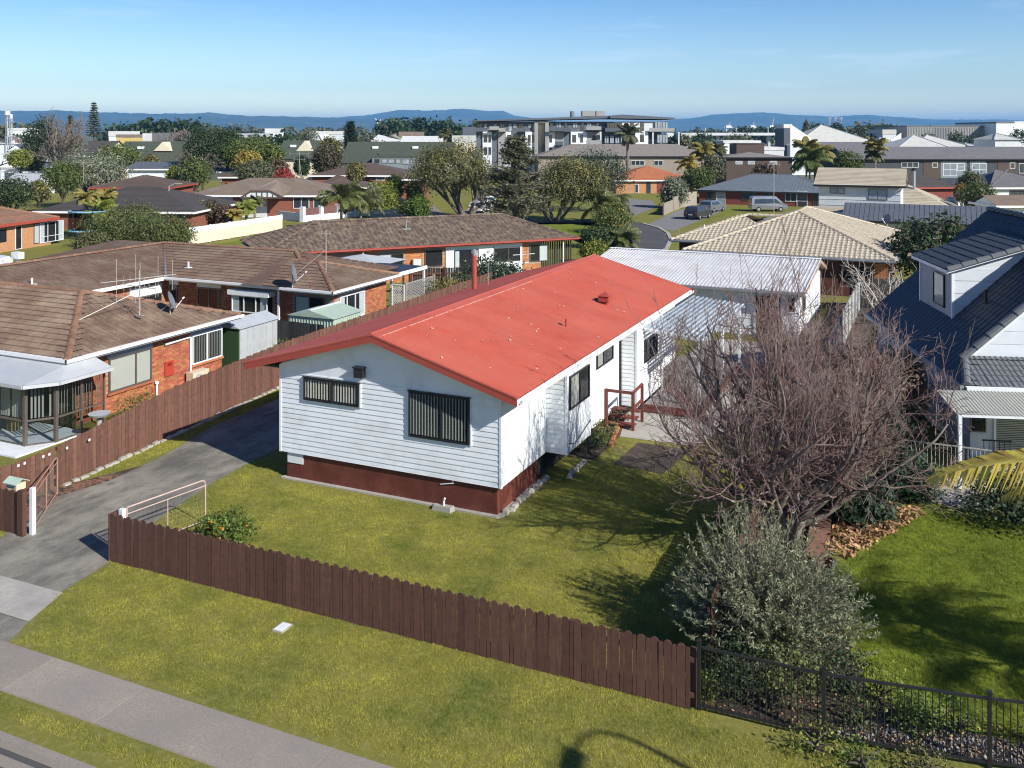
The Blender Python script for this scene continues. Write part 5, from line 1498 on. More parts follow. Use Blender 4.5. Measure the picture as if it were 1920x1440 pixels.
# dormer
DX, DY0, DY1 = 1.25, 4.8, 8.5
zb = zr + k5*DX
zd = lambda x: 5.42 + .32*(x - 1.1)
face_local([(1.0, 8.75, zd(1.0)), (1.0, 4.6, zd(1.0)), (4.6, 4.6, zd(4.6)), (4.6, 8.75, zd(4.6))])
lean = [(.12, -.12, 2.46), (6.5, -.12, 2.46), (6.5, 1.5, 3.02), (.55, 1.5, 3.02)]
TRl = TileRoof(rf5, M['ridge_grey'], tw=.33, th=.30, budget=200, style='double', lift=.03)
TRl.face(lean); 
for a, b in (((.45, 1.46, zr+k5*.5+.04), P5(5.0, 1.46)), ): TRl.ridge(a, b, M['ridge_grey'], .17, .55)
TRl.ridge((.08, -.05, 2.50), (.52, 1.45, 2.98), M['ridge_grey'], .13, .45)
TRl.ridge((1.02, 4.62, zd(1.02)+.0), (4.5, 4.62, zd(4.5)), M['ridge_grey'], .13, .5)
TRl.ridge((5.0, 1.5, zr+k5*5), (5.0, 11.6, zr+k5*5), M['tile_blue'], .15, .45)
TRl.finish(); TR.finish()
m = MB(); m.poly([(q[0], q[1], q[2]-.03) for q in lean]); m.poly([(1.0, 4.6, zd(1.0)-.02), (4.6, 4.6, zd(4.6)-.02), (4.6, 8.75, zd(4.6)-.02), (1.0, 8.75, zd(1.0)-.02)]); m.build('roof_lining', M['tile_blue'], h5)
M['paleblue'] = mat('pale_blue_board', (0.62, 0.66, 0.70), .6, .05, 2, rnd=.04)
m = MB(); m.box(DX, 4.6, DY0, DY1, zb-.4, zd(1.3)-.12); m.prism([(DX, DY0, zb), (DX, DY0, zd(DX)-.06), (4.5, DY0, zd(4.5)-.06), (4.5, DY0, zr+k5*4.4)], (0, DY1-DY0, 0)); dw = m.build('dormer_wall', M['paleblue'], h5)
for i in range(4):
    z0 = zb + i*.46; xl = max(DX, (z0+.44-zr)/k5 if False else DX); xr = min(4.4, (z0-zr)/k5)
    xq = min(4.4, max((z0+.44-zr)/k5, DX)); xlo = DX if z0+.44 < zd(DX)-.08 else DX + (z0+.44-zd(DX)+.08)/.32
    if xlo > xq - .05: continue
    m = MB(); m.prism([(DX if i < 4 else xlo, DY0-.018, z0), (max(xr, DX+.02), DY0-.018, z0), (xq, DY0-.008, z0+.44), (xlo, DY0-.008, z0+.44)], (0, .016, 0)); m.build('weatherboard', M['paleblue'], dw)
for (x0, x1, y) in ((DX-.03, DX+.06, DY0-.03), (DX-.03, DX+.06, DY1-.06)):
    m = MB(); m.box(x0, x1, y, y+.09, zb-.05, zd(1.2)-.1); m.build('corner_board', M['white'], h5)
Wd = Wall((DX, 0, 0), (0, -1, 0), (-1, 0, 0))
window(h5, Wd, -6.75+.0, -5.55, zb+.25, zb+1.45, M['black'], (), 'full', d=.01, blind_mat=M['blind'])
m = MB(); m.prism([(DX-.25, DY0-.2, zd(1.0)-.14), (DX-.25, DY0-.2, zd(1.0)-.03), (4.5, DY0-.2, zd(4.5)-.03), (4.5, DY0-.2, zd(4.5)-.14)], (0, .02, 0)); m.build('barge_board', M['white'], h5)
m = MB(); m.box(DX-.27, DX-.25, DY0-.2, DY1+.25, zd(1.0)-.13, zd(1.0)-.02); m.build('fascia', M['white'], h5)
m = MB(); m.tube([P5(2.05, 3.85), (2.05, 3.85, zr+k5*2.05+.42)], .05, 8); m.tube([(2.05, 3.85, zr+k5*2.05+.42), (2.05, 3.85, zr+k5*2.05+.50)], .07, 8); m.build('vent_pipe', M['steel_dark'], h5)
m = MB(); m.prism([(.6, 1.62, 2.3), (9.4, 1.62, 2.3), (5.0, 1.62, zr+k5*5-.12)], (0, 9.8, 0)); m.box(.35, 9.6, .45, 11.3, 0, 2.42); m.build('wall', M['paleblue'], h5)
for i in range(9):
    z0 = 3.0 + i*.42; xa = (z0-zr)/k5 + .12; 
    if xa > 4.6: break
    xb = 10 - xa
    m = MB(); m.prism([(xa, 1.60, z0), (xb, 1.60, z0), (xb-.42/k5, 1.612, z0+.415), (xa+.42/k5, 1.612, z0+.415)], (0, .015, 0)); m.build('weatherboard', M['paleblue'], h5)
m = MB(); m.prism([(.5, 1.52, zr+k5*.5-.04), (5.0, 1.52, zr+k5*5-.04), (5.0, 1.52, zr+k5*5-.22), (.7, 1.52, zr+k5*.5-.04)], (0, .03, 0)); m.build('barge_board', M['white'], h5)
m = MB(); m.box(.02, 6.5, -.25, -.12, 2.33, 2.45); m.box(.02, 6.5, -.12, -.10, 2.30, 2.46); m.build('gutter', M['white'], h5)
m = MB(); m.box(-.14, -.02, -.12, 11.6, 2.34, 2.46); m.build('gutter', M['greymetal'], h5)
m = MB(); m.box(0, .36, 0, 11.4, 2.27, 2.29); m.build('soffit', M['grey_soffit'], h5)
# awning, posts, window under it
M['awning'] = mat('cream_corrugated_awning', (0.55, 0.55, 0.48), .5, .06, 2, trans=.25)
cs = corr_sheet((-.95, -2.15, 2.17), (5.5, 0, 0), (.0, 1.75, .22), .10, .025); cs.build('awning', M['awning'], h5, smooth=True)
for x in (-.82, 1.9):
    m = MB(); m.bar((x, -2.1, 0), (x, -2.1, 2.15), .10); m.build('awning_post', M['white'], h5)
m = MB(); m.bar((-.9, -2.1, 2.12), (4.5, -2.1, 2.12), .05, .09); m.build('awning_beam', M['white'], h5)
W5 = Wall((0, .45, 0), (1, 0, 0), (0, -1, 0))
window(h5, W5, F5.lx(1862, .45), F5.lx(1922, .45)+.1, F5.z(853, 1.2, .45), 1.95, M['white'], (), 'venetian', d=.01, fw=.07, blind_mat=M['blind'])
window(h5, W5, F5.lx(1818, .45), F5.lx(1848, .45), .9, 1.95, M['alum'], (), None, d=.01)
m = MB(); m.box(.2, 5, -.6, .44, .0, .12); m.build('porch_step', M['concrete_light'], h5)
rl = MB(); rl.bar((.35, -.55, .95), (1.2, -.55, .95), .04); 
for i in range(6): rl.bar((.4+i*.15, -.55, .12), (.4+i*.15, -.55, .95), .015)
rl.build('porch_rail', M['steel_dark'], h5)
gf = thing('steel_fence', 'low grey barred fence panel behind the plum tree by the blue house', 'fence', (-.6, 30.6, 0))
for i in range(22):
    m = MB(); x = -1.1 + i*.11; m.tube([(x, 30.9, .05), (x, 30.9, 1.0)], .01, 5, caps=False); m.build('bar', M['galv'], gf)
for z in (.08, .98):
    m = MB(); m.bar((-1.2, 30.9, z), (1.4, 30.9, z), .035); m.build('rail', M['galv'], gf)
# ---------------------------------------------------------------- near plants
def grow(out, p, d, L, r, lvl, rng, spec):
    """recursive bare branch; out[lvl] collects (points, radii)"""
    seg, wob, up, n_child, ang, ratio, rr, start = spec[lvl]
    n = max(2, int(L/seg)); pts = [p.copy()]; rad = [r]
    d = d.normalized()
    for i in range(n):
        d = (d + Vector((rng.gauss(0, wob), rng.gauss(0, wob), rng.gauss(0, wob) + up))).normalized()
        p = p + d*(L/n); pts.append(p.copy()); rad.append(r*(1 - (i+1)/n*.72))
    out[lvl].append((pts, rad))
    if lvl + 1 < len(spec):
        k = n_child if isinstance(n_child, int) else rng.randint(*n_child)
        for j in range(k):
            t = start + (1-start)*(j + rng.random())/k
            i = min(len(pts)-2, int(t*n)); q = pts[i].lerp(pts[i+1], t*n - i if t*n - i <= 1 else 1)
            dd = (pts[i+1]-pts[i]).normalized()
            ax = dd.cross(Vector((rng.gauss(0,1), rng.gauss(0,1), rng.gauss(0,1)))).normalized()
            a = R(rng.uniform(ang[0], ang[1]))
            nd = dd*math.cos(a) + ax*math.sin(a)
            grow(out, q, nd, L*ratio*rng.uniform(.6, 1.25)*(1.15-.5*t), max(rad[i]*rr, .0028), lvl+1, rng, spec)

def tubes(branches, name, m, parent, n, kind=None):
    V, Q = [], []
    base = 0
    for pts, rad in branches:
        k = len(pts); ring = []
        prev = None
        for i, p in enumerate(pts):
            d = pts[min(i+1, k-1)] - pts[max(i-1, 0)]
            d = d.normalized() if d.length > 1e-9 else Vector((0, 0, 1))
            a = prev if prev is not None else (Vector((1,0,0)) if abs(d.x) < .8 else Vector((0,1,0)))
            a = (a - d*a.dot(d)).normalized(); prev = a; b = d.cross(a)
            for j in range(n):
                t = 2*math.pi*j/n; V.append(p + (a*math.cos(t) + b*math.sin(t))*rad[i])
        for i in range(k-1):
            for j in range(n):
                Q.append((base+i*n+j, base+i*n+(j+1) % n, base+(i+1)*n+(j+1) % n, base+(i+1)*n+j))
        base += k*n
    return np_mesh(name, np.array([tuple(v) for v in V]), np.array(Q), m, parent, kind=kind, smooth=True)

# -- the bare plum tree
rng = random.Random(42)
plum = thing('bare_tree', 'wide bare purplish brown plum tree spreading over the side fence', 'tree', (-3.55, 24.0, 0))
spec = [(.24, .085, .030, (11, 14), (28, 62), .46, .52, .16),
        (.16, .12, .055, (7, 9), (28, 65), .46, .55, .10),
        (.12, .12, .05, (3, 5), (25, 60), .52, .65, .1),
        (.09, .12, .06, 0, (20, 50), .5, .7, .2)]
out = [[], [], [], []]
stems = [(-3.80, 24.15), (-3.30, 23.85), (-3.55, 24.40), (-3.40, 24.1), (-3.70, 23.9)]
for i in range(23):
    az = i*2.39996 + rng.uniform(-.2, .2); el = R((17, 28, 40, 52, 64, 76)[i % 6] + rng.uniform(-5, 5))
    if el < R(32) and math.cos(az) > -.35: el = R(rng.uniform(40, 50))
    L = 4.0 + .85*math.sin(el) + rng.uniform(-.3, .3)
    h = Vector((math.cos(az)*math.cos(el) + .04, math.sin(az)*math.cos(el) - .03, math.sin(el)))
    s = stems[i % 5]
    b0 = Vector((s[0], s[1], -.05)); d0 = Vector((h.x*.45, h.y*.45, 1)).normalized()
    fork = b0 + d0*rng.uniform(.65, 1.15)
    out[0].append(([b0, b0.lerp(fork, .5) + Vector((rng.gauss(0,.03), rng.gauss(0,.03), 0)), fork], [.115, .092, .082]))
    grow(out, fork, h, L, .058 + .034*math.sin(el), 0, rng, spec)
# upright water shoots
shoots = []
limbs0 = [b for b in out[0] if len(b[0]) > 5]
for i in range(230):
    pts, rad = rng.choice(limbs0 + out[1][:90]); p = pts[rng.randint(len(pts)//2, len(pts)-1)]
    L = rng.uniform(.7, 2.5) if p.z > 2.0 else rng.uniform(.4, .9); q = [p.copy()]; d = Vector((rng.gauss(0,.2), rng.gauss(0,.2), 1)).normalized(); r0 = rng.uniform(.007, .011); rd = [r0]
    for k in range(5):
        d = (d + Vector((rng.gauss(0,.06), rng.gauss(0,.06), .03))).normalized(); q.append(q[-1] + d*L/5); rd.append(r0*(1-.16*(k+1)))
    shoots.append((q, rd))
    for k in range(5):
        i0 = rng.randint(1, 4); nd = (d + Vector((rng.gauss(0,.5), rng.gauss(0,.5), .1))).normalized(); l2 = rng.uniform(.12, .4)
        shoots.append(([q[i0].copy(), q[i0] + nd*l2*.5, q[i0] + nd*l2 + Vector((0,0,.04))], [.006, .005, .004]))
def fix(br, mn=.0052):
    o = []
    for pts, rad in br:
        if min(p.z for p in pts[1:]) < .25: continue
        o.append((pts, [max(mn, r) for r in rad]))
    return o
tubes(out[0], 'trunk', M['bark'], plum, 8)
tubes(fix(out[1], .009), 'branches', M['twig'], plum, 5)
tubes(fix(out[2] + out[3] + shoots), 'twigs', M['twig'], plum, 3, kind='stuff')

def leaves_along(stems, per, size, aspect, rng, spread=.6, lo=.25):
    """leaves attached along stems: array of (points) ; returns verts, quads"""
    C, Dv = [], []
    for pts in stems:
        P = np.array([tuple(p) for p in pts]); t = rng.uniform(lo, 1, size=per)*(len(P)-1); i = np.minimum(t.astype(int), len(P)-2)
        C.append(P[i] + (P[i+1]-P[i])*(t-i)[:, None]); Dv.append(P[i+1]-P[i])
    C = np.concatenate(C); Dv = np.concatenate(Dv); Dv /= np.linalg.norm(Dv, axis=1, keepdims=True)+1e-9
    t = Dv + rng.normal(size=Dv.shape)*spread; t /= np.linalg.norm(t, axis=1, keepdims=True)
    n = rng.normal(size=Dv.shape) + np.array([0, 0, .5]); b = np.cross(t, n); b /= np.linalg.norm(b, axis=1, keepdims=True)
    s = size*rng.uniform(.6, 1.3, size=(len(C), 1))
    tip = C + t*s; mid = C + t*s*.5
    v = np.stack([C, mid + b*s*aspect*.5, tip, mid - b*s*aspect*.5], axis=1).reshape(-1, 3)
    return v, np.arange(len(v)).reshape(-1, 4)

def stem_bush(name, label, x, y, radii, height, nst, per, leaf, size, aspect, seed, bark='bark', thick=.008, cat='shrub', spread=.6, low=.12, lean=(0, 0), lo=.3):
    t = thing(name, label, cat, (x, y, 0)); pr = random.Random(seed); rng = np.random.default_rng(seed); st = []
    for i in range(nst):
        a = pr.uniform(0, 2*math.pi); e = pr.random()**.7
        el = math.acos(pr.uniform(low, 1)); 
        tip = Vector((x + lean[0] + math.cos(a)*math.sin(el)*radii[0]*pr.uniform(.75, 1.08), y + lean[1] + math.sin(a)*math.sin(el)*radii[1]*pr.uniform(.75, 1.08), height*(.18 + .82*math.cos(el))*pr.uniform(.70, 1.22)))
        b0 = Vector((x + pr.gauss(0, .15)*radii[0], y + pr.gauss(0, .15)*radii[1], 0)); mid = b0.lerp(tip, .55) + Vector((pr.gauss(0,.06), pr.gauss(0,.06), .12*height*pr.random()))
        q = b0.lerp(tip, .3) + Vector((0, 0, .08*height)); w = tip - (tip-mid)*.35 + Vector((pr.gauss(0,.05), pr.gauss(0,.05), 0))
        st.append([b0, q, mid, w, tip + Vector((0, 0, pr.uniform(0, .15)))])
    tubes([(s, [thick*1.6, thick*1.3, thick, thick*.7, thick*.4]) for s in st], 'stems', M[bark], t, 4, kind='stuff')
    v, q = leaves_along(st, per, size, aspect, rng, spread, lo); v[:, 2] = np.maximum(v[:, 2], .02)
    np_mesh('foliage', v, q, LF[leaf], t)
    return t
stem_bush('olive_bush', 'large silvery olive bush with upright shoots beside the end of the brown fence', -3.15, 19.1, (2.05, 1.75), 2.5, 560, 66, 'olive', .088, .25, 3, low=.0, spread=.8)
# citrus with fruit
ct = leafy('citrus_bush', 'small dark green orange bush with fruit behind the front fence', 'shrub', -15.95, 18.2, .95, .85, 'grassy', .075, 150, 16, tree=False, seed=9, clump_r=.10, radius2=.55, low=-.4)
pr = random.Random(6)
for i in range(15):
    a = pr.uniform(0, 6.28); m = bmesh.new(); bmesh.ops.create_icosphere(m, subdivisions=1, radius=.042)
    me = bpy.data.meshes.new('orange'); m.to_mesh(me); m.free(); me.materials.append(M['orange'])
    o = bpy.data.objects.new('orange', me); COL.objects.link(o); o.parent = ct; rr_ = pr.uniform(.3, .85); o.location = (math.cos(a)*rr_*.85, math.sin(a)*rr_*.5 - .1, pr.uniform(.25, .8))
    if i: o.data = first_orange
    else: first_orange = me

# palms on the right, crowns just outside the picture
def frond(origin, dirv, L, arch, leaf, rng, parent, nl=46, ll=.55, wid=.035, droop=.35, side=1.0, name='frond'):
    o = Vector(origin); d = Vector(dirv).normalized(); pts = []; el = math.asin(max(-1, min(1, d.z))); h = Vector((d.x, d.y, 0)).normalized()
    p = o.copy(); n = 14
    for i in range(n+1):
        pts.append(p.copy()); e = el - arch*(i/n)**1.2; p = p + (h*math.cos(e) + Vector((0,0,math.sin(e))))*(L/n)
    mb = MB(); mb.tube(pts, [.030*(1-i/(n+1)*.85) for i in range(n+1)], 5)
    s = h.cross(Vector((0,0,1))).normalized()
    for k in range(nl):
        t = .14 + .85*k/nl; f = t*n; i = min(n-1, int(f)); c = pts[i].lerp(pts[i+1], f-i); tg = (pts[i+1]-pts[i]).normalized()
        l = ll*math.sin(math.pi*min(1, .18+.82*t))**.6*rng.uniform(.85, 1.1)
        for sd in (-1, 1):
            dr = (tg*.55 + s*sd*.8*side + Vector((0,0,.10))).normalized()
            q1 = c + dr*l*.5; q2 = c + dr*l*.9 + Vector((0,0,-droop*l)); w = tg*wid*.5
            mb.add([c-w*.6, c+w*.6, q1+w, q1-w, q2], [(0,1,2,3), (3,2,4)])
    return mb.build(name, LF[leaf], parent)
def palm(name, label, x, y, h, nf, L, leaf, seed, arch=1.5, special=(), trunk_r=.12, ll=.55, nl=46, droop=.35, el=(.1, 1.1), cat='palm tree', wid=.035, group=None, z0=0):
    t = thing(name, label, cat, (x, y, z0), 0, group); r_ = random.Random(seed)
    m = MB(); m.tube([(x, y, z0-.1), (x, y, z0+h*.5), (x, y, z0+h)], [trunk_r*1.25, trunk_r, trunk_r*.9], 8); m.build('trunk', M['bark'], t)
    for i in range(nf):
        a = 2*math.pi*(i+r_.random()*.5)/nf*2.4; e = r_.uniform(*el)
        frond((x, y, z0+h), (math.cos(a)*math.cos(e), math.sin(a)*math.cos(e), math.sin(e)), L*r_.uniform(.85, 1.1), arch*r_.uniform(.8, 1.15), leaf, r_, t, nl, ll, wid, droop)
    for o_, d_, l_, a_, lf, ll_ in special:
        frond(o_, d_, l_, a_, lf, r_, t, 84, ll_, .062, .5)
    return t
palm('palm_tree', 'golden green palm whose long frond leans in from the right edge over the lawn', 5.1, 19.6, 3.7, 15, 2.7, 'palm', 5,
     special=[((5.1, 19.6, 3.7), (-.95, .05, .42), 5.6, 1.05, 'palmgold', 1.15), ((5.1, 19.6, 3.7), (-.9, .42, .25), 4.6, 1.0, 'palmgold', .95)])
palm('palm_tree', 'second palm beyond the right edge whose fronds shade the lawn', 7.2, 18.6, 4.0, 16, 3.0, 'palm', 8)
# broad-leaved shrubs behind the plum tree, along the boundary
SH = [(-2.9, 28.6, 1.9, 1.4, 'brown', 'dark brown leafed shrub close behind the plum tree'), (-1.9, 31.4, 1.9, 1.3, 'deep', 'deep green glossy shrub behind the plum beside the blue house'),
      (-3.2, 32.8, 2.5, 1.5, 'brown', 'brown tinged broad shrub midway along the hidden side boundary'), (-1.5, 34.4, 2.7, 1.3, 'brown', 'tall bronze shrub against the blue house wall'),
      (-2.9, 36.6, 2.5, 1.4, 'brown', 'bronze leafed shrub near the far end of the boundary planting'), (-1.4, 37.8, 2.4, 1.1, 'khaki', 'khaki shrub by the far corner of the blue house roof'),
      (-.9, 28.9, 1.0, .8, 'deep', 'low dark shrub at the corner of the barred fence'), (-2.0, 26.6, .9, .8, 'deep', 'low dark shrub under the plum tree beside the leaf litter')]
for i, (x, y, h, r, lf, lb_) in enumerate(SH):
    leafy('shrub', lb_, 'shrub', x, y, h, r, lf, .17, 210, 15, tree=False, seed=60+i, clump_r=.22, low=-.9, extra=('mid', .06) if lf != 'brown' else ('brown', .05), aspect=.42)
leafy('shrub', 'bright lime green shrub between the sheet fence and the blue roof corner', 'shrub', -1.75, 44.5, 2.0, 1.2, 'bright', .16, 120, 14, tree=False, seed=80, clump_r=.2)
leafy('shrub', 'second yellow green shrub lower beside the blue roof gutter', 'shrub', -.7, 40.2, 2.1, 1.0, 'bright', .16, 110, 14, tree=False, seed=81, clump_r=.2)
leafy('hedge_plant', 'dark low shrub mass below the palm at the right edge', 'shrub', 1.9, 28.3, 1.0, 1.6, 'dark', .11, 200, 14, tree=False, seed=82, clump_r=.2)
leafy('shrub', 'small grey green shrub right of the white awning post', 'shrub', 3.2, 29.2, 1.1, 1.0, 'olive', .10, 150, 14, tree=False, seed=83, clump_r=.16)
# pale bare fig by the cream house
rng = random.Random(17)
fig = thing('bare_tree', 'small pale grey leafless tree in front of the cream tiled house', 'tree', (-2.3, 54.5, 0))
out = [[], [], []]
spec2 = [(.35, .12, .02, (6, 8), (30, 60), .5, .55, .3), (.25, .16, .03, (3, 5), (30, 60), .5, .6, .2), (.2, .16, .05, 0, (0, 0), 0, 0, 0)]
for i in range(7):
    a = i*.9 + rng.random()*.4; b0 = Vector((-2.3 + .25*math.cos(a), 54.5 + .25*math.sin(a), 0))
    grow(out, b0, Vector((math.cos(a)*.75, math.sin(a)*.75, 1)), rng.uniform(2.8, 3.8), .075, 0, rng, spec2)
M['palebark'] = mat('pale_bark', (0.42, 0.38, 0.33), .8, .2, 5)
tubes(out[0], 'trunk', M['palebark'], fig, 6); tubes(out[1], 'branches', M['palebark'], fig, 4); tubes([(p, [max(.012, x) for x in r]) for p, r in out[2]], 'twigs', M['palebark'], fig, 3, kind='stuff')
# magnolia between the cream and blue roofs
leafy('magnolia_tree', 'dark glossy magnolia with bronze undersides between the cream and blue roofs', 'tree', -.35, 66.0, 4.9, 2.7, 'dark', .30, 230, 16, low_z=.6, seed=31, extra=('brown', .16), clump_r=.35)
# plants behind the red roof
leafy('shrub', 'broad grey green feijoa bush behind the red roof and flue', 'shrub', -25.6, 53.2, 2.5, 2.3, 'deep', .17, 260, 16, tree=False, seed=33, extra=('olive', .2), clump_r=.28)
leafy('shrub', 'straggly golden leafed shrub by the lattice screen', 'shrub', -25.9, 47.9, 2.0, 1.1, 'khaki', .11, 150, 12, tree=False, seed=34, extra=('yellow', .3), clump_r=.22)
leafy('shrub', 'thin olive shrub right of the golden one behind the paling fence', 'shrub', -25.7, 50.2, 1.9, 1.2, 'pine', .11, 120, 11, tree=False, seed=35, clump_r=.25)
leafy('shrub', 'small yellow and red shrub beside the conservatory', 'shrub', -25.7, 24.9, 1.05, .75, 'khaki', .07, 110, 14, tree=False, seed=36, extra=('yellow', .35), clump_r=.1, radius2=1.0)
leafy('plant', 'little leafy plant against the dark fence by the silver shed', 'plant', -26.8, 34.1, .95, .38, 'bright', .12, 24, 9, tree=False, seed=37, clump_r=.1)
for i, (x, y, h, r, lf, lb_) in enumerate([(-3.35, 17.5, .95, .6, 'dark', 'dark tangled undergrowth at the left end of the steel fence'), (-2.45, 17.75, 1.0, .7, 'mid', 'green undergrowth below the middle of the olive bush'), (-1.55, 18.25, .8, .55, 'dark', 'dark undergrowth at the right foot of the olive bush'), (-.35, 17.75, .5, .45, 'grassy', 'low green clump between the middle and right steel posts')]):
    leafy('shrub', lb_, 'shrub', x, y, h, r, lf, .06, 90, 16, tree=False, seed=300+i, clump_r=.13, low=-.8)
# bird bath in front of the conservatory
bb = thing('bird_bath', 'small grey stone bird bath in front of the conservatory glass', 'bird bath', (-25.6, 23.0, 0))
m = MB(); m.tube([(-25.6, 23.0, 0), (-25.6, 23.0, .08), (-25.6, 23.0, .75)], [.18, .10, .08], 10); m.build('pedestal', M['concrete_light'], bb)
m = MB(); m.tube([(-25.6, 23.0, .75), (-25.6, 23.0, .82), (-25.6, 23.0, .90)], [.10, .30, .36], 14); m.build('bowl', M['zinc_wall'], bb)
# side bed plants by the house
for i, (x, y, h, r, lf, lb_) in enumerate([(-10.15, 28.5, .95, .25, 'deep', 'upright little shrub against the bump out of the house'), (-10.1, 29.2, .45, .4, 'grassy', 'low green plant at the start of the brick edging'), (-10.3, 30.4, .5, .5, 'khaki', 'dry tangled plant in the bed under the small side window'), (-10.35, 31.9, .55, .4, 'brown', 'brown dying plant beside the entry steps'), (-5.3, 31.2, .55, .4, 'bright', 'small bright clump on the patio edge under the plum tree')]):
    leafy('plant', lb_, 'plant', x, y, h, r, lf, .07, 40, 12, tree=False, seed=90+i, clump_r=.09)
# old timber panel lying by the litter, with a curved clay tile
tp = MB(); tp.add([(-2.95, 23.5, .05), (-2.40, 23.45, .05), (-2.62, 26.5, .12), (-3.1, 26.4, .12), (-2.95, 23.5, .11), (-2.40, 23.45, .11), (-2.62, 26.5, .18), (-3.1, 26.4, .18)], [(4,5,6,7), (0,1,5,4), (1,2,6,5), (2,3,7,6), (3,0,4,7)])
o = tp.build('timber_board', M['paver']); tag(o, 'long weathered reddish board lying under the plum tree', 'board')
tp = MB()
for i in range(6):
    a0, a1 = R(200+i*23), R(200+(i+1)*23); tp.add([(-2.45+.28*math.cos(a0), 23.0, .3+.28*math.sin(a0)), (-2.45+.28*math.cos(a1), 23.0, .3+.28*math.sin(a1)), (-2.6+.28*math.cos(a1), 23.55, .3+.28*math.sin(a1)), (-2.6+.28*math.cos(a0), 23.55, .3+.28*math.sin(a0)), (-2.45+.25*math.cos(a0), 23.0, .31+.25*math.sin(a0)), (-2.45+.25*math.cos(a1), 23.0, .31+.25*math.sin(a1)), (-2.6+.25*math.cos(a1), 23.55, .31+.25*math.sin(a1)), (-2.6+.25*math.cos(a0), 23.55, .31+.25*math.sin(a0))], [(0,1,2,3), (7,6,5,4), (0,4,5,1), (3,2,6,7)])
o = tp.build('clay_channel', M['redbrown']); tag(o, 'curved red brown clay channel lying on the lawn edge behind the olive bush', 'clay channel')
# leaf litter, dry leaves and weeds in the garden bed
rngn = np.random.default_rng(4)
def scatter(polys, n, z=.02):
    P = []
    while len(P) < n:
        pl = polys[rngn.integers(len(polys))]; xs_, ys_ = [p[0] for p in pl], [p[1] for p in pl]
        x, y = rngn.uniform(min(xs_), max(xs_)), rngn.uniform(min(ys_), max(ys_))
        if in_poly(x, y, pl): P.append((x, y, z + rngn.uniform(0, .04)))
    return np.array(P)
bed = [(-3.85, 16.8), (-1.75, 16.85), (.78, 17.25), (3.4, 17.8), (3.4, 18.4), (1.5, 18.1), (-1.2, 18.9), (-2.2, 22.2), (-2.2, 25.5), (-1.0, 27.8), (-1.4, 28.5), (-3.8, 27)]
heap = [(-2.6, 24.2), (-1.9, 24.0), (-1.0, 26.0), (-.3, 27.6), (-1.2, 28.0), (-2.4, 26.6)]
C = scatter([bed], 2600); Nn = rngn.normal(size=C.shape)*.35 + np.array([0, 0, 1]); Nn /= np.linalg.norm(Nn, axis=1, keepdims=True)
v, q = leaf_quads(C, Nn, .07, rngn, .5); np_mesh('leaf_litter', v, q, LF['litter'], kind='stuff')
C = scatter([heap], 900, .04); C[:, 2] += rngn.uniform(0, .12, size=len(C)); Nn = rngn.normal(size=C.shape)*.6 + np.array([0, 0, 1]); Nn /= np.linalg.norm(Nn, axis=1, keepdims=True)
v, q = leaf_quads(C, Nn, .20, rngn, .34); np_mesh('leaf_litter', v, q, LF['litter'], kind='stuff')
C = scatter([bed], 1500, .01); g = []
pb_ = [(-1.6, 16.95), (.8, 17.3), (3.4, 17.85), (3.4, 18.3), (1.0, 17.95), (-1.4, 17.8)]
C = scatter([pb_], 2400, .0); Nn = rngn.normal(size=C.shape); Nn /= np.linalg.norm(Nn, axis=1, keepdims=True)
v, q = leaf_quads(C, Nn, .055, rngn, .9); np_mesh('gravel', v, q, mat('river_gravel', (0.27, 0.25, 0.24), .9, .2, 30, rnd=.45), kind='stuff')
wd = [(-3.7, 17.2, .35, .4), (-2.7, 17.3, .45, .45), (-1.3, 17.35, .5, .4), (-.9, 18.2, .7, .35), (.3, 17.9, .45, .3), (1.6, 18.0, .55, .4), (2.4, 18.4, .5, .4), (-1.9, 16.35, .35, .55), (-1.1, 16.2, .3, .5), (-.2, 16.5, .3, .4)]
wl_ = ['low weeds at the fence end behind the first steel bars', 'straggly weed clump behind the steel fence below the olive', 'leafy weed clump right of the middle steel post', 'pale upright seedling on the lawn edge behind the steel fence', 'thin weed among the gravel behind the steel fence', 'yellowing weed by the right steel fence post', 'spreading weed near the right edge behind the fence', 'green trailing weeds on the verge before the middle steel post', 'second trailing weed patch along the steel fence foot', 'small verge weed near the bottom right']
for i, ((x, y, h, r), l_) in enumerate(zip(wd, wl_)):
    leafy('weed', l_, 'weeds', x, y, h, r, ('grassy', 'khaki', 'mid', 'bright')[i % 4], .055, 34, 13, tree=False, seed=200+i, clump_r=.09)
# ---- grass: turf tufts over the lawns (instanced, countless)
def grass_patch(name, nb, hgt, m, seed, size=.36):
    rg = np.random.default_rng(seed); P = rg.uniform(-size/2, size/2, size=(nb, 2)); a = rg.uniform(0, 6.283, nb); h = hgt*rg.uniform(.45, 1.25, nb); w = .0045
    lean = rg.normal(size=(nb, 2))*hgt*.55
    V = np.zeros((nb, 3, 3)); dx, dy = np.cos(a)*w, np.sin(a)*w
    V[:, 0, 0], V[:, 0, 1] = P[:, 0]-dx, P[:, 1]-dy; V[:, 1, 0], V[:, 1, 1] = P[:, 0]+dx, P[:, 1]+dy
    V[:, 2, 0], V[:, 2, 1], V[:, 2, 2] = P[:, 0]+lean[:, 0], P[:, 1]+lean[:, 1], h
    me = bpy.data.meshes.new(name); me.from_pydata(V.reshape(-1, 3).tolist(), [], np.arange(nb*3).reshape(-1, 3).tolist()); me.materials.append(m); me.update(); return me
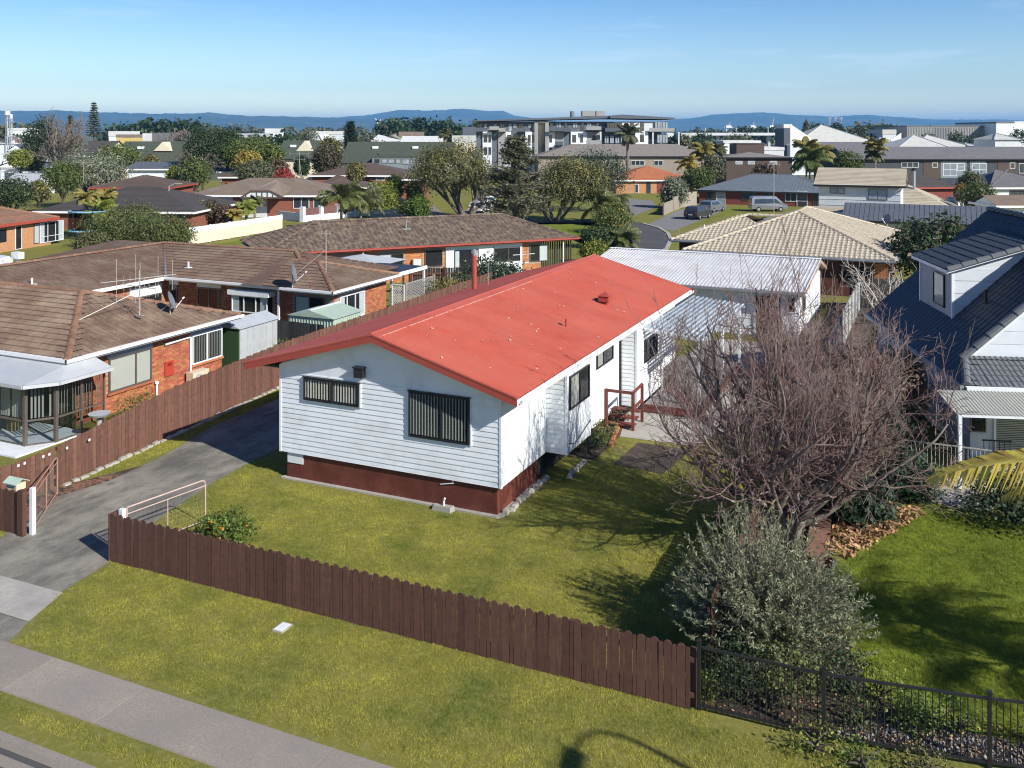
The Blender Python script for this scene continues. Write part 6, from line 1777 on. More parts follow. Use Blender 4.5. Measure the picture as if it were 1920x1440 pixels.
def grass_mat(name, c1, c2, c3):
    m = leafmat(name, c1, rnd=.5, hue=.02, trans=.25, rough=.7); N, L = m.node_tree.nodes, m.node_tree.links
    hs = [n for n in N if n.bl_idname == 'ShaderNodeHueSaturation'][0]; src = hs.inputs['Color'].links[0].from_socket
    geo = [n for n in N if n.bl_idname == 'ShaderNodeNewGeometry'][0]
    for c, sc, lo_, hi_ in ((c2, .55, .47, .66), (c3, 1.9, .52, .80)):
        n = N.new("ShaderNodeTexNoise"); n.inputs['Scale'].default_value = sc; n.inputs['Detail'].default_value = 7; n.inputs['Roughness'].default_value = .65; L.new(geo.outputs['Position'], n.inputs['Vector'])
        mr = N.new("ShaderNodeMapRange"); mr.inputs['From Min'].default_value = lo_; mr.inputs['From Max'].default_value = hi_; L.new(n.outputs['Fac'], mr.inputs['Value'])
        mx = N.new("ShaderNodeMixRGB"); mx.inputs['Color2'].default_value = c + (1,); L.new(mr.outputs['Result'], mx.inputs['Fac']); L.new(src, mx.inputs['Color1']); src = mx.outputs['Color']
    L.new(src, hs.inputs['Color']); return m
GM1 = grass_mat('grass_blade', (0.300, 0.290, 0.050), (0.150, 0.200, 0.030), (0.42, 0.36, 0.14))
GM2 = grass_mat('green_grass_blade', (0.165, 0.210, 0.022), (0.105, 0.150, 0.018), (0.23, 0.22, 0.05))
def grass_field(name, keep, x0, x1, y0, y1, m, seed, hgt=.038, nb=250, z=0.0, step=.30):
    """kind stuff: one object, geometry nodes instancing three turf patches on a jittered grid"""
    r_ = random.Random(seed); pts = []
    y = y0
    while y < y1:
        x = x0
        while x < x1:
            px_, py_ = x + r_.uniform(-.07, .07), y + r_.uniform(-.07, .07)
            if keep(px_, py_): pts.append((px_, py_, z))
            x += step
        y += step
    patch = grass_patch('turf', nb, hgt, m, seed)
    host = bpy.data.meshes.new(name); host.from_pydata(pts, [], []); o = bpy.data.objects.new(name, host); COL.objects.link(o); o['kind'] = 'stuff'
    src = bpy.data.objects.new('turf_patch', patch)           # unlinked source, only read by the node tree
    ng = bpy.data.node_groups.new('turf', 'GeometryNodeTree')
    ng.interface.new_socket('Geometry', in_out='INPUT', socket_type='NodeSocketGeometry'); ng.interface.new_socket('Geometry', in_out='OUTPUT', socket_type='NodeSocketGeometry')
    N, L = ng.nodes, ng.links
    gi, go = N.new('NodeGroupInput'), N.new('NodeGroupOutput'); iop = N.new('GeometryNodeInstanceOnPoints'); oi = N.new('GeometryNodeObjectInfo'); oi.inputs['Object'].default_value = src
    rv = N.new('FunctionNodeRandomValue'); rv.data_type = 'FLOAT_VECTOR'; rv.inputs['Max'].default_value = (0.06, 0.06, 6.283)
    L.new(gi.outputs[0], iop.inputs['Points']); L.new(oi.outputs['Geometry'], iop.inputs['Instance']); L.new(rv.outputs[0], iop.inputs['Rotation']); L.new(iop.outputs['Instances'], go.inputs[0])
    md = o.modifiers.new('turf', 'NODES'); md.node_group = ng
    return o
def on_lawn(x, y):
    if y < 11.35: return False
    if 11.80 < y < 13.22: return False
    if in_poly(x, y, drive): return False
    if y < 17.0 and x < -17.05 and x > -22.1 and y < 13.95: return False
    if -18.15 < x < -10.4 and 22.55 < y < 42: return False
    if x > -19.75 and x < -17.9 and y > 24 and y < 40: return False
    if x > -3.6 and y > 16.4: return False
    if x > -10.9 and x < -9.4 and y > 27.6: return False
    if y > 30.2 and x > -10.4: return False
    if x < -22.0 and 16.6 < y < 19.5: return False
    if in_poly(x, y, polyp): return False
    if -9.2 < x < -7.4 and 27.7 < y < 30.2: return False
    if -23.6 < x < -22.6 and y > 30: return False
    return True
def clear_edges(x, y):
    e = .12
    return all(on_lawn(x+a, y+b) for a, b in ((e, 0), (-e, 0), (0, e), (0, -e)))
grass_field('grass', clear_edges, -24, 3.4, 11.3, 31, GM1, 1)
grass_field('grass', lambda x, y: in_poly(x, y, [(-2.2, 22.5), (-2.1, 23.6), (-1.1, 26.5), (-.4, 27.8), (1.0, 28.0), (4.4, 27.4), (6.3, 24), (6.8, 19.1), (1.5, 17.95), (-1.1, 18.6)]), -2.4, 7, 17.6, 28.2, GM2, 2, .05, 250, .012)
# ---------------------------------------------------------------- background houses
M['glass_far'] = mat('far_window_glass', (0.035, 0.045, 0.055), .12, .3, .5, spec=.8)
M['glass_pale'] = mat('curtained_glass', (0.30, 0.34, 0.38), .25, .3, 1.5, spec=.6)
def wallmat(name, c, **k): return mat(name, c, .75, .08, 1.0, **k)
WM = dict(white=M['white'], cream=wallmat('far_cream_wall', (.66, .58, .44)), grey=wallmat('far_grey_wall', (.30, .30, .29)), taupe=wallmat('far_taupe_wall', (.30, .26, .21)),
          brown=wallmat('far_brown_wall', (.085, .060, .048)), dark=wallmat('far_dark_wall', (.055, .062, .072)), brick=mat('far_brick', (.24, .09, .055), .85, .2, 6), redbrick=mat('far_red_brick', (.20, .055, .04), .85, .25, 5),
          orange=mat('far_orange_brick', (.46, .24, .12), .85, .15, 5), pale=wallmat('far_pale_wall', (.60, .62, .62)), blue=wallmat('far_blue_grey_wall', (.20, .235, .27)), yellow=wallmat('far_yellow_wall', (.60, .46, .16)), slate=wallmat('far_slate_panel', (.085, .10, .12)))
def roofmat(name, c, c2=None):
    m = mat(name, c, .75, .12, 1.2, col2=c2, scale2=.5, amt2=.1)
    return m
RM = dict(brown=roofmat('far_brown_tile', (.115, .082, .066), (.15, .11, .085)), dark=roofmat('far_dark_tile', (.075, .066, .062)), tan=roofmat('far_tan_tile', (.215, .165, .125), (.26, .21, .165)), orange=roofmat('far_orange_tile', (.44, .165, .075), (.36, .14, .07)),
          olive=roofmat('far_olive_sheet', (.066, .080, .056)), blue=roofmat('far_blue_grey_tile', (.135, .16, .185)), slate=roofmat('far_slate_sheet', (.10, .115, .14)), taupe=roofmat('far_taupe_tile', (.225, .20, .175)), grey=roofmat('far_grey_sheet', (.16, .155, .16)),
          white=roofmat('far_white_sheet', (.62, .62, .60)), pale=roofmat('far_pale_sheet', (.50, .50, .46)), cream=M['tile_cream'], silver=roofmat('far_silver_sheet', (.40, .42, .44)), rust=roofmat('far_rusty_orange', (.26, .12, .07)))
TILED = {'brown': ('tile_dark', .34, .42), 'dark': ('tile_dark', .34, .42)}
def seams(t, rf, q, m, step=.45, h=.03, w=.05, nm='roof_rib'):
    """standing ribs up a roof face q (first edge = eave)"""
    u, v, n = frame3(q[0], q[1], q[2]); o = Vector(q[0])
    P = [((Vector(p)-o).dot(u), (Vector(p)-o).dot(v)) for p in q]
    if sum(P[i-1][0]*P[i][1]-P[i][0]*P[i-1][1] for i in range(len(P))) < 0: P = P[::-1]
    x0, x1, vm = min(p[0] for p in P), max(p[0] for p in P), max(p[1] for p in P)
    mb = MB(); x = x0 + step/2
    while x < x1:
        c = clip_poly([(x-w/2, 0), (x+w/2, 0), (x+w/2, vm), (x-w/2, vm)], P)
        if len(c) > 2: mb.prism([tuple(o+u*a+v*b) for a, b in c], tuple(n*h))
        x += step
    if mb.f: mb.build(nm, m, rf, kind='stuff')
def courses(rf, q, m, step=.36, h=.035):
    """lapped tile courses across a far roof face, joined"""
    u, v, n = frame3(q[0], q[1], q[2]); o = Vector(q[0])
    P = [((Vector(p)-o).dot(u), (Vector(p)-o).dot(v)) for p in q]
    if sum(P[i-1][0]*P[i][1]-P[i][0]*P[i-1][1] for i in range(len(P))) < 0: P = P[::-1]
    x0, x1, vm = min(p[0] for p in P)-.1, max(p[0] for p in P)+.1, max(p[1] for p in P)
    mb = MB(); y = 0
    while y < vm:
        c = clip_poly([(x0, y), (x1, y), (x1, y+step), (x0, y+step)], P)
        if len(c) > 2:
            f = lambda b: h*(1-(b-y)/step)+.004
            top = [tuple(o+u*a+v*b+n*f(b)) for a, b in c]; mb.poly(top)
            lo_ = [p for p in c if abs(p[1]-y) < 1e-6]
            if len(lo_) == 2: mb.poly([tuple(o+u*lo_[0][0]+v*y), tuple(o+u*lo_[1][0]+v*y), tuple(o+u*lo_[1][0]+v*y+n*(h+.004)), tuple(o+u*lo_[0][0]+v*y+n*(h+.004))])
        y += step
    if mb.f: mb.build('tile_courses', m, rf, kind='stuff')

def far_house(name, label, cat, px0, px1, Y, dep, pe, pr_, roof, wall, shape='hip', rot=None, wins=(), over=.5, lay=None, group=None, fas='white', z0=0, kwin=None, gablem=None, w=None, origin=None, side=(), dl='hip', dr='hip'):
    rot = TH if rot is None else rot
    o = origin or D(px0, Y); t = thing(name, label, cat, (o[0], o[1], 0), rot + 1e-5, group)
    fr_ = Fr(o, rot); W_ = w or fr_.lx(px1, 0); ze, zr_ = ZP(pe, Y), ZP(pr_, Y + dep*.5)
    if shape == 'hip':
        f, r = hip(0, W_, 0, dep, ze, (zr_-ze)/(dep/2), dl, dr); rf = roof_base(t, f.values(), RM[roof])
        for nm_ in f:
            if nm_ == 'back': continue
            if lay == 'courses': courses(rf, f[nm_], RM[roof])
            elif lay == 'seams': seams(t, rf, f[nm_], RM[roof])
        if lay:
            for a, b in r[:1]: m = MB(); m.bar(a, b, .25, .12); m.build('ridge_cap', RM[roof], rf)
    elif shape == 'gable':
        f, r = hip(0, W_, 0, dep, ze, (zr_-ze)/(dep/2), 'g', 'g'); rf = roof_base(t, f.values(), RM[roof])
        if lay == 'courses': courses(rf, f['front'], RM[roof])
        elif lay == 'seams': seams(t, rf, f['front'], RM[roof])
    elif shape == 'gabley':      # gable end towards the street
        f, r = hip(0, dep, 0, W_, ze, (zr_-ze)/(W_/2), 'g', 'g'); sw_ = lambda p: (p[1], p[0], p[2])
        rf = roof_base(t, [[sw_(p) for p in q] for q in f.values()], RM[roof])
        m = MB(); m.prism([(over*.3, over*.6, ze-.1), (W_-over*.3, over*.6, ze-.1), (W_/2, over*.6, zr_-.1)], (0, .1, 0)); m.build('gable', WM[gablem or wall], t)
    elif shape == 'flat':
        m = MB(); m.box(-.1, W_+.1, -.1, dep+.1, ze, ze+max(.15, zr_-ze)); rf = m.build('roof', RM[roof], t)
    if shape == 'gable':
        m = MB()
        for x in (over*.6, W_-over*.6-.1): m.prism([(x, over, ze-.1), (x, dep-over, ze-.1), (x, dep/2, zr_-.12)], (.1, 0, 0))
        m.build('gable', WM[gablem or wall], t, kind='stuff')
    ov = over if shape != 'flat' else 0
    m = MB(); m.box(ov, W_-ov, ov, dep-ov, z0, ze-.06); m.build('wall', WM[wall], t)
    if shape != 'flat':
        mm = M['fascia_white'] if fas == 'white' else (M['red_trim'] if fas == 'red' else M['steel_dark'])
        m = MB(); m.box(0, W_, -.02, .02, ze-.2, ze+.02); m.build('fascia', mm, t)
        m = MB(); m.box(-.02, .02, 0, dep, ze-.2, ze+.02); m.build('fascia', mm, t)
        m = MB(); m.box(W_-.02, W_+.02, 0, dep, ze-.2, ze+.02); m.build('fascia', mm, t)
    for wn_ in wins:
        a, b, tp, bt = wn_[:4]; opt = wn_[4] if len(wn_) > 4 else ''
        x0, x1 = fr_.lx(a, ov), fr_.lx(b, ov); xm_ = (x0+x1)/2; zt, zb_ = fr_.z(tp, xm_, ov), fr_.z(bt, xm_, ov); y = ov - .01
        if 'p' in opt:
            m = MB(); m.box(x0, x1, y-.05, y+.005, zb_, zt); m.build('wall_panel', WM[wn_[5]], t); continue
        fm = M['white'] if 'w' in opt else M['alum']
        m = MB(); fw2 = .07
        for q in ((x0, x1, zb_, zb_+fw2), (x0, x1, zt-fw2, zt), (x0, x0+fw2, zb_+fw2, zt-fw2), (x1-fw2, x1, zb_+fw2, zt-fw2)): m.box(q[0], q[1], y-.07, y, q[2], q[3])
        nn = max(1, round((x1-x0)/1.0))
        for i in range(1, nn): xx = x0 + (x1-x0)*i/nn; m.box(xx-.03, xx+.03, y-.065, y, zb_+fw2, zt-fw2)
        if 'g' in opt: m.box(x0+fw2, x1-fw2, y-.063, y, (zb_+zt)/2-.03, (zb_+zt)/2+.03)
        wo = m.build('window', fm, t)
        for i in range(nn):
            xa, xb = x0 + (x1-x0)*i/nn, x0 + (x1-x0)*(i+1)/nn
            m = MB(); m.box(xa+.03, xb-.03, y-.04, y-.012, zb_+.03, zt-.03); m.build('pane', M['glass_pale'] if 'c' in opt else M['glass_far'], wo)
    return t

# --- left middle distance
far_house('brick_house', 'orange brick house with a rusty tiled hip roof and red gutters at the left edge', 'house', 0, 1, 1, 15, 430, 376, 'rust', 'orange', w=1, origin=(0, 0)) if False else None
oA = (-70.6, 46.0); FA = Fr(oA, R(102))
t = thing('brick_house', 'orange brick house with a rusty tiled hip roof and red gutters at the left edge', 'house', (*oA, 0), R(102))
f, r = hip(0, 16.3, 0, 13, 2.45, .32); rf = roof_base(t, f.values(), RM['rust'])
for k_ in ('front', 'right', 'left'): courses(rf, f[k_], mat('rusty_brown_tile', (.27, .135, .085), .85, .2, 4, rnd=.1, col2=(.20, .13, .09), scale2=.8, amt2=.3))
m = MB(); m.bar(r[1][0] if False else (6.5, 6.5, 2.45+.32*6.5+.03), (9.8, 6.5, 2.45+.32*6.5+.03), .3, .12); m.bar((16.3, 0, 2.5), (9.8, 6.5, 4.57), .28, .12); m.build('ridge_cap', M['ridge_brown'], rf)
m = MB(); m.box(0, 16.3, -.03, 0, 2.22, 2.47); m.build('fascia', M['red_trim'], t); m = MB(); m.box(16.3, 16.33, 0, 13, 2.22, 2.47); m.build('fascia', M['red_trim'], t)
m = MB(); m.box(.5, 15.8, .5, 12.5, 0, 2.25); m.build('wall', WM['orange'], t)
WA = Wall((0, .5, 0), (1, 0, 0), (0, -1, 0)); LA = lambda px: FA.lx(px, .5)
window(t, WA, LA(-8), LA(11), .9, 1.95, M['black'], (.5,), None, d=.01)
window(t, WA, LA(28), LA(40), .05, 2.1, M['white'], (), None, d=.01, glass='glass')
window(t, WA, LA(63), LA(73), .3, 2.1, M['alum'], (), 'full', d=.01, blind_mat=M['curtain'])
window(t, WA, LA(74), LA(118), .25, 2.1, M['white'], (.33, .66), 'ends', d=.01, blind_mat=M['curtain'], hsplit=.3)
tr = thing('trampoline', 'round trampoline with a blue edged safety net beside the orange brick house', 'trampoline', (*D(165, 92), 0))
x, y = D(165, 92); m = MB()
for i in range(8): a = i*math.pi/4; m.tube([(x+1.75*math.cos(a), y+1.75*math.sin(a), 0), (x+1.75*math.cos(a), y+1.75*math.sin(a), 2.6)], .035, 5)
m.build('pole', M['steel_dark'], tr, kind='stuff'); M['bluepad'] = mat('blue_pad', (.20, .42, .60), .5, .08, 3)
for z_, r_ in ((.75, .10), (2.6, .07)):
    m = MB(); m.tube([(x+1.75*math.cos(i*math.pi/10), y+1.75*math.sin(i*math.pi/10), z_) for i in range(21)], r_, 6, caps=False); m.build('ring', M['bluepad'], tr)
m = MB(); m.tube([(x, y, .75), (x, y, 2.55)], 1.7, 20, caps=False); m.build('net', glass_mat('dark_net', (.42, .44, .46), .1), tr)
wt = thing('parked_car', 'white car nose at the left edge by the orange brick house', 'car', (*D(13, 71), 0), TH)
def car(t, L, Wd, Hh, body, kind='hatch'):
    """low-poly car, length along local x, wheels and glass as parts"""
    if kind == 'van':
        pr2 = [(0, .35), (0, .95), (.10, 1.75), (.28, Hh), (L*.68, Hh), (L*.86, 1.12), (L*.98, .92), (L, .60), (L-.05, .35)]
        gl = [(.35, 1.05), (.42, 1.62), (L*.665, 1.66), (L*.80, 1.12)]
    else:
        pr2 = [(0, .35), (.02, .80), (.10, .98), (.35, Hh-.08), (.75, Hh), (L*.52, Hh), (L*.70, 1.0), (L*.93, .86), (L, .62), (L, .32)]
        gl = [(.35, .98), (.55, Hh-.12), (L*.50, Hh-.10), (L*.64, 1.0)]
    mb = MB(); n = len(pr2); top = max(p[1] for p in pr2)
    ins = lambda z: .0 if z < 1.0 else .14*(z-1.0)/(top-1.0)*1.2
    A = [(x, -Wd/2 + ins(z), z) for x, z in pr2]; B = [(x, Wd/2 - ins(z), z) for x, z in pr2]
    mb.add(A + B, [tuple(range(n))[::-1], tuple(range(n, 2*n))] + [(i, (i+1) % n, n+(i+1) % n, n+i) for i in range(n)]); bo = mb.build('body', body, t)
    for s in (-1, 1):
        mb = MB(); mb.poly([(x, s*(Wd/2 + .012 - ins(z)), z) for x, z in (gl if s < 0 else gl[::-1])]); mb.build('side_window', M['glass_far'], t)
        mb = MB(); xm = (gl[1][0]+gl[2][0])/2; mb.bar((xm, s*(Wd/2+.018-ins(1.0)), 1.0), (xm, s*(Wd/2+.018-ins(Hh-.1)), Hh-.12), .06, .01); mb.build('pillar', body, t)
    def strip(i, j, nm, mm):
        (xa, za), (xb, zb2) = pr2[i], pr2[j]; d = Vector((zb2-za, 0, -(xb-xa))).normalized()*.015
        if d.z < 0 and kind == 'x': d = -d
        mb = MB(); ia, ib = ins(za)+.10, ins(zb2)+.12; e = .08
        p = lambda f, sgn: (xa+(xb-xa)*f - d.x, sgn*(Wd/2 - (ia+(ib-ia)*f)), za+(zb2-za)*f - d.z)
        mb.poly([p(e, -1), p(1-e, -1), p(1-e, 1), p(e, 1)]); mb.build(nm, mm, t)
    if kind == 'van': strip(4, 5, 'windscreen', M['glass_far']); strip(1, 2, 'rear_window', M['glass_far'])
    else: strip(5, 6, 'windscreen', M['glass_far']); strip(2, 3, 'rear_window', M['glass_far'])
    for xw in (L*.19, L*.80):
        for s in (-1, 1):
            mb = MB(); mb.tube([(xw, s*(Wd/2-.17), .32), (xw, s*(Wd/2+.01), .32)], .32, 14); wh = mb.build('wheel', M['steel_dark'], t)
            mb = MB(); mb.tube([(xw, s*(Wd/2-.0), .32), (xw, s*(Wd/2+.02), .32)], .19, 10); mb.build('rim', M['greymetal'], wh)
    for s in (-1, 1):
        mb = MB(); mb.box(-.015, .03, s*(Wd/2-.22)-.12, s*(Wd/2-.22)+.12, .72, .88); mb.build('tail_light', M['red_trim'], t)
        mb = MB(); mb.box(L-.03, L+.012, s*(Wd/2-.25)-.16, s*(Wd/2-.25)+.16, .62, .74); mb.build('headlight', M['zinc'], t)
    mb = MB(); mb.box(-.022, -.005, -.24, .24, .55, .67); mb.build('number_plate', M['white'], t)
    return t
CARM = dict(white=mat('white_car_paint', (.72, .73, .74), .25, .03, 1, coat=.6), dark=mat('dark_blue_car_paint', (.028, .034, .045), .22, .05, 1, coat=.8), silver=mat('silver_car_paint', (.33, .35, .38), .28, .05, 1, metal=.6, coat=.6), blue=mat('navy_car_paint', (.012, .028, .05), .25, .05, 1, coat=.8))
def place_car(px, py, rot, L, Wd, Hh, m, kind, label, nm='parked_car', cat='car', group=None):
    x, y = G(px, py); c_, s_ = math.cos(rot), math.sin(rot); t = thing(nm, label, cat, (x - c_*L/2, y - s_*L/2, .01), rot, group); t['own_frame'] = True; return car(t, L, Wd, Hh, m, kind)
wt['own_frame'] = True; car(wt, 4.2, 1.7, 1.5, CARM['white'])
wt.location = (wt.location.x - 4.2*CT, wt.location.y - 4.2*ST, 0)
place_car(1309, 410, R(78), 4.2, 1.74, 1.55, CARM['dark'], 'hatch', 'dark blue hatchback parked on the cul-de-sac driveway')
place_car(1336, 397, R(76), 4.4, 1.76, 1.50, CARM['silver'], 'hatch', 'silver grey car parked ahead of the dark hatchback')
place_car(1440, 396, R(26), 4.75, 1.75, 1.95, CARM['silver'], 'van', 'silver van parked side on in front of the blue roofed house', 'parked_van', 'van')
place_car(904, 398, R(90), 4.3, 1.74, 1.45, CARM['white'], 'hatch', 'white car parked on the drive beneath the big spreading trees')
place_car(914, 388, R(95), 4.5, 1.78, 1.5, CARM['white'], 'hatch', 'second white car further up the drive behind the spreading trees')
place_car(731, 416, R(20), 4.3, 1.72, 1.4, CARM['blue'], 'hatch', 'navy blue car by the white pillared wall above the dark brown roof')

far_house('brick_house', 'wide dark grey tiled house behind the yellow palms on the left', 'house', 60, 365, 100, 14, 396, 350, 'dark', 'brick', rot=TH+R(-4), lay='courses', wins=[(300, 318, 400, 416), (330, 350, 392, 414)])
far_house('brick_house', 'purple brown tiled house with red gutters below the white walled building', 'house', 165, 318, 122, 11, 352, 328, 'brown', 'brick', fas='red', lay='courses', wins=[(240, 252, 355, 362), (270, 284, 353, 362)])
far_house('white_building', 'long white walled building with a blue grey roof left of the rounded bushes', 'building', 232, 318, 148, 10, 317, 303, 'slate', 'white', shape='gable')
tu = far_house('brick_house', 'tan roofed house with a half timbered gable and attached garage', 'house', 346, 632, 114, 12, 366, 334, 'tan', 'brick', rot=TH-R(2), lay='courses',
          wins=[(356, 368, 372, 390), (378, 396, 371, 382), (401, 424, 370, 385, 'wgc'), (397, 437, 366, 394, 'p', 'pale'), (454, 501, 368, 408, 'p', 'pale'), (480, 500, 374, 386), (550, 580, 370, 391, 'w'), (588, 602, 370, 395, 'w')])
oT = D(455, 112.5)
tg = thing('gable_porch', 'half timbered cream gable with dark battens over the tan roofed garage', 'gable', (*oT, 0), TH); tg['own_frame'] = True
s_ = 112.5/F
m = MB(); m.prism([(0, -.3, ZP(370, 112.5)), (75*s_, -.3, ZP(370, 112.5)), (53*s_, -.3, ZP(358.5, 112.5)), (17*s_, -.3, ZP(358.5, 112.5))], (0, .1, 0)); m.build('panel', WM['pale'], tg)
for i in range(7):
    x = 8*s_ + i*10*s_; m = MB(); m.bar((x, -.34, ZP(370, 112.5)), (x, -.34, ZP(359.5 if 1 < i < 5 else 364, 112.5)), .14, .05); m.build('batten', WM['brown'], tg)
m = MB()
for a, b in (((-2, 370.5), (77, 370.5)), ((-2, 370), (17, 358)), ((17, 358), (53, 358)), ((53, 358), (77, 370))): m.bar((a[0]*s_, -.36, ZP(a[1], 112.5)), (b[0]*s_, -.36, ZP(b[1], 112.5)), .12, .18)
m.build('barge_board', WM['brown'], tg)
m = MB(); m.poly([(-2*s_, -.4, ZP(369, 112.5)), (17*s_, -.4, ZP(357, 112.5)), (40*s_, 5.5, ZP(337, 118)), (20*s_, 4.5, ZP(345, 117))]); m.poly([(77*s_, -.4, ZP(369, 112.5)), (53*s_, -.4, ZP(357, 112.5)), (45*s_, 5.5, ZP(339, 118)), (80*s_, 3.5, ZP(352, 116))]); m.poly([(17*s_, -.4, ZP(357, 112.5)), (53*s_, -.4, ZP(357, 112.5)), (45*s_, 5.5, ZP(339, 118)), (40*s_, 5.5, ZP(337, 118))]); m.build('roof', RM['tan'], tg)
antenna(*D(561, 118), 5.0, 3.6, 'rusty braced TV antenna on the tan roof', [(7.6, 1, .4, 2.4, [(-.5, .3, 1), (0, .3, 1), (.5, .3, 1)]), (6.9, 1, .4, 1.6, [(-.4, .3, 1), (.4, .3, 1)])], stay=(*D(566, 117), 4.6))
antenna(*D(157, 106), 4.7, 2.3, 'pale TV antenna on the ridge of the dark grey tiled house', [(6.9, 1, .5, 2.2, [(-.5, .3, 1), (0, .3, 1), (.5, .3, 1)])])
far_house('brick_house', 'low brown hip roof house left of the big round green tree', 'house', 588, 688, 128, 10, 351, 328, 'brown', 'brick', lay='courses', wins=[(652, 675, 353, 366, 'wc')])
far_house('brick_house', 'wide brown hip roof house below the olive green roofs', 'house', 578, 770, 140, 13, 329, 306, 'brown', 'brick', lay='courses', wins=[(705, 722, 332, 338, 'w')])
far_house('brick_house', 'small brown roofed house tucked behind the spreading tree', 'house', 745, 800, 130, 9, 336, 322, 'brown', 'brick', lay='courses')
# white pillar wall, white panel fence
pw = thing('garden_wall', 'white rendered garden wall with brown slatted panels between its piers', 'wall', (-64.8, 96, 0))
Q = [(-66.6, 88.6), (-62.6, 107.5)]
dq = Vector((Q[1][0]-Q[0][0], Q[1][1]-Q[0][1])).normalized(); Lq = math.dist(*Q); M['brownpanel'] = wallmat('brown_slat', (.16, .085, .075))
m = MB(); m.bar((*Q[0], .35), (*Q[1], .35), .22, .7); m.build('plinth', M['white'], pw)
for i in range(8):
    p = Vector((*Q[0], 0)) + Vector((dq.x, dq.y, 0))*Lq*i/7; m = MB(); m.box(p.x-.24, p.x+.24, p.y-.24, p.y+.24, 0, 1.75); m.build('pier', M['white'], pw)
    if i < 7:
        q = p + Vector((dq.x, dq.y, 0))*Lq/7
        for k in range(4):
            z = .82 + k*.21; m = MB(); m.bar((p.x, p.y, z), (q.x, q.y, z), .04, .18); m.build('slat', M['brownpanel'], pw)
m = MB(); m.bar((*Q[0], .5), (Q[0][0]-4.5, Q[0][1]+1.5, .5), .2, 1.0); m.build('return_wall', M['white'], pw)
wfn = thing('panel_fence', 'long white panel fence with a solid top band on the left', 'fence', (-62.5, 72, 0)); Q = [(-62.1, 65.9), (-63.0, 80.2)]
for i in range(5):
    a = i/5*14.3 if i else 0; b = (i+1)/5*14.3
    m = MB(); m.box(-62.14-.9*a/14.3-.03, -62.14-.9*a/14.3+.03, 65.9+a+.06, 65.9+b-.06, .06, 1.12); m.build('panel', WM['cream'], wfn)
    m = MB(); m.box(-62.14-.9*a/14.3-.04, -62.14-.9*a/14.3+.04, 65.9+a+.06, 65.9+b-.06, 1.13, 1.62); m.build('top_band', M['white'], wfn)
for i in range(6):
    a = i/5*14.3; m = MB(); m.box(-62.14-.9*a/14.3-.07, -62.14-.9*a/14.3+.07, 65.9+a-.06, 65.9+a+.06, 0, 1.68); m.build('post', M['white'], wfn)
lbx = thing('letterbox', 'white letterbox at the kerb by the orange brick house', 'letterbox', (*G(33, 497), 0)); x, y = G(33, 500); m = MB(); m.box(x-.12, x+.12, y-.12, y+.12, 0, .62); m.build('post', M['white'], lbx); m = MB(); m.box(x-.42, x+.42, y-.25, y+.25, .62, 1.12); m.build('box', M['white'], lbx)
# low brick wall with hedge
hw = thing('garden_wall', 'low orange brick wall in front of a clipped hedge by the far driveway', 'wall', (*G(790, 395), 0)); a, b = G(762, 397), G(807, 390); m = MB(); m.bar((*a, .3), (*b, .3), .25, .6); m.build('wall', M['brick_y'], hw); m = MB(); m.box(a[0]-.3, a[0]+.3, a[1]-.3, a[1]+.3, 0, 1.2); m.build('pier', M['brick_y'], hw)
# --- roads of the cul-de-sac and far drives
def gpoly(name, pts, z, m): return sheet(name, [G(px, py) for px, py in pts], z, m)
gpoly('road', [(1130, 478), (1195, 500), (1250, 470), (1258, 452), (1248, 436), (1228, 424), (1195, 416), (1120, 417), (1000, 418), (860, 420), (700, 426), (600, 440), (600, 424), (800, 412), (960, 411), (1090, 410), (1160, 408), (1150, 440), (1120, 470)], .012, M['road'])
gpoly('driveway', [(1182, 408), (1232, 388), (1222, 376), (1168, 372), (1176, 390)], .010, mat('pale_asphalt', (.20, .195, .19), .9, .12, 3))
gpoly('driveway', [(1216, 420), (1262, 434), (1340, 402), (1362, 392), (1300, 388), (1268, 396)], .010, MATS['pale_asphalt'])
gpoly('driveway', [(812, 412), (838, 407), (822, 392), (808, 380), (800, 384)], .010, M['asphalt'])
gpoly('driveway', [(850, 412), (968, 411), (935, 392), (915, 380), (890, 380), (872, 396)], .010, M['concrete'])
gpoly('driveway', [(700, 412), (770, 404), (742, 398), (720, 400)], .010, M['asphalt'])
gpoly('driveway', [(455, 412), (575, 411), (560, 404), (500, 404)], .010, M['concrete'])
gpoly('lawn', [(1130, 412), (1000, 414), (1005, 408), (1185, 401), (1190, 408)], .016, M['lawn'])
gpoly('lawn', [(960, 422), (1085, 420), (1180, 436), (1130, 452), (1085, 448), (1010, 430)], .016, M['lawn_green'])
gpoly('lawn', [(425, 458), (530, 445), (520, 436), (390, 462)], .016, M['lawn_green'])
gpoly('lawn', [(1330, 412), (1395, 390), (1380, 388), (1300, 424)], .016, M['lawn_green'])
kb2 = MB()
arc = [G(px, py) for px, py in ((1205, 419), (1235, 427), (1252, 437), (1258, 449), (1250, 466), (1215, 492))]
for p, q in zip(arc, arc[1:]): kb2.bar((*p, .03), (*q, .03), .35, .08)
struct('kerb', kb2.build('kerb', M['concrete_light']))
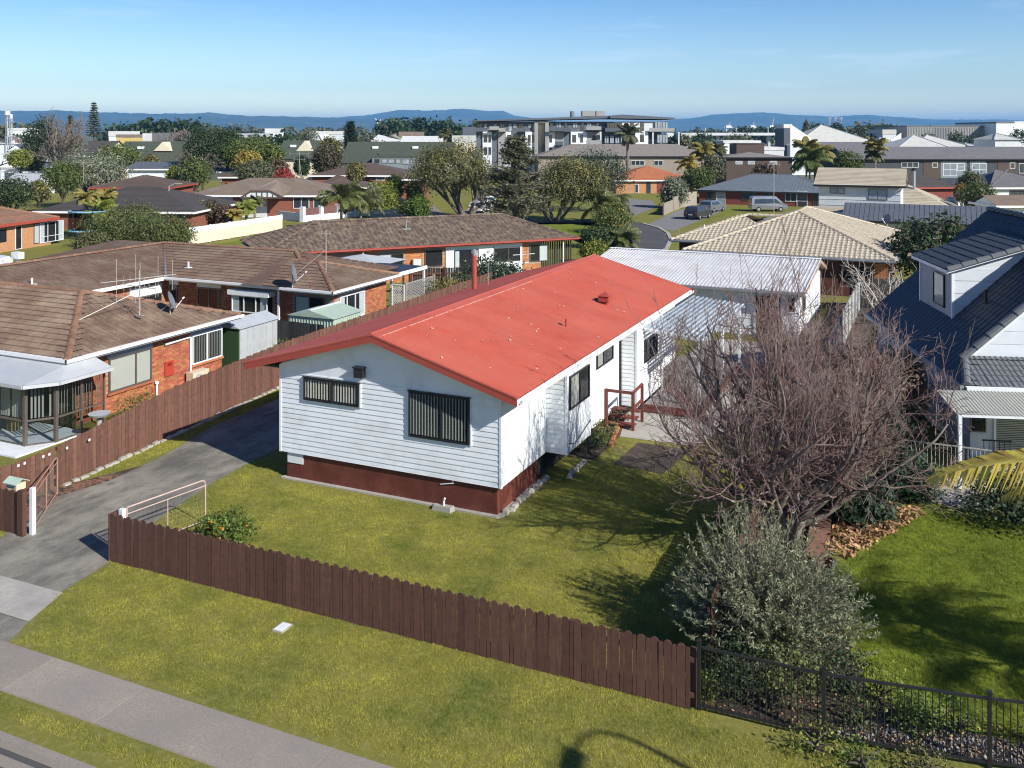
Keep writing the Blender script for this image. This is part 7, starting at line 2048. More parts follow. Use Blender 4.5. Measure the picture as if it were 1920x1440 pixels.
# --- right middle distance
far_house('brick_house', 'bright orange tiled house with tan columns at the head of the cul-de-sac', 'house', 1150, 1308, 158, 14, 338, 311, 'orange', 'orange', rot=TH+R(3), lay='courses', wins=[(1212, 1220, 341, 364), (1232, 1246, 340, 362, 'p', 'redbrick'), (1190, 1197, 345, 362, 'w')])
far_house('brick_house', 'blue grey tiled red brick house behind the silver van', 'house', 1303, 1570, 136, 14, 356, 324, 'blue', 'redbrick', rot=0.0, lay='seams', fas='dark', wins=[(1326, 1343, 358, 383), (1343, 1360, 358, 384, 'wc'), (1392, 1417, 360, 376), (1430, 1452, 360, 376), (1472, 1494, 358, 378, 'w'), (1494, 1514, 358, 396, 'wg'), (1525, 1534, 360, 388)])
tw_ = far_house('house', 'two storey cream tiled house with pale blue grey boards and curtained windows', 'house', 1525, 1698, 101, 9, 346, 314, 'cream', 'pale', shape='gable', rot=0.0, fas='dark', wins=[(1556, 1584, 352, 363, 'c'), (1628, 1664, 354, 375, 'c')])
Wt = Fr(D(1525, 101), 0.0).lx(1698, 0)
courses([c for c in tw_.children if c.name.startswith('roof')][0], hip(0, Wt, 0, 9, ZP(346, 101), (ZP(314, 105.5)-ZP(346, 101))/4.5, 'g', 'g')[0]['front'], M['tile_cream'])
m = MB()
for i in range(5): m.box(.5, Wt-.5, .46, .50, 1.3+i*.62, 1.3+i*.62+.02)
m.build('board_joint', M['greywall'], tw_, kind='stuff')
far_house('house', 'lower cream tiled wing stepping down right of the two storey house', 'house', 1655, 1800, 106, 13, 394, 338, 'cream', 'pale', rot=0.0, lay='courses', dl='g')
far_house('house', 'low cream tiled skirt roof in front of the two storey house', 'house', 1515, 1600, 97, 4, 396, 386, 'cream', 'pale', rot=0.0, lay='courses', shape='gable')
far_house('garage', 'long blue ribbed metal roof crossing in front of the cream two storey house', 'garage', 1578, 1870, 92, 6.5, 412, 379, 'slate', 'pale', shape='gable', rot=0.0, lay='seams', fas='dark')
far_house('house', 'grey brown hip roof house behind the steel chimney', 'house', 1690, 1798, 125, 10, 352, 316, 'dark', 'redbrick', rot=TH+R(8), lay='courses', fas='red')
ch = thing('chimney', 'silver metal flue standing on the cream tiled roof', 'chimney', (*D(1714, 109), 4)); x, y = D(1714, 109); m = MB(); m.tube([(x, y, 3), (x, y, ZP(320, 109))], .16, 9); m.build('flue', M['greymetal'], ch); m = MB(); m.tube([(x, y, ZP(320, 109)), (x, y, ZP(315, 109))], .2, 9); m.build('cowl', M['steel_dark'], ch)
far_house('house', 'grey tiled hip roof house at the right edge with pale walls', 'house', 1855, 2010, 122, 13, 352, 318, 'grey', 'pale', rot=TH+R(4), lay='courses', wins=[(1893, 1935, 357, 366)])
far_house('garage', 'small low tan roofed outbuilding at the right edge', 'garage', 1868, 1990, 98, 6, 386, 366, 'tan', 'white', shape='gable', rot=TH, lay='courses')
far_house('motorhome', 'white top of a parked camper behind the bushes', 'motorhome', 1797, 1830, 112, 3, 374, 370, 'white', 'white', shape='flat')
# fence beside the blue roofed house
wf2 = thing('panel_fence', 'pale grey stepped panel fence left of the blue roofed house', 'fence', (*G(1290, 385), 0))
pts = [G(1244, 404), G(1262, 396), G(1280, 388), G(1306, 386)]
for i, (p, q) in enumerate(zip(pts, pts[1:])):
    m = MB(); h_ = (1.5, 1.8, 2.0)[i]; m.bar((*p, h_/2), (*q, h_/2), .06, h_); m.build('panel', WM['taupe'], wf2)
    m = MB(); m.bar((*p, 0), (*p, h_+.15), .14); m.build('post', M['timber_grey'], wf2)
# --- apartments
Y = 212; S_ = Y/F; px0 = 893
ap = thing('apartment_block', 'four storey grey and white apartment building with a dark flat roof and balconies', 'building', (*D(px0, Y), 0), TH)
X = lambda px: (px-px0)*S_; Z = lambda py: ZP(py, Y)
m = MB(); m.box(0, X(1240), 0, 16, 0, Z(228)); m.build('wall', wallmat('apartment_slate', (.105, .125, .150)), ap)
m = MB(); m.prism([(X(884), -1.5, Z(228)), (X(1142), -1.5, Z(222)), (X(1142), -1.5, Z(217)), (X(884), -1.5, Z(226))], (0, 18, 0)); m.build('roof', RM['slate'], ap)
m = MB(); m.prism([(X(1142), -2.2, Z(222)), (X(1262), -2.2, Z(224)), (X(1262), -2.2, Z(221)), (X(1165), -2.2, Z(215)), (X(1142), -2.2, Z(217))], (0, 18.7, 0)); m.build('roof', RM['slate'], ap)
m = MB(); m.box(X(1095), X(1120), 5, 9, Z(217), Z(207)); m.build('plant_room', WM['grey'], ap); m = MB(); m.box(X(1122), X(1138), 5, 9, Z(217), Z(207)); m.build('plant_room', WM['grey'], ap)
m = MB(); m.tube([(X(1075), 4, Z(219)), (X(1075), 4, Z(208))], .5, 8); m.build('dish', M['dishgrey'], ap)
for a, b in ((905, 922), (948, 958), (985, 1002), (1027, 1040), (1070, 1100)):
    m = MB(); m.box(X(a), X(b), -.35, -.01, 0, Z(247)); m.build('wall_panel', WM['white'], ap)
for a, b in ((934, 948), (1040, 1057), (1100, 1126)):
    m = MB(); m.box(X(a), X(b), -.25, -.01, 0, Z(247)); m.build('wall_panel', WM['grey'], ap)
m = MB()
for a in (1002, 1022): m.box(X(a), X(a)+.8, -.9, -.01, 0, Z(227))
m.box(X(1002), X(1026), -.9, -.01, Z(230), Z(226.5)); m.build('portal_frame', WM['grey'], ap); m = MB(); m.box(X(1009), X(1021), -.15, -.01, 0, Z(231)); m.build('stair_glass', M['glass_far'], ap)
m = MB(); m.box(X(1150), X(1240), -1.2, -.01, Z(247), Z(229)); m.build('wall_panel', WM['pale'], ap); m = MB(); m.box(X(1190), X(1214), -1.2, -.01, 0, Z(247)); m.build('wall_panel', WM['white'], ap)
def ap_win(a, b, tp, bt, y=-.36, mm='glass_far'):
    m = MB(); m.box(X(a), X(b), y-.04, y, Z(bt), Z(tp)); w = m.build('window', M['steel_dark'], ap)
    nn = max(1, round((b-a)/5))
    for i in range(nn):
        xa, xb = a+(b-a)*i/nn, a+(b-a)*(i+1)/nn; m = MB(); m.box(X(xa)+.06, X(xb)-.06, y-.07, y-.041, Z(bt)+.08, Z(tp)-.08); m.build('pane', M[mm], w)
for i, a in enumerate((895, 907, 925, 937, 953, 962, 972, 990, 998)): ap_win(a, a+(7 if i % 3 else 9), 232, 240 if i % 2 else 246, -.02, 'glass_pale' if i % 3 else 'glass_far')
for i, a in enumerate((1031, 1043, 1058, 1074, 1089, 1100, 1117)): ap_win(a, a+(9 if i % 2 else 6), 230, 240 if i % 2 else 246, -.02, 'glass_pale' if i % 2 else 'glass_far')
for row, (tp, bt) in enumerate(((253, 267), (276, 290))):
    for a in (907, 916, 951, 990, 998, 1030, 1073, 1088): ap_win(a, a+(7 if a % 2 else 5), tp, bt)
    for a in (1112, 1133, 1143, 1153, 1163): ap_win(a, a+8, tp+1, bt+2, -.5, 'glass_pale' if a % 2 else 'glass_far')
for a, b, tp, bt in ((1180, 1187, 230, 243), (1199, 1206, 228, 245)): ap_win(a, b, tp, bt, -1.21)
ap_win(1226, 1250, 228, 245, -1.6, 'glass_pale'); ap_win(1230, 1250, 252, 268, -1.6, 'glass_pale'); ap_win(1137, 1165, 230, 242, -1.25, 'glass_far'); ap_win(1199, 1206, 252, 266, -1.21)
for a, b, py in ((893, 906, 247), (918, 936, 244), (936, 948, 247), (971, 985, 247), (1030, 1057, 246), (1057, 1069, 247), (1098, 1126, 244), (1133, 1180, 247), (1215, 1262, 247), (1040, 1055, 272), (1098, 1126, 270), (1098, 1126, 295)):
    m = MB(); m.box(X(a), X(b), -2.0, -.05, Z(py+1), Z(py-.3)); bal = m.build('balcony', M['steel_dark'], ap); m = MB(); m.box(X(a), X(b), -2.0, -1.95, Z(py), Z(py-7)); m.build('balustrade', WM['slate'] if a % 3 else WM['grey'], bal)
for a in (1125, 1222, 1270): m = MB(); m.bar((X(a), -1.8, 0), (X(a), -1.8, Z(247)), .3); m.build('column', WM['pale'], ap)
# --- row buildings on the right
far_house('long_building', 'long taupe roofed building in front of the apartments', 'building', 1005, 1352, 196, 16, 293, 270, 'taupe', 'taupe', rot=TH, lay=None, fas='dark', wins=[(1183, 1208, 301, 310, 'w'), (1226, 1243, 301, 310, 'w')])
far_house('long_building', 'dark brown clad building with three white framed windows', 'building', 1358, 1492, 176, 14, 295, 285, 'taupe', 'brown', rot=TH, shape='hip', fas='dark', wins=[(1379, 1392, 302, 308, 'wc'), (1402, 1415, 302, 308, 'wc'), (1443, 1457, 302, 308, 'wc')])
far_house('building', 'rounded brown plant room on the taupe roof', 'building', 1381, 1433, 184, 6, 270, 269, 'dark', 'brown', shape='flat')
far_house('building', 'grey roofed block behind the palms with a dark upper wall', 'building', 1550, 1660, 186, 10, 280, 266, 'grey', 'dark', shape='gable', fas='dark')
far_house('long_building', 'long grey roofed dark building with big white framed windows on the right', 'building', 1590, 2010, 158, 14, 298, 275, 'grey', 'dark', rot=TH, shape='gable', fas='dark',
          wins=[(1690, 1722, 304, 314, 'w'), (1731, 1764, 302, 336, 'p', 'brown'), (1748, 1758, 305, 314, 'w'), (1763, 1812, 302, 334, 'p', 'blue'), (1768, 1794, 306, 330, 'wgc'), (1794, 1808, 306, 320, 'wg'), (1818, 1848, 302, 334, 'p', 'blue'), (1823, 1850, 306, 330, 'wgc'), (1870, 1906, 302, 330, 'p', 'brown'), (1893, 1903, 305, 316, 'w'), (1910, 1940, 306, 325, 'w')])
# pyramid roofs
def pyramid(px0, px1, Y, pe, pa, dep, label, m='white', apex=None):
    o = D(px0, Y); t = thing('pyramid_roof', label, 'building', (*o, 0), TH); W_ = (px1-px0)/F*Y; ze = ZP(pe, Y); xa = ((apex or (px0+px1)/2)-px0)/F*Y; za = ZP(pa, Y+dep/2)
    mb = MB(); mb.add([(0, 0, ze), (W_, 0, ze), (W_, dep, ze), (0, dep, ze), (xa, dep/2, za)], [(0,1,4), (1,2,4), (2,3,4), (3,0,4)]); rf = mb.build('roof', RM[m], t)
    mb = MB()
    for c in ((0, 0, ze), (W_, 0, ze)): mb.bar(c, (xa, dep/2, za), .25, .2)
    mb.build('hip_cap', RM['silver'], rf, kind='stuff'); mb = MB(); mb.box(.4, W_-.4, .4, dep-.4, 0, ze-.02); mb.build('wall', WM['pale'], t)
    return t
pyramid(1488, 1662, 228, 273, 234, 20, 'large white pyramid roof behind the palms', 'pale', 1566)
pyramid(1480, 1540, 262, 262, 240, 20, 'white triangular roof behind the large white pyramid', 'white', 1500)
pyramid(1644, 1700, 222, 276, 258, 14, 'small white pyramid roof right of the large one', 'pale', 1672)
pyramid(1684, 1782, 205, 277, 253, 14, 'grey white tent shaped roof beside the small pyramid', 'pale', 1740)
pyramid(1716, 1826, 212, 276, 253, 14, 'second grey white tent shaped roof overlapping the first', 'pale', 1764)
pyramid(1818, 1848, 210, 276, 268, 12, 'tiny white pyramid roof peeping over the long grey roof', 'pale')
pyramid(1864, 1918, 200, 262, 250, 10, 'small pale pavilion roof at the far right', 'pale')
far_house('building', 'grey triangular fin wall building left of the white pyramid', 'building', 1470, 1484, 235, 8, 240, 233, 'white', 'slate', shape='flat')
fin = thing('fin_wall', 'white triangular wall rising beside the palms', 'wall', (*D(1482, 226), 0), TH); s_ = 226/F; m = MB(); m.prism([(0, 0, 0), (38*s_, 0, 0), (38*s_, 0, ZP(258, 226)), (0, 0, ZP(232.5, 226))], (0, .4, 0)); m.build('wall', M['white'], fin)
fin = thing('fin_wall', 'white slanting wall between the small pyramid and the tent roofs', 'wall', (*D(1670, 240), 0), TH); s_ = 240/F; m = MB(); m.prism([(0, 0, 0), (20*s_, 0, 0), (20*s_, 0, ZP(249, 240)), (0, 0, ZP(262, 240))], (0, .4, 0)); m.build('wall', M['white'], fin)
wh = far_house('warehouse', 'long grey ribbed warehouse on the right skyline', 'building', 1700, 1868, 330, 30, 237, 236, 'grey', 'grey', shape='flat', wins=[(1751, 1782, 240, 262, 'p', 'slate')])
far_house('warehouse', 'tall white ended warehouse at the far right skyline', 'building', 1868, 1902, 322, 30, 231, 229.5, 'grey', 'white', shape='flat')
far_house('warehouse', 'white warehouse at the right edge of the skyline', 'building', 1902, 1960, 340, 20, 229, 228, 'white', 'white', shape='flat')
m = MB(); s_ = 330/F
for i in range(56): m.box((i*3+.8)*s_, (i*3+2.0)*s_, -.12, 0, 2, ZP(238, 330))
m.build('cladding_rib', WM['grey'], wh, kind='stuff')
# --- olive green roofs on the left, with cream gables
for (a, b, Yv, pe, pr2, lb_, extra) in ((205, 345, 192, 303, 265, 'olive green metal roof with a small white gable on the left', (292, 266)), (515, 590, 196, 298, 263, 'olive green roof with a cream gable right of the dark trees', (564, 264)), (640, 848, 198, 300, 266, 'large olive green metal roof right of the dark conifer', None)):
    t = far_house('green_roof_building', lb_, 'building', a, b, Yv, 16, pe, pr2, 'olive', 'cream', shape='gable', fas='dark')
    if extra:
        s_ = (Yv-2)/F; x0 = (extra[0]-16-a)*Yv/F; zt, zb_ = ZP(extra[1], Yv+4), ZP(283, Yv+4); m = MB(); m.prism([(x0, 3.4, zb_), (x0+34*s_, 3.4, zb_), (x0+17*s_, 3.4, zt)], (0, 5, 0)); m.build('gable', WM['cream'], t)
    for dx in (.25, .62):
        W_ = (b-a)/F*Yv; m = MB(); zz = ZP(pe, Yv)+(ZP(pr2, Yv+8)-ZP(pe, Yv))*.62; m.box(W_*dx, W_*dx+1.2, 4.6, 5.5, zz, zz+.5); m.build('skylight', M['white'], t)
far_house('green_roof_building', 'dark brown roof with a cream gable end beside the bare tree', 'building', 136, 196, 186, 14, 292, 264, 'dark', 'cream', shape='gable', fas='white')
far_house('green_roof_building', 'lower olive green roof in front of the large olive roof', 'building', 596, 702, 184, 10, 306, 287, 'olive', 'cream', shape='gable', fas='dark')
far_house('long_building', 'glazed grey building below the large olive roof with rooftop units', 'building', 698, 775, 182, 10, 296, 292, 'olive', 'blue', shape='flat', wins=[(702, 712, 298, 306), (716, 726, 298, 306, 'c'), (728, 740, 298, 306, 'c'), (742, 752, 298, 307, 'c'), (754, 768, 298, 308, 'c')])
# --- pale roofs at the far left
for i, (a, b, Yv, pe, pr2, rf_, wl2, sh_, lb_) in enumerate([(0, 60, 150, 345, 325, 'silver', 'white', 'gable', 'pale blue sheet roof at the left edge above the trees'), (0, 66, 165, 322, 312, 'grey', 'pale', 'hip', 'grey hip roof at the left edge behind the sheet roof'), (-6, 62, 196, 312, 298, 'dark', 'white', 'gabley', 'white gable end under a dark roof at the left edge'), (40, 92, 190, 313, 300, 'slate', 'blue', 'hip', 'dark blue hip roof beside the white gable'),
     (0, 46, 235, 290, 279, 'silver', 'white', 'gable', 'low white roofed building at the left edge'), (14, 46, 250, 281, 270, 'slate', 'white', 'gabley', 'tiny white gable house below the lattice towers'), (-8, 14, 300, 268, 256, 'grey', 'white', 'gable', 'white house at the left edge by the lattice towers'), (28, 46, 290, 268, 258, 'tan', 'cream', 'hip', 'small tan roofed house right of the lattice towers'), (15, 42, 420, 245, 240, 'white', 'white', 'flat', 'flat white building on the left skyline'),
     (204, 232, 330, 256, 246, 'white', 'white', 'flat', 'white factory behind the spire shaped pine'), (218, 236, 300, 258, 252, 'tan', 'yellow', 'flat', 'yellow walled shed right of the spire shaped pine'), (268, 288, 300, 264, 250, 'white', 'white', 'flat', 'white block left of the dark office building'), (286, 345, 290, 268, 249, 'grey', 'slate', 'flat', 'dark grey office block with small windows on the left'), (443, 498, 330, 260, 250, 'silver', 'redbrick', 'flat', 'long pale roofed brick building below the white block'), (497, 514, 340, 249, 241, 'white', 'white', 'flat', 'white square block on the left skyline'),
     (580, 632, 330, 252, 246, 'white', 'pale', 'flat', 'long white roof behind the dark conifer'), (590, 606, 260, 268, 252, 'white', 'pale', 'gabley', 'pale gabled house left of the dark conifer'), (748, 788, 340, 258, 247, 'tan', 'yellow', 'flat', 'yellow sign fronted building on the skyline'), (695, 745, 300, 264, 252, 'white', 'white', 'hip', 'white factory roof below the far pine wood'), (750, 830, 292, 268, 255, 'white', 'white', 'gable', 'long white industrial roof left of the tall palm'), (848, 892, 280, 268, 254, 'pale', 'cream', 'flat', 'cream building with windows left of the apartments'),
     (868, 900, 300, 262, 238, 'slate', 'slate', 'flat', 'dark tower block edge left of the apartments'), (406, 428, 150, 322, 313, 'slate', 'white', 'hip', 'small white house with a slate roof between the bushes'), (408, 446, 142, 332, 324, 'brown', 'brick', 'hip', 'brown roof peeping over the tan house'), (1278, 1296, 300, 262, 249, 'pale', 'cream', 'flat', 'cream block right of the apartments'), (1357, 1426, 220, 268, 263, 'white', 'white', 'flat', 'white railed roof terrace behind the brown plant room'), (1655, 1680, 330, 252, 243, 'pale', 'pale', 'flat', 'pale sign board building among the dark trees on the right'), (1430, 1470, 215, 282, 275, 'white', 'pale', 'flat', 'white rooftop units building behind the dark brown block')]):
    far_house('house' if sh_ != 'flat' else 'building', lb_, 'house' if sh_ != 'flat' else 'building', a, b, Yv, 9 if Yv < 200 else 14, pe, pr2, rf_, wl2, shape=sh_, wins=[(292, 296, 256, 259, 'c'), (306, 310, 258, 262, 'c'), (318, 322, 258, 262, 'c'), (300, 304, 262, 265, 'c')] if a == 286 else ())
# motorway viaduct, port cranes, lattice towers, poles
vd = thing('viaduct', 'white motorway viaduct crossing behind the trees on the right', 'bridge', (*D(1290, 430), 0), TH); s_ = 430/F
m = MB(); m.box(0, 172*s_, 0, 9, ZP(254, 430), ZP(249, 430)); m.build('deck', WM['pale'], vd); m = MB(); m.box(-40*s_, 0, 0, 9, ZP(257, 430), ZP(249, 430)); m.build('deck', WM['pale'], vd)
for i in range(4): m = MB(); m.box((10+i*48)*s_, (14+i*48)*s_, 3, 6, 0, ZP(254, 430)); m.build('pier', WM['pale'], vd)
for px_, lb_ in ((1322, 'leftmost thin light pole on the motorway viaduct'), (1380, 'middle thin light pole on the motorway viaduct'), (1440, 'rightmost thin light pole on the motorway viaduct')):
    p = D(px_, 432); t = thing('light_pole', lb_, 'light pole', (*p, 0), group='light poles along the viaduct'); m = MB(); m.tube([(*p, 10), (*p, ZP(240, 432))], .18, 5); m.build('pole', WM['pale'], t)
for i, (px_, lb_) in enumerate(((1366, 'leftmost white port crane far beyond the viaduct'), (1411, 'middle white port crane far beyond the viaduct'), (1448, 'rightmost white and red port crane far beyond the viaduct'))):
    Yc = 2600; s_ = Yc/F; p = D(px_, Yc); t = thing('port_crane', lb_, 'crane', (*p, 0), TH); t['own_frame'] = True; m = MB()
    for x in (-4, 4): m.bar((x*s_, 0, 0), (x*s_, 0, ZP(236, Yc)), 2.5)
    m.build('legs', M['white'], t); m = MB(); m.box(-5*s_, 5*s_, -4, 4, ZP(240, Yc), ZP(235, Yc)); m.build('cab', M['white'], t); m = MB(); m.bar((-9*s_, 0, ZP(239, Yc)), (9*s_, 0, ZP(239, Yc)), 3); m.bar((0, 0, ZP(236, Yc)), (3*s_, 0, ZP(222 if i == 2 else 229, Yc)), 2); m.build('boom', M['gatepaint'], t)
for px_, h_, lb_ in ((1556, 220, 'leftmost thin red crane mast far behind the white pyramid'), (1567, 220, 'middle thin red crane mast far behind the white pyramid'), (1577, 220, 'rightmost thin red crane mast far behind the white pyramid')):
    Yc = 2700; p = D(px_, Yc); t = thing('port_crane', lb_, 'crane', (*p, 0), TH, group='three thin crane masts'); t['own_frame'] = True; m = MB(); m.bar((0, 0, 0), (0, 0, ZP(h_, Yc)), 2.2); m.bar((-5, 0, ZP(h_+2, Yc)), (6, 0, ZP(h_+1, Yc)), 1.5); m.build('mast', M['gatepaint'], t)
for px_, h_, lb_ in ((14, 216, 'left lattice radio tower with a drum on top'), (21, 222, 'right lattice radio tower with small panels')):
    Yc = 300; p = D(px_, Yc); t = thing('radio_tower', lb_, 'tower', (*p, 0)); zt = ZP(h_, Yc); m = MB()
    for dx, dy in ((-.4, -.4), (.4, -.4), (.4, .4), (-.4, .4)): m.bar((p[0]+dx, p[1]+dy, 0), (p[0]+dx*.7, p[1]+dy*.7, zt), .12)
    for k in range(14): z0_ = zt*k/14; m.bar((p[0]-.4, p[1]-.4, z0_), (p[0]+.4, p[1]-.4, z0_+zt/14), .08)
    m.build('lattice', M['zinc_wall'], t); m = MB(); m.tube([(*p, zt), (*p, zt+1.3)], .8 if px_ == 14 else .4, 9); m.build('antenna_drum', M['white'], t)
    m = MB(); m.bar((p[0]-1.0, p[1], zt-1), (p[0]+1.0, p[1], zt-1), .2); m.build('arm', M['zinc_wall'], t)
for (px_, pyb, pyt, arm, lb_) in ((316, 420, 350, 5, 'pale curved street lamp in front of the brown brick house'), (982, 425, 358, 0, 'slim white street light pole in front of the conifer'), (1688, 330, 285, 3, 'street lamp standing before the long grey building'), (1360, 335, 300, 0, 'plain wooden pole beside the brown building')):
    x, y = G(px_, pyb); Yd = depth(x, y); zt = ZP(pyt, Yd); t = thing('street_lamp', lb_, 'street lamp', (x, y, 0)); m = MB(); m.tube([(x, y, 0), (x, y, zt*.8), (x+.1*CT*(arm > 3), y, zt)], [.09, .07, .05], 7); m.build('pole', M['galv'], t)
    if arm: m = MB(); m.tube([(x, y, zt), (x+arm*.15*CT, y+arm*.15*ST, zt+.35), (x+arm*.3*CT, y+arm*.3*ST, zt+.35)], [.05, .045, .05], 6); m.build('arm', M['galv'], t)
tcr = thing('tower_crane', 'faint white luffing crane in front of the blue hills', 'crane', (*D(710, 1500), 0), TH); tcr['own_frame'] = True; s_ = 1500/F; m = MB(); m.bar((0, 0, 0), (0, 0, ZP(234, 1500)), 1.6); m.build('mast', M['white'], tcr); m = MB(); m.bar((0, 0, ZP(234, 1500)), (-6*s_, 0, ZP(222, 1500)), 1.0); m.bar((0, 0, ZP(234, 1500)), (4*s_, 0, ZP(223, 1500)), 1.0); m.build('jib', M['white'], tcr)
# ---------------------------------------------------------------- background trees
def ftree(px, Y, pt, wpx, leaf, label, name='tree', pb=None, cat='tree', clumps=190, per=24, ls=None, extra=None, trunk=True, dome=False, flat=1.0, seed=None, shell=.5, aspect=.7, tree=True, cr=None, lobes=9, **k):
    x, y = D(px, Y); h = ZP(pt, Y); r = wpx/F*Y/2
    low = ZP(pb, Y) if pb else .2
    return leafy(name, label, cat, x, y, h, r, leaf, ls or max(.13, Y*.0019), clumps, per, low_z=max(.1, low), trunk=trunk, seed=seed or int(px*7+Y), extra=extra, clump_r=cr or r*.15, shell=shell, aspect=aspect, tree=tree, lobes=lobes, flat=flat, **k)
# big spreading trees by the far road
def pohutukawa(px, Y, pb, pt, wpx, leaf, extra, label, seed, pcx=None, dens=420, lowf=.20):
    x, y = D(px, Y); h = ZP(pt, Y); r = wpx/F*Y/2; cx, cy = D(pcx or px, Y); t = thing('spreading_tree', label, 'tree', (x, y, 0)); rng = np.random.default_rng(seed); pr = random.Random(seed)
    lo_ = h*lowf; rz = (h-lo_)/2
    pos, nrm, cc = crown_points(rng, (cx, cy, lo_+rz), (r*.92, r*.85, rz*.95), dens, 34, r*.10, 14, low=-.5, shell=.58)
    v, q = leaf_quads(pos, nrm, Y*.0020, rng, .7); np_mesh('crown', v, q, LF[leaf], t)
    idx = np.where(nrm[:, 2] > .35)[0]; idx = rng.choice(idx, int(len(idx)*.40), replace=False); v, q = leaf_quads(pos[idx] + np.array([0, 0, r*.05]), nrm[idx], Y*.0020, rng, .7); np_mesh('young_growth', v, q, LF[extra], t)
    mb = MB(); base = Vector((x, y, -.05)); tg = [Vector(cc[i]) for i in rng.choice(len(cc), 26, replace=False)]
    heads = []
    for k in range(6):
        a = k*1.05 + pr.random()*.5; hd = base + Vector((math.cos(a)*r*.38, math.sin(a)*r*.38, lo_*1.15)); mid = base.lerp(hd, .5) + Vector((0, 0, -.1*lo_))
        mb.tube([base, mid, hd], [r*.055, r*.045, r*.034], 7); heads.append(hd)
    mb.build('trunk', M['bark'], t); mb = MB()
    for tgp in tg:
        hd = min(heads, key=lambda q_: (q_-tgp).length); m_ = hd.lerp(tgp, .5) + Vector((pr.uniform(-.3, .3), pr.uniform(-.3, .3), .35)); mb.tube([hd, m_, tgp], [r*.03, r*.018, r*.006], 5)
    mb.build('branches', M['bark'], t, kind='stuff'); return t
LF['khaki2'] = leafmat('yellowish_new_leaf', (0.19, 0.165, 0.045))
LF['khaki'] = leafmat('dull_khaki_leaf', (0.095, 0.098, 0.042))
pohutukawa(873, 113, 405, 276, 162, 'khaki', 'khaki2', 'left of the two big spreading trees with yellowish new growth', 5, 850)
pohutukawa(1040, 107, 420, 303, 142, 'khaki', 'khaki2', 'right hand big spreading tree with pale trunks on the far lawn', 6, 1070)
# loose grey green conifer between them
x, y = D(968, 103); cn = thing('conifer_tree', 'loose grey green conifer with drooping layers between the two spreading trees', 'tree', (x, y, 0)); rng = np.random.default_rng(9); pr = random.Random(9)
hT = ZP(248, 103); C, Nm = [], []; mb = MB()
for i in range(210):
    z = hT*(.10 + .85*pr.random()); L = (hT - z)*.55*pr.uniform(.6, 1.1) + .5; L = min(L, 4.8); a = pr.uniform(0, 6.283); tip = Vector((x+math.cos(a)*L, y+math.sin(a)*L, z + .22*L)); b0 = Vector((x, y, z)); mb.tube([b0, b0.lerp(tip, .55)+Vector((0, 0, -.1)), tip], [.07, .045, .015], 4)
    for k in range(64):
        t_ = pr.random()**.7; p = b0.lerp(tip, t_); C.append((p.x+pr.gauss(0, .28), p.y+pr.gauss(0, .28), p.z+pr.gauss(0, .14)-.1)); Nm.append((pr.gauss(0, .5), pr.gauss(0, .5), 1))
C = np.array(C); Nm = np.array(Nm); Nm /= np.linalg.norm(Nm, axis=1, keepdims=True); v, q = leaf_quads(C, Nm, .42, rng, .42); np_mesh('crown', v, q, leafmat('conifer_needle', (0.125, 0.128, 0.080)), cn); mb.tube([(x, y, 0), (x, y, hT*.5), (x, y, hT*.97)], [.3, .2, .03], 7); mb.build('trunk', M['bark'], cn)
ftree(1126, 122, 277, 122, 'deep', 'dense dark green round tree right of the spreading trees', pb=372, clumps=300, per=16, extra=('silver', .06))
# palms and shrubs near the cul-de-sac
ftree(1150, 96, 388, 82, 'mid', 'loose green bush above the road bend', 'shrub', cat='shrub', clumps=150, extra=('yellow', .12), tree=False)
ftree(1120, 84, 428, 70, 'dark', 'dark rounded bush beside the far lawn', 'shrub', cat='shrub', clumps=130, tree=False, extra=('mid', .2))
ftree(1114, 74, 452, 56, 'bright', 'bright yellow green shrub behind the silver garage roof', 'shrub', cat='shrub', clumps=110, tree=False, extra=('yellow', .1))
def fpalm(px, Y, pt, spread, leaf, label, seed, nf=26, pb=None, special=None, tr=.14, el=(-.2, 1.35), arch=1.35, droop=.6):
    x, y = D(px, Y); h = ZP(pt, Y); L = spread/F*Y/2
    return palm('palm_tree', label, x, y, max(.3, h - L*.35), nf, L*1.15, leaf, seed, arch=arch, trunk_r=tr, ll=L*.42, nl=24, wid=max(.08, Y*.0012), el=el, droop=droop)
fpalm(1166, 84, 436, 74, 'palm', 'low spreading palm beside the road bend', 3)
fpalm(1122, 105, 372, 86, 'palm', 'drooping dark palm under the round tree', 4); fpalm(1148, 107, 368, 70, 'khaki', 'second drooping palm under the round tree', 5)
fpalm(161, 92, 362, 44, 'khaki2', 'yellowing palm left of the pair by the dark grey roof', 6, tr=.2); fpalm(196, 94, 360, 46, 'khaki2', 'taller pale crowned palm of the pair by the dark grey roof', 7, tr=.2); fpalm(186, 92, 384, 66, 'bright', 'lower bright green palm in front of the pair', 8)
fpalm(640, 100, 358, 92, 'palm', 'left of the bushy palms behind the white pillared wall', 9, nf=26); fpalm(676, 103, 362, 88, 'khaki', 'right of the bushy palms behind the white pillared wall', 10, nf=26)
fpalm(462, 104, 380, 40, 'bright', 'cabbage tree by the cream garage door', 11); fpalm(478, 105, 374, 34, 'khaki', 'taller cabbage tree by the cream garage door', 12); fpalm(440, 102, 396, 34, 'yellow', 'yellow spiky plant left of the cabbage trees', 13)
fpalm(834, 280, 246, 26, 'khaki', 'tall date palm on the skyline left of the apartments', 14, tr=.5)
fpalm(1316, 168, 276, 52, 'khaki2', 'golden palm in front of the taupe roof', 15); fpalm(1340, 172, 274, 46, 'khaki', 'second golden palm beside it', 16) ; fpalm(1290, 165, 300, 46, 'yellow', 'low golden palm left of the tall golden pair', 17)
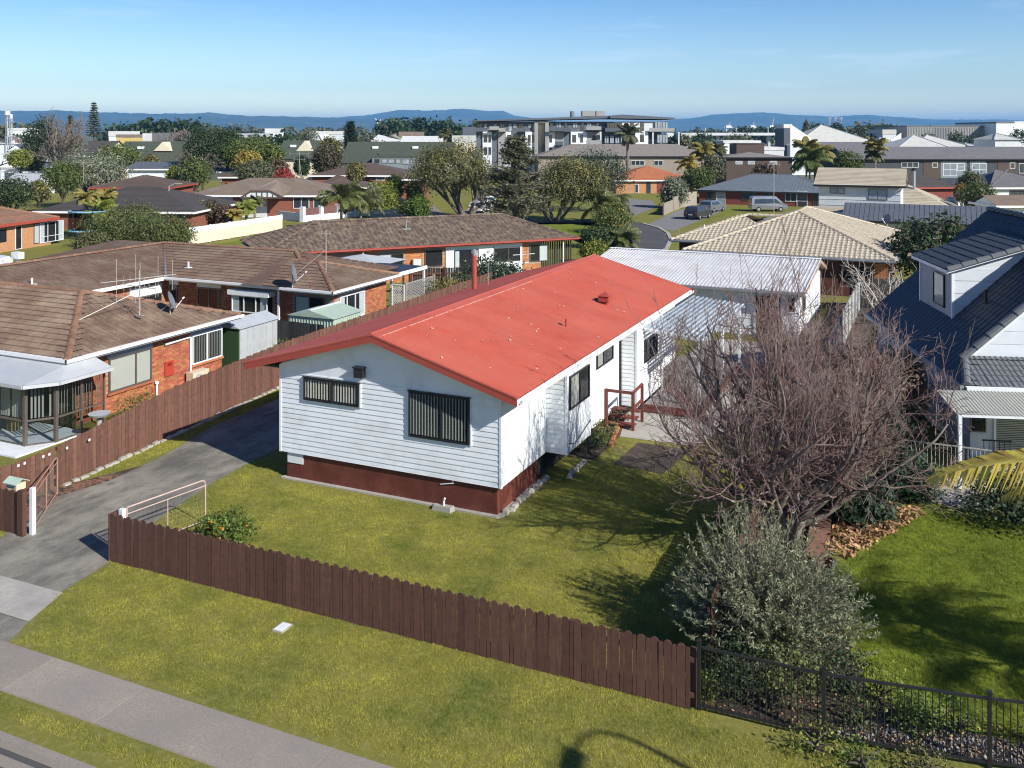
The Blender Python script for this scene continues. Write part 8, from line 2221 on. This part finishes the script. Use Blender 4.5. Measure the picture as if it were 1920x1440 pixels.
fpalm(1512, 150, 270, 60, 'khaki2', 'left palm of the golden cluster before the white pyramid', 18); fpalm(1534, 152, 276, 60, 'khaki2', 'right palm of the golden cluster before the white pyramid', 19); fpalm(1518, 148, 288, 74, 'mid', 'low green palm at the foot of the golden cluster', 20)
fpalm(1642, 150, 266, 46, 'khaki2', 'golden palm standing before the grey roofed block', 21); fpalm(1640, 149, 284, 40, 'khaki', 'lower palm clump under the golden palm by the grey roof', 22)
fpalm(1177, 180, 244, 52, 'pine', 'dark upright araucaria like palm in front of the apartments', 23, nf=22, tr=.3)
# left and middle trees
T = [
 (75, 172, 219, 66, 'dark', 'tall dark evergreen behind the bare grey tree on the left', 300, None, None, None), (60, 168, 262, 40, 'dark', 'lower dark evergreen at the foot of the tall one', 330, None, None, None),
 (172, 128, 290, 134, 'silver', 'wide silvery dome shaped tree left of the white walled building', 345, ('olive', .25), None, None), (118, 118, 302, 72, 'mid', 'olive green rounded tree in front of the silvery dome', 350, None, None, None),
 (222, 160, 274, 78, 'mid', 'mid green rounded tree below the olive green roof', 305, ('bright', .1), None, None), (284, 165, 292, 30, 'khaki', 'small yellowish bush before the olive roof', 305, ('yellow', .2), None, None),
 (38, 160, 283, 44, 'bright', 'bright green bush over the pale roofs at the far left', 300, None, None, None), (24, 98, 336, 74, 'dark', 'dark green dome shaped hedge tree at the left edge', 380, ('mid', .2), None, None), (72, 104, 340, 44, 'khaki', 'yellow green bush beside the dome shaped hedge tree', 366, ('yellow', .2), None, None),
 (380, 150, 237, 72, 'dark', 'tall dark tree with a drooping crown left of centre', 300, None, None, None), (425, 155, 240, 66, 'dark', 'second tall dark tree right behind the drooping one', 300, ('mid', .1), None, None), (470, 150, 258, 96, 'mid', 'large olive green tree below the white block', 310, ('bright', .15), None, None), (512, 146, 268, 40, 'mid', 'narrow green tree right of the large olive one', 310, ('bright', .25), None, None),
 (365, 136, 296, 58, 'mid', 'green rounded bush above the tan roof', 336, None, None, None), (324, 138, 312, 26, 'bright', 'small bright bush left of the green rounded one', 336, None, None, None), (468, 136, 286, 58, 'yellow', 'golden wattle like tree above the tan roof', 320, None, None, None), (478, 130, 300, 66, 'pine', 'dull green bush in front of the golden tree', 338, ('mid', .2), None, None), (532, 132, 318, 42, 'red', 'red leafed bush behind the rusty antenna', 340, None, None, None), (522, 140, 300, 40, 'brown', 'brownish twiggy bush left of the red one', 325, None, None, None), (566, 150, 294, 28, 'dark', 'dark green bush before the olive gable', 320, None, None, None),
 (613, 160, 272, 56, 'brown', 'dark bronze tree left of the brown hip roofs', 318, ('dark', .4), None, None), (622, 172, 256, 42, 'khaki', 'pale yellow green tree behind the bronze one', 290, ('yellow', .2), None, None), (690, 210, 256, 60, 'pine', 'grey green tree right of the dark conifer', 290, None, None, None), (582, 330, 238, 40, 'pine', 'grey wood edge at the left of the dark conifer', 270, None, None, None), (668, 122, 304, 34, 'khaki', 'small yellow green tree against the brown hip roofs', 330, ('yellow', .2), None, None),
 (716, 112, 338, 74, 'bright', 'large bright green round tree behind the white pillared wall', 396, None, None, None), (778, 116, 340, 36, 'mid', 'clipped green tree left of the spreading trees', 376, None, None, None), (785, 108, 368, 50, 'grassy', 'clipped green hedge on the low orange wall', 390, None, None, None), (740, 118, 328, 34, 'mid', 'dull green tree behind the bright round one', 360, None, None, None), (765, 112, 372, 30, 'khaki', 'small grey green bush left of the clipped hedge', 388, None, None, None),
 (365, 106, 382, 62, 'bright', 'rounded lime green bush left of the tudor house drive', 420, None, None, None), (398, 104, 378, 40, 'brown', 'brown red shrub beside the rounded lime bush', 414, ('mid', .3), None, None), (420, 103, 384, 34, 'brown', 'reddish hedge in front of the pale garage wall', 412, None, None, None), (348, 112, 362, 24, 'olive', 'small blue green shrub by the house corner', 384, None, None, None),
 (255, 92, 388, 90, 'khaki', 'yellow green bush in front of the brown brick house', 420, ('mid', .4), None, None), (228, 84, 402, 132, 'mid', 'broad olive bush mass left behind the brown ridge', 474, ('khaki', .4), None, None), (310, 82, 412, 110, 'mid', 'right half of the olive bush mass behind the brown ridge', 474, ('khaki', .4), None, None), (168, 78, 436, 60, 'khaki', 'low pale bush at the left of the bush mass', 474, None, None, None),
 (1264, 128, 336, 56, 'silver', 'grey green loose shrub by the tan driveway', 384, ('olive', .3), None, None), (1310, 158, 316, 60, 'mid', 'green hedge between the orange and blue roofs', 340, None, None, None), (1340, 165, 290, 44, 'pine', 'dull tree by the brown building corner', 330, None, None, None), (1316, 300, 246, 38, 'dark', 'dark round tree right of the apartments', 268, None, None, None), (1283, 290, 250, 26, 'khaki', 'small yellow green tree beside the apartments', 268, None, None, None), (1385, 320, 250, 70, 'pine', 'grey green tree line below the viaduct', 268, None, None, None), (1460, 260, 248, 34, 'bright', 'bright green tree left of the grey fin wall', 276, None, None, None),
 (1620, 380, 234, 64, 'dark', 'dark tree group right of the large white pyramid', 262, None, None, None), (1656, 360, 232, 40, 'dark', 'dark domed tree on the right skyline', 256, None, None, None), (1532, 420, 230, 40, 'dark', 'dark flat topped tree behind the white pyramid', 250, None, None, None), (1568, 430, 228, 26, 'dark', 'small dark round tree touching the white pyramid apex', 246, None, None, None), (1512, 400, 224, 14, 'pine', 'thin norfolk like tree behind the fin wall', 250, None, None, None), (1740, 300, 248, 36, 'pine', 'grey green tree before the grey warehouse', 268, None, None, None), (1795, 260, 248, 44, 'dark', 'dark round tree left of a pair before the warehouse', 270, None, None, None), (1838, 262, 252, 60, 'dark', 'dark round tree right of the pair before the warehouse', 274, None, None, None), (1912, 280, 240, 34, 'dark', 'dark tree at the right end of the skyline', 262, None, None, None),
 (1822, 112, 322, 46, 'pine', 'grey green bush upper right behind the cream roof', 352, ('mid', .2), None, None), (1832, 106, 344, 62, 'mid', 'broad mid green bush right of the steel chimney', 384, ('silver', .2), None, None), (1802, 110, 344, 22, 'yellow', 'small orange yellow shrub between the bushes', 366, ('red', .2), None, None), (1436, 170, 308, 46, 'brown', 'bare reddish shrub before the dark brown building', 330, None, None, None), (1590, 160, 286, 54, 'mid', 'green shrub before the grey roofed block', 312, None, None, None),
]
for (px, Y, pt, wpx, lf, lb_, pb, ex, _, _) in T:
    small = Y > 200
    ftree(px, Y, pt, wpx, lf, lb_, 'tree' if ZP(pt, Y) > 3 else 'shrub', pb=None if ZP(pt, Y) < 4 else (pb + 14 if pb else None), cat='tree' if ZP(pt, Y) > 3 else 'shrub', clumps=int(80 + wpx*2.0) if not small else 70, per=26 if not small else 12, extra=ex, tree=ZP(pt, Y) > 3)
# bare grey trees
def far_bare(px, Y, pt, wpx, label, seed, m='bark', leafm='bare'):
    x, y = D(px, Y); h = ZP(pt, Y); r = wpx/F*Y/2; t = thing('bare_tree', label, 'tree', (x, y, 0)); rg = random.Random(seed); o = [[], [], []]
    sp = [(.6, .12, .03, (8, 11), (25, 60), .5, .55, .25), (.5, .15, .04, (6, 9), (25, 60), .5, .6, .15), (.4, .15, .04, 0, (0, 0), 0, 0, 0)]
    for i in range(7): a = i*.9 + rg.random()*.4; grow(o, Vector((x, y, h*.18)), Vector((math.cos(a)*r/h*1.3, math.sin(a)*r/h*1.3, 1)), h*.72, h*.022, 0, rg, sp)
    o[0].append(([Vector((x, y, -.1)), Vector((x, y, h*.2))], [h*.04, h*.03])); mn = Y*.00028
    tubes([(p, [max(mn*1.6, q) for q in rr_]) for p, rr_ in o[0]], 'trunk', M[m], t, 6); tubes([(p, [max(mn, q) for q in rr_]) for p, rr_ in o[1] + o[2]], 'twigs', mat('grey_brown_twig', (.20, .165, .14), .9, .2, 2), t, 3, kind='stuff')
    return t
far_bare(112, 160, 222, 84, 'large bare grey brown tree right of the tall dark evergreen', 3); far_bare(365, 150, 268, 82, 'bare tan rounded tree before the olive roofs', 4); far_bare(345, 230, 246, 30, 'small bare reddish tree by the dark office block', 5)
# conical trees
def cone_tree(px, Y, pt, pb, wpx, leaf, label, tiers=16, norfolk=True, seed=1):
    x, y = D(px, Y); h = ZP(pt, Y); lo_ = max(.5, ZP(pb, Y)); R0 = wpx/F*Y/2; t = thing('pine_tree', label, 'tree', (x, y, 0)); pr = random.Random(seed); rng = np.random.default_rng(seed); C, Nm = [], []; mb = MB(); mb.tube([(x, y, 0), (x, y, h)], [R0*.12, .05], 6)
    for k in range(tiers):
        f = k/tiers; z = lo_ + (h-lo_)*f; r = R0*(1-f)**.85 + .12
        for j in range(7):
            a = j*.9 + k*.5 + pr.random()*.3; tip = Vector((x+math.cos(a)*r, y+math.sin(a)*r, z + r*(.25 if norfolk else -.15))); b0 = Vector((x, y, z)); mb.tube([b0, tip], [.05, .02], 3)
            for i in range(26 if norfolk else 40):
                p = b0.lerp(tip, pr.random()**.6); s2 = .10*(1 if norfolk else 2.4); C.append((p.x+pr.gauss(0, s2*1.6), p.y+pr.gauss(0, s2*1.6), p.z+pr.gauss(0, s2*.8))); Nm.append((pr.gauss(0, .5), pr.gauss(0, .5), 1))
    C, Nm = np.array(C), np.array(Nm); Nm /= np.linalg.norm(Nm, axis=1, keepdims=True); v, q = leaf_quads(C, Nm, Y*.0021, rng, .5); np_mesh('crown', v, q, LF[leaf], t); mb.build('trunk', M['bark_dark'], t)
    return t
cone_tree(176, 250, 190, 256, 30, 'pine', 'tall tiered norfolk pine on the left skyline', 15, True, 2); cone_tree(132, 330, 215, 240, 14, 'pine', 'distant small norfolk pine left of the tall one', 9, True, 3); cone_tree(657, 215, 226, 290, 42, 'deep', 'dark pointed conifer rising left of the far pine wood', 16, False, 4)
ftree(1508, 420, 224, 10, 'pine', 'thin spire tree behind the white wall', clumps=30, per=8)
# far wooded belts: masses nobody could count
def wood(px0, px1, Y, pt, leaf, seed, n=170, dz=.35):
    rng = np.random.default_rng(seed); w = (px1-px0)/F*Y; h = ZP(pt, Y); k = n; fx = rng.uniform(0, 1, k); P = np.zeros((k, 3))
    prof = .72 + .28*np.abs(np.sin(fx*np.pi*(3+seed % 4) + seed)); prof *= np.minimum(1, np.minimum(fx, 1-fx)*9+.35)
    px_ = px0 + fx*(px1-px0); X_ = (px_-CX)/F*Y; Yv = Y + rng.uniform(0, w*.12+6, k)
    P[:, 0] = X_*CT - Yv*ST; P[:, 1] = X_*ST + Yv*CT; P[:, 2] = h*prof*rng.uniform(.35, 1.0, k)
    s = h*.09; pos = (P[:, None, :] + rng.normal(size=(k, 12, 3))*np.array([s*1.5, s*1.5, s])).reshape(-1, 3); pos[:, 2] = np.maximum(.2, pos[:, 2]); nrm = rng.normal(size=pos.shape) + np.array([0, 0, .8]); nrm /= np.linalg.norm(nrm, axis=1, keepdims=True)
    v, q = leaf_quads(pos, nrm, max(Y*.0035, h*.16), rng, .75); return np_mesh('far_wood', v, q, LF[leaf], kind='stuff')
for a in ((-20, 60, 520, 236, 'pine', 1), (185, 330, 560, 234, 'dark', 2), (270, 310, 500, 229, 'dark', 3), (300, 500, 640, 236, 'pine', 4), (320, 372, 460, 231, 'dark', 13), (480, 720, 800, 239, 'pine', 5), (712, 850, 560, 226, 'dark', 6), (715, 760, 500, 230, 'dark', 16), (820, 900, 520, 234, 'dark', 7), (1250, 1480, 900, 243, 'pine', 8), (1380, 1460, 700, 240, 'dark', 9), (1470, 1720, 620, 240, 'dark', 10), (1600, 1700, 520, 236, 'pine', 11), (1690, 1960, 700, 241, 'dark', 12), (500, 650, 420, 250, 'mid', 14), (200, 420, 380, 250, 'mid', 15), (-20, 140, 330, 256, 'mid', 17), (420, 560, 300, 256, 'dark', 18), (1250, 1420, 300, 262, 'mid', 19), (840, 900, 330, 252, 'dark', 20), (560, 800, 420, 252, 'pine', 21), (1600, 1900, 330, 254, 'dark', 22)):
    wood(*a)
# ---------------------------------------------------------------- hills and haze
M['hill'] = mat('bush_clad_hill', (0.028, 0.046, 0.030), .95, .4, .006, col2=(.10, .105, .055), scale2=.0022, amt2=.15)
def hills(name, pts, Y, dep, seed):
    rng = np.random.default_rng(seed); px = np.linspace(pts[0][0], pts[-1][0], 240); py = np.interp(px, [p[0] for p in pts], [p[1] for p in pts]); py += np.cumsum(rng.normal(size=240)*.25)*.35*np.hanning(240)*0 + np.convolve(rng.normal(size=240), np.ones(5)/5, 'same')*.9
    rows = 14; V = []
    for j in range(rows):
        f = j/(rows-1); prof = math.sin(f*math.pi/2)**.8 if f < 1 else 1; Yr = Y + dep*f
        rid = np.convolve(rng.normal(size=240), np.ones(5)/5, 'same')*.26*(1-f)
        z = (HZ - py)/F*(Y+dep)*(prof*(1 + rid) if j else 0) + (CAMH if j else -1)
        X_ = (px - CX)/F*Yr; V.append(np.stack([X_*CT - Yr*ST, X_*ST + Yr*CT, np.maximum(z, -1)], axis=1))
    V = np.concatenate(V); n = 240; q = np.array([(j*n+i, j*n+i+1, (j+1)*n+i+1, (j+1)*n+i) for j in range(rows-1) for i in range(n-1)])
    o = np_mesh(name, V, q, M['hill'], smooth=True); o['kind'] = 'structure'; return o
hills('hills', [(-250, 210), (0, 208), (60, 209), (110, 208), (180, 212), (260, 214), (330, 214), (390, 212), (470, 218), (560, 220), (640, 221), (760, 228), (900, 238)], 7000, 2500, 1)
hills('hills', [(560, 236), (620, 222), (680, 217), (720, 213), (745, 209), (790, 208.5), (820, 207), (900, 207), (945, 209.5), (962, 217), (1000, 222), (1060, 230), (1180, 232), (1255, 227), (1290, 222), (1340, 215), (1400, 213), (1420, 212), (1480, 216), (1560, 219), (1600, 217), (1640, 217), (1720, 223), (1790, 226), (1860, 224), (1920, 226), (2050, 222), (2200, 226)], 9500, 3000, 2)
hz_m = bpy.data.materials.new('haze_air'); hz_m.use_nodes = True
hn, hl = hz_m.node_tree.nodes, hz_m.node_tree.links; hn.clear(); ho = hn.new('ShaderNodeOutputMaterial'); hv = hn.new('ShaderNodeVolumePrincipled')
hv.inputs['Color'].default_value = (0.22, 0.56, 1.0, 1); hv.inputs['Density'].default_value = 0.000092; hv.inputs['Anisotropy'].default_value = 0.0
hl.new(hv.outputs['Volume'], ho.inputs['Volume'])
mb = MB(); c4 = [(-26000, -300), (12000, -300), (12000, 26000), (-26000, 26000)]
mb.prism([(x_, y_, -1.3) for x_, y_ in c4], (0, 0, 335)); hz = mb.build('haze', hz_m); hz['kind'] = 'stuff'
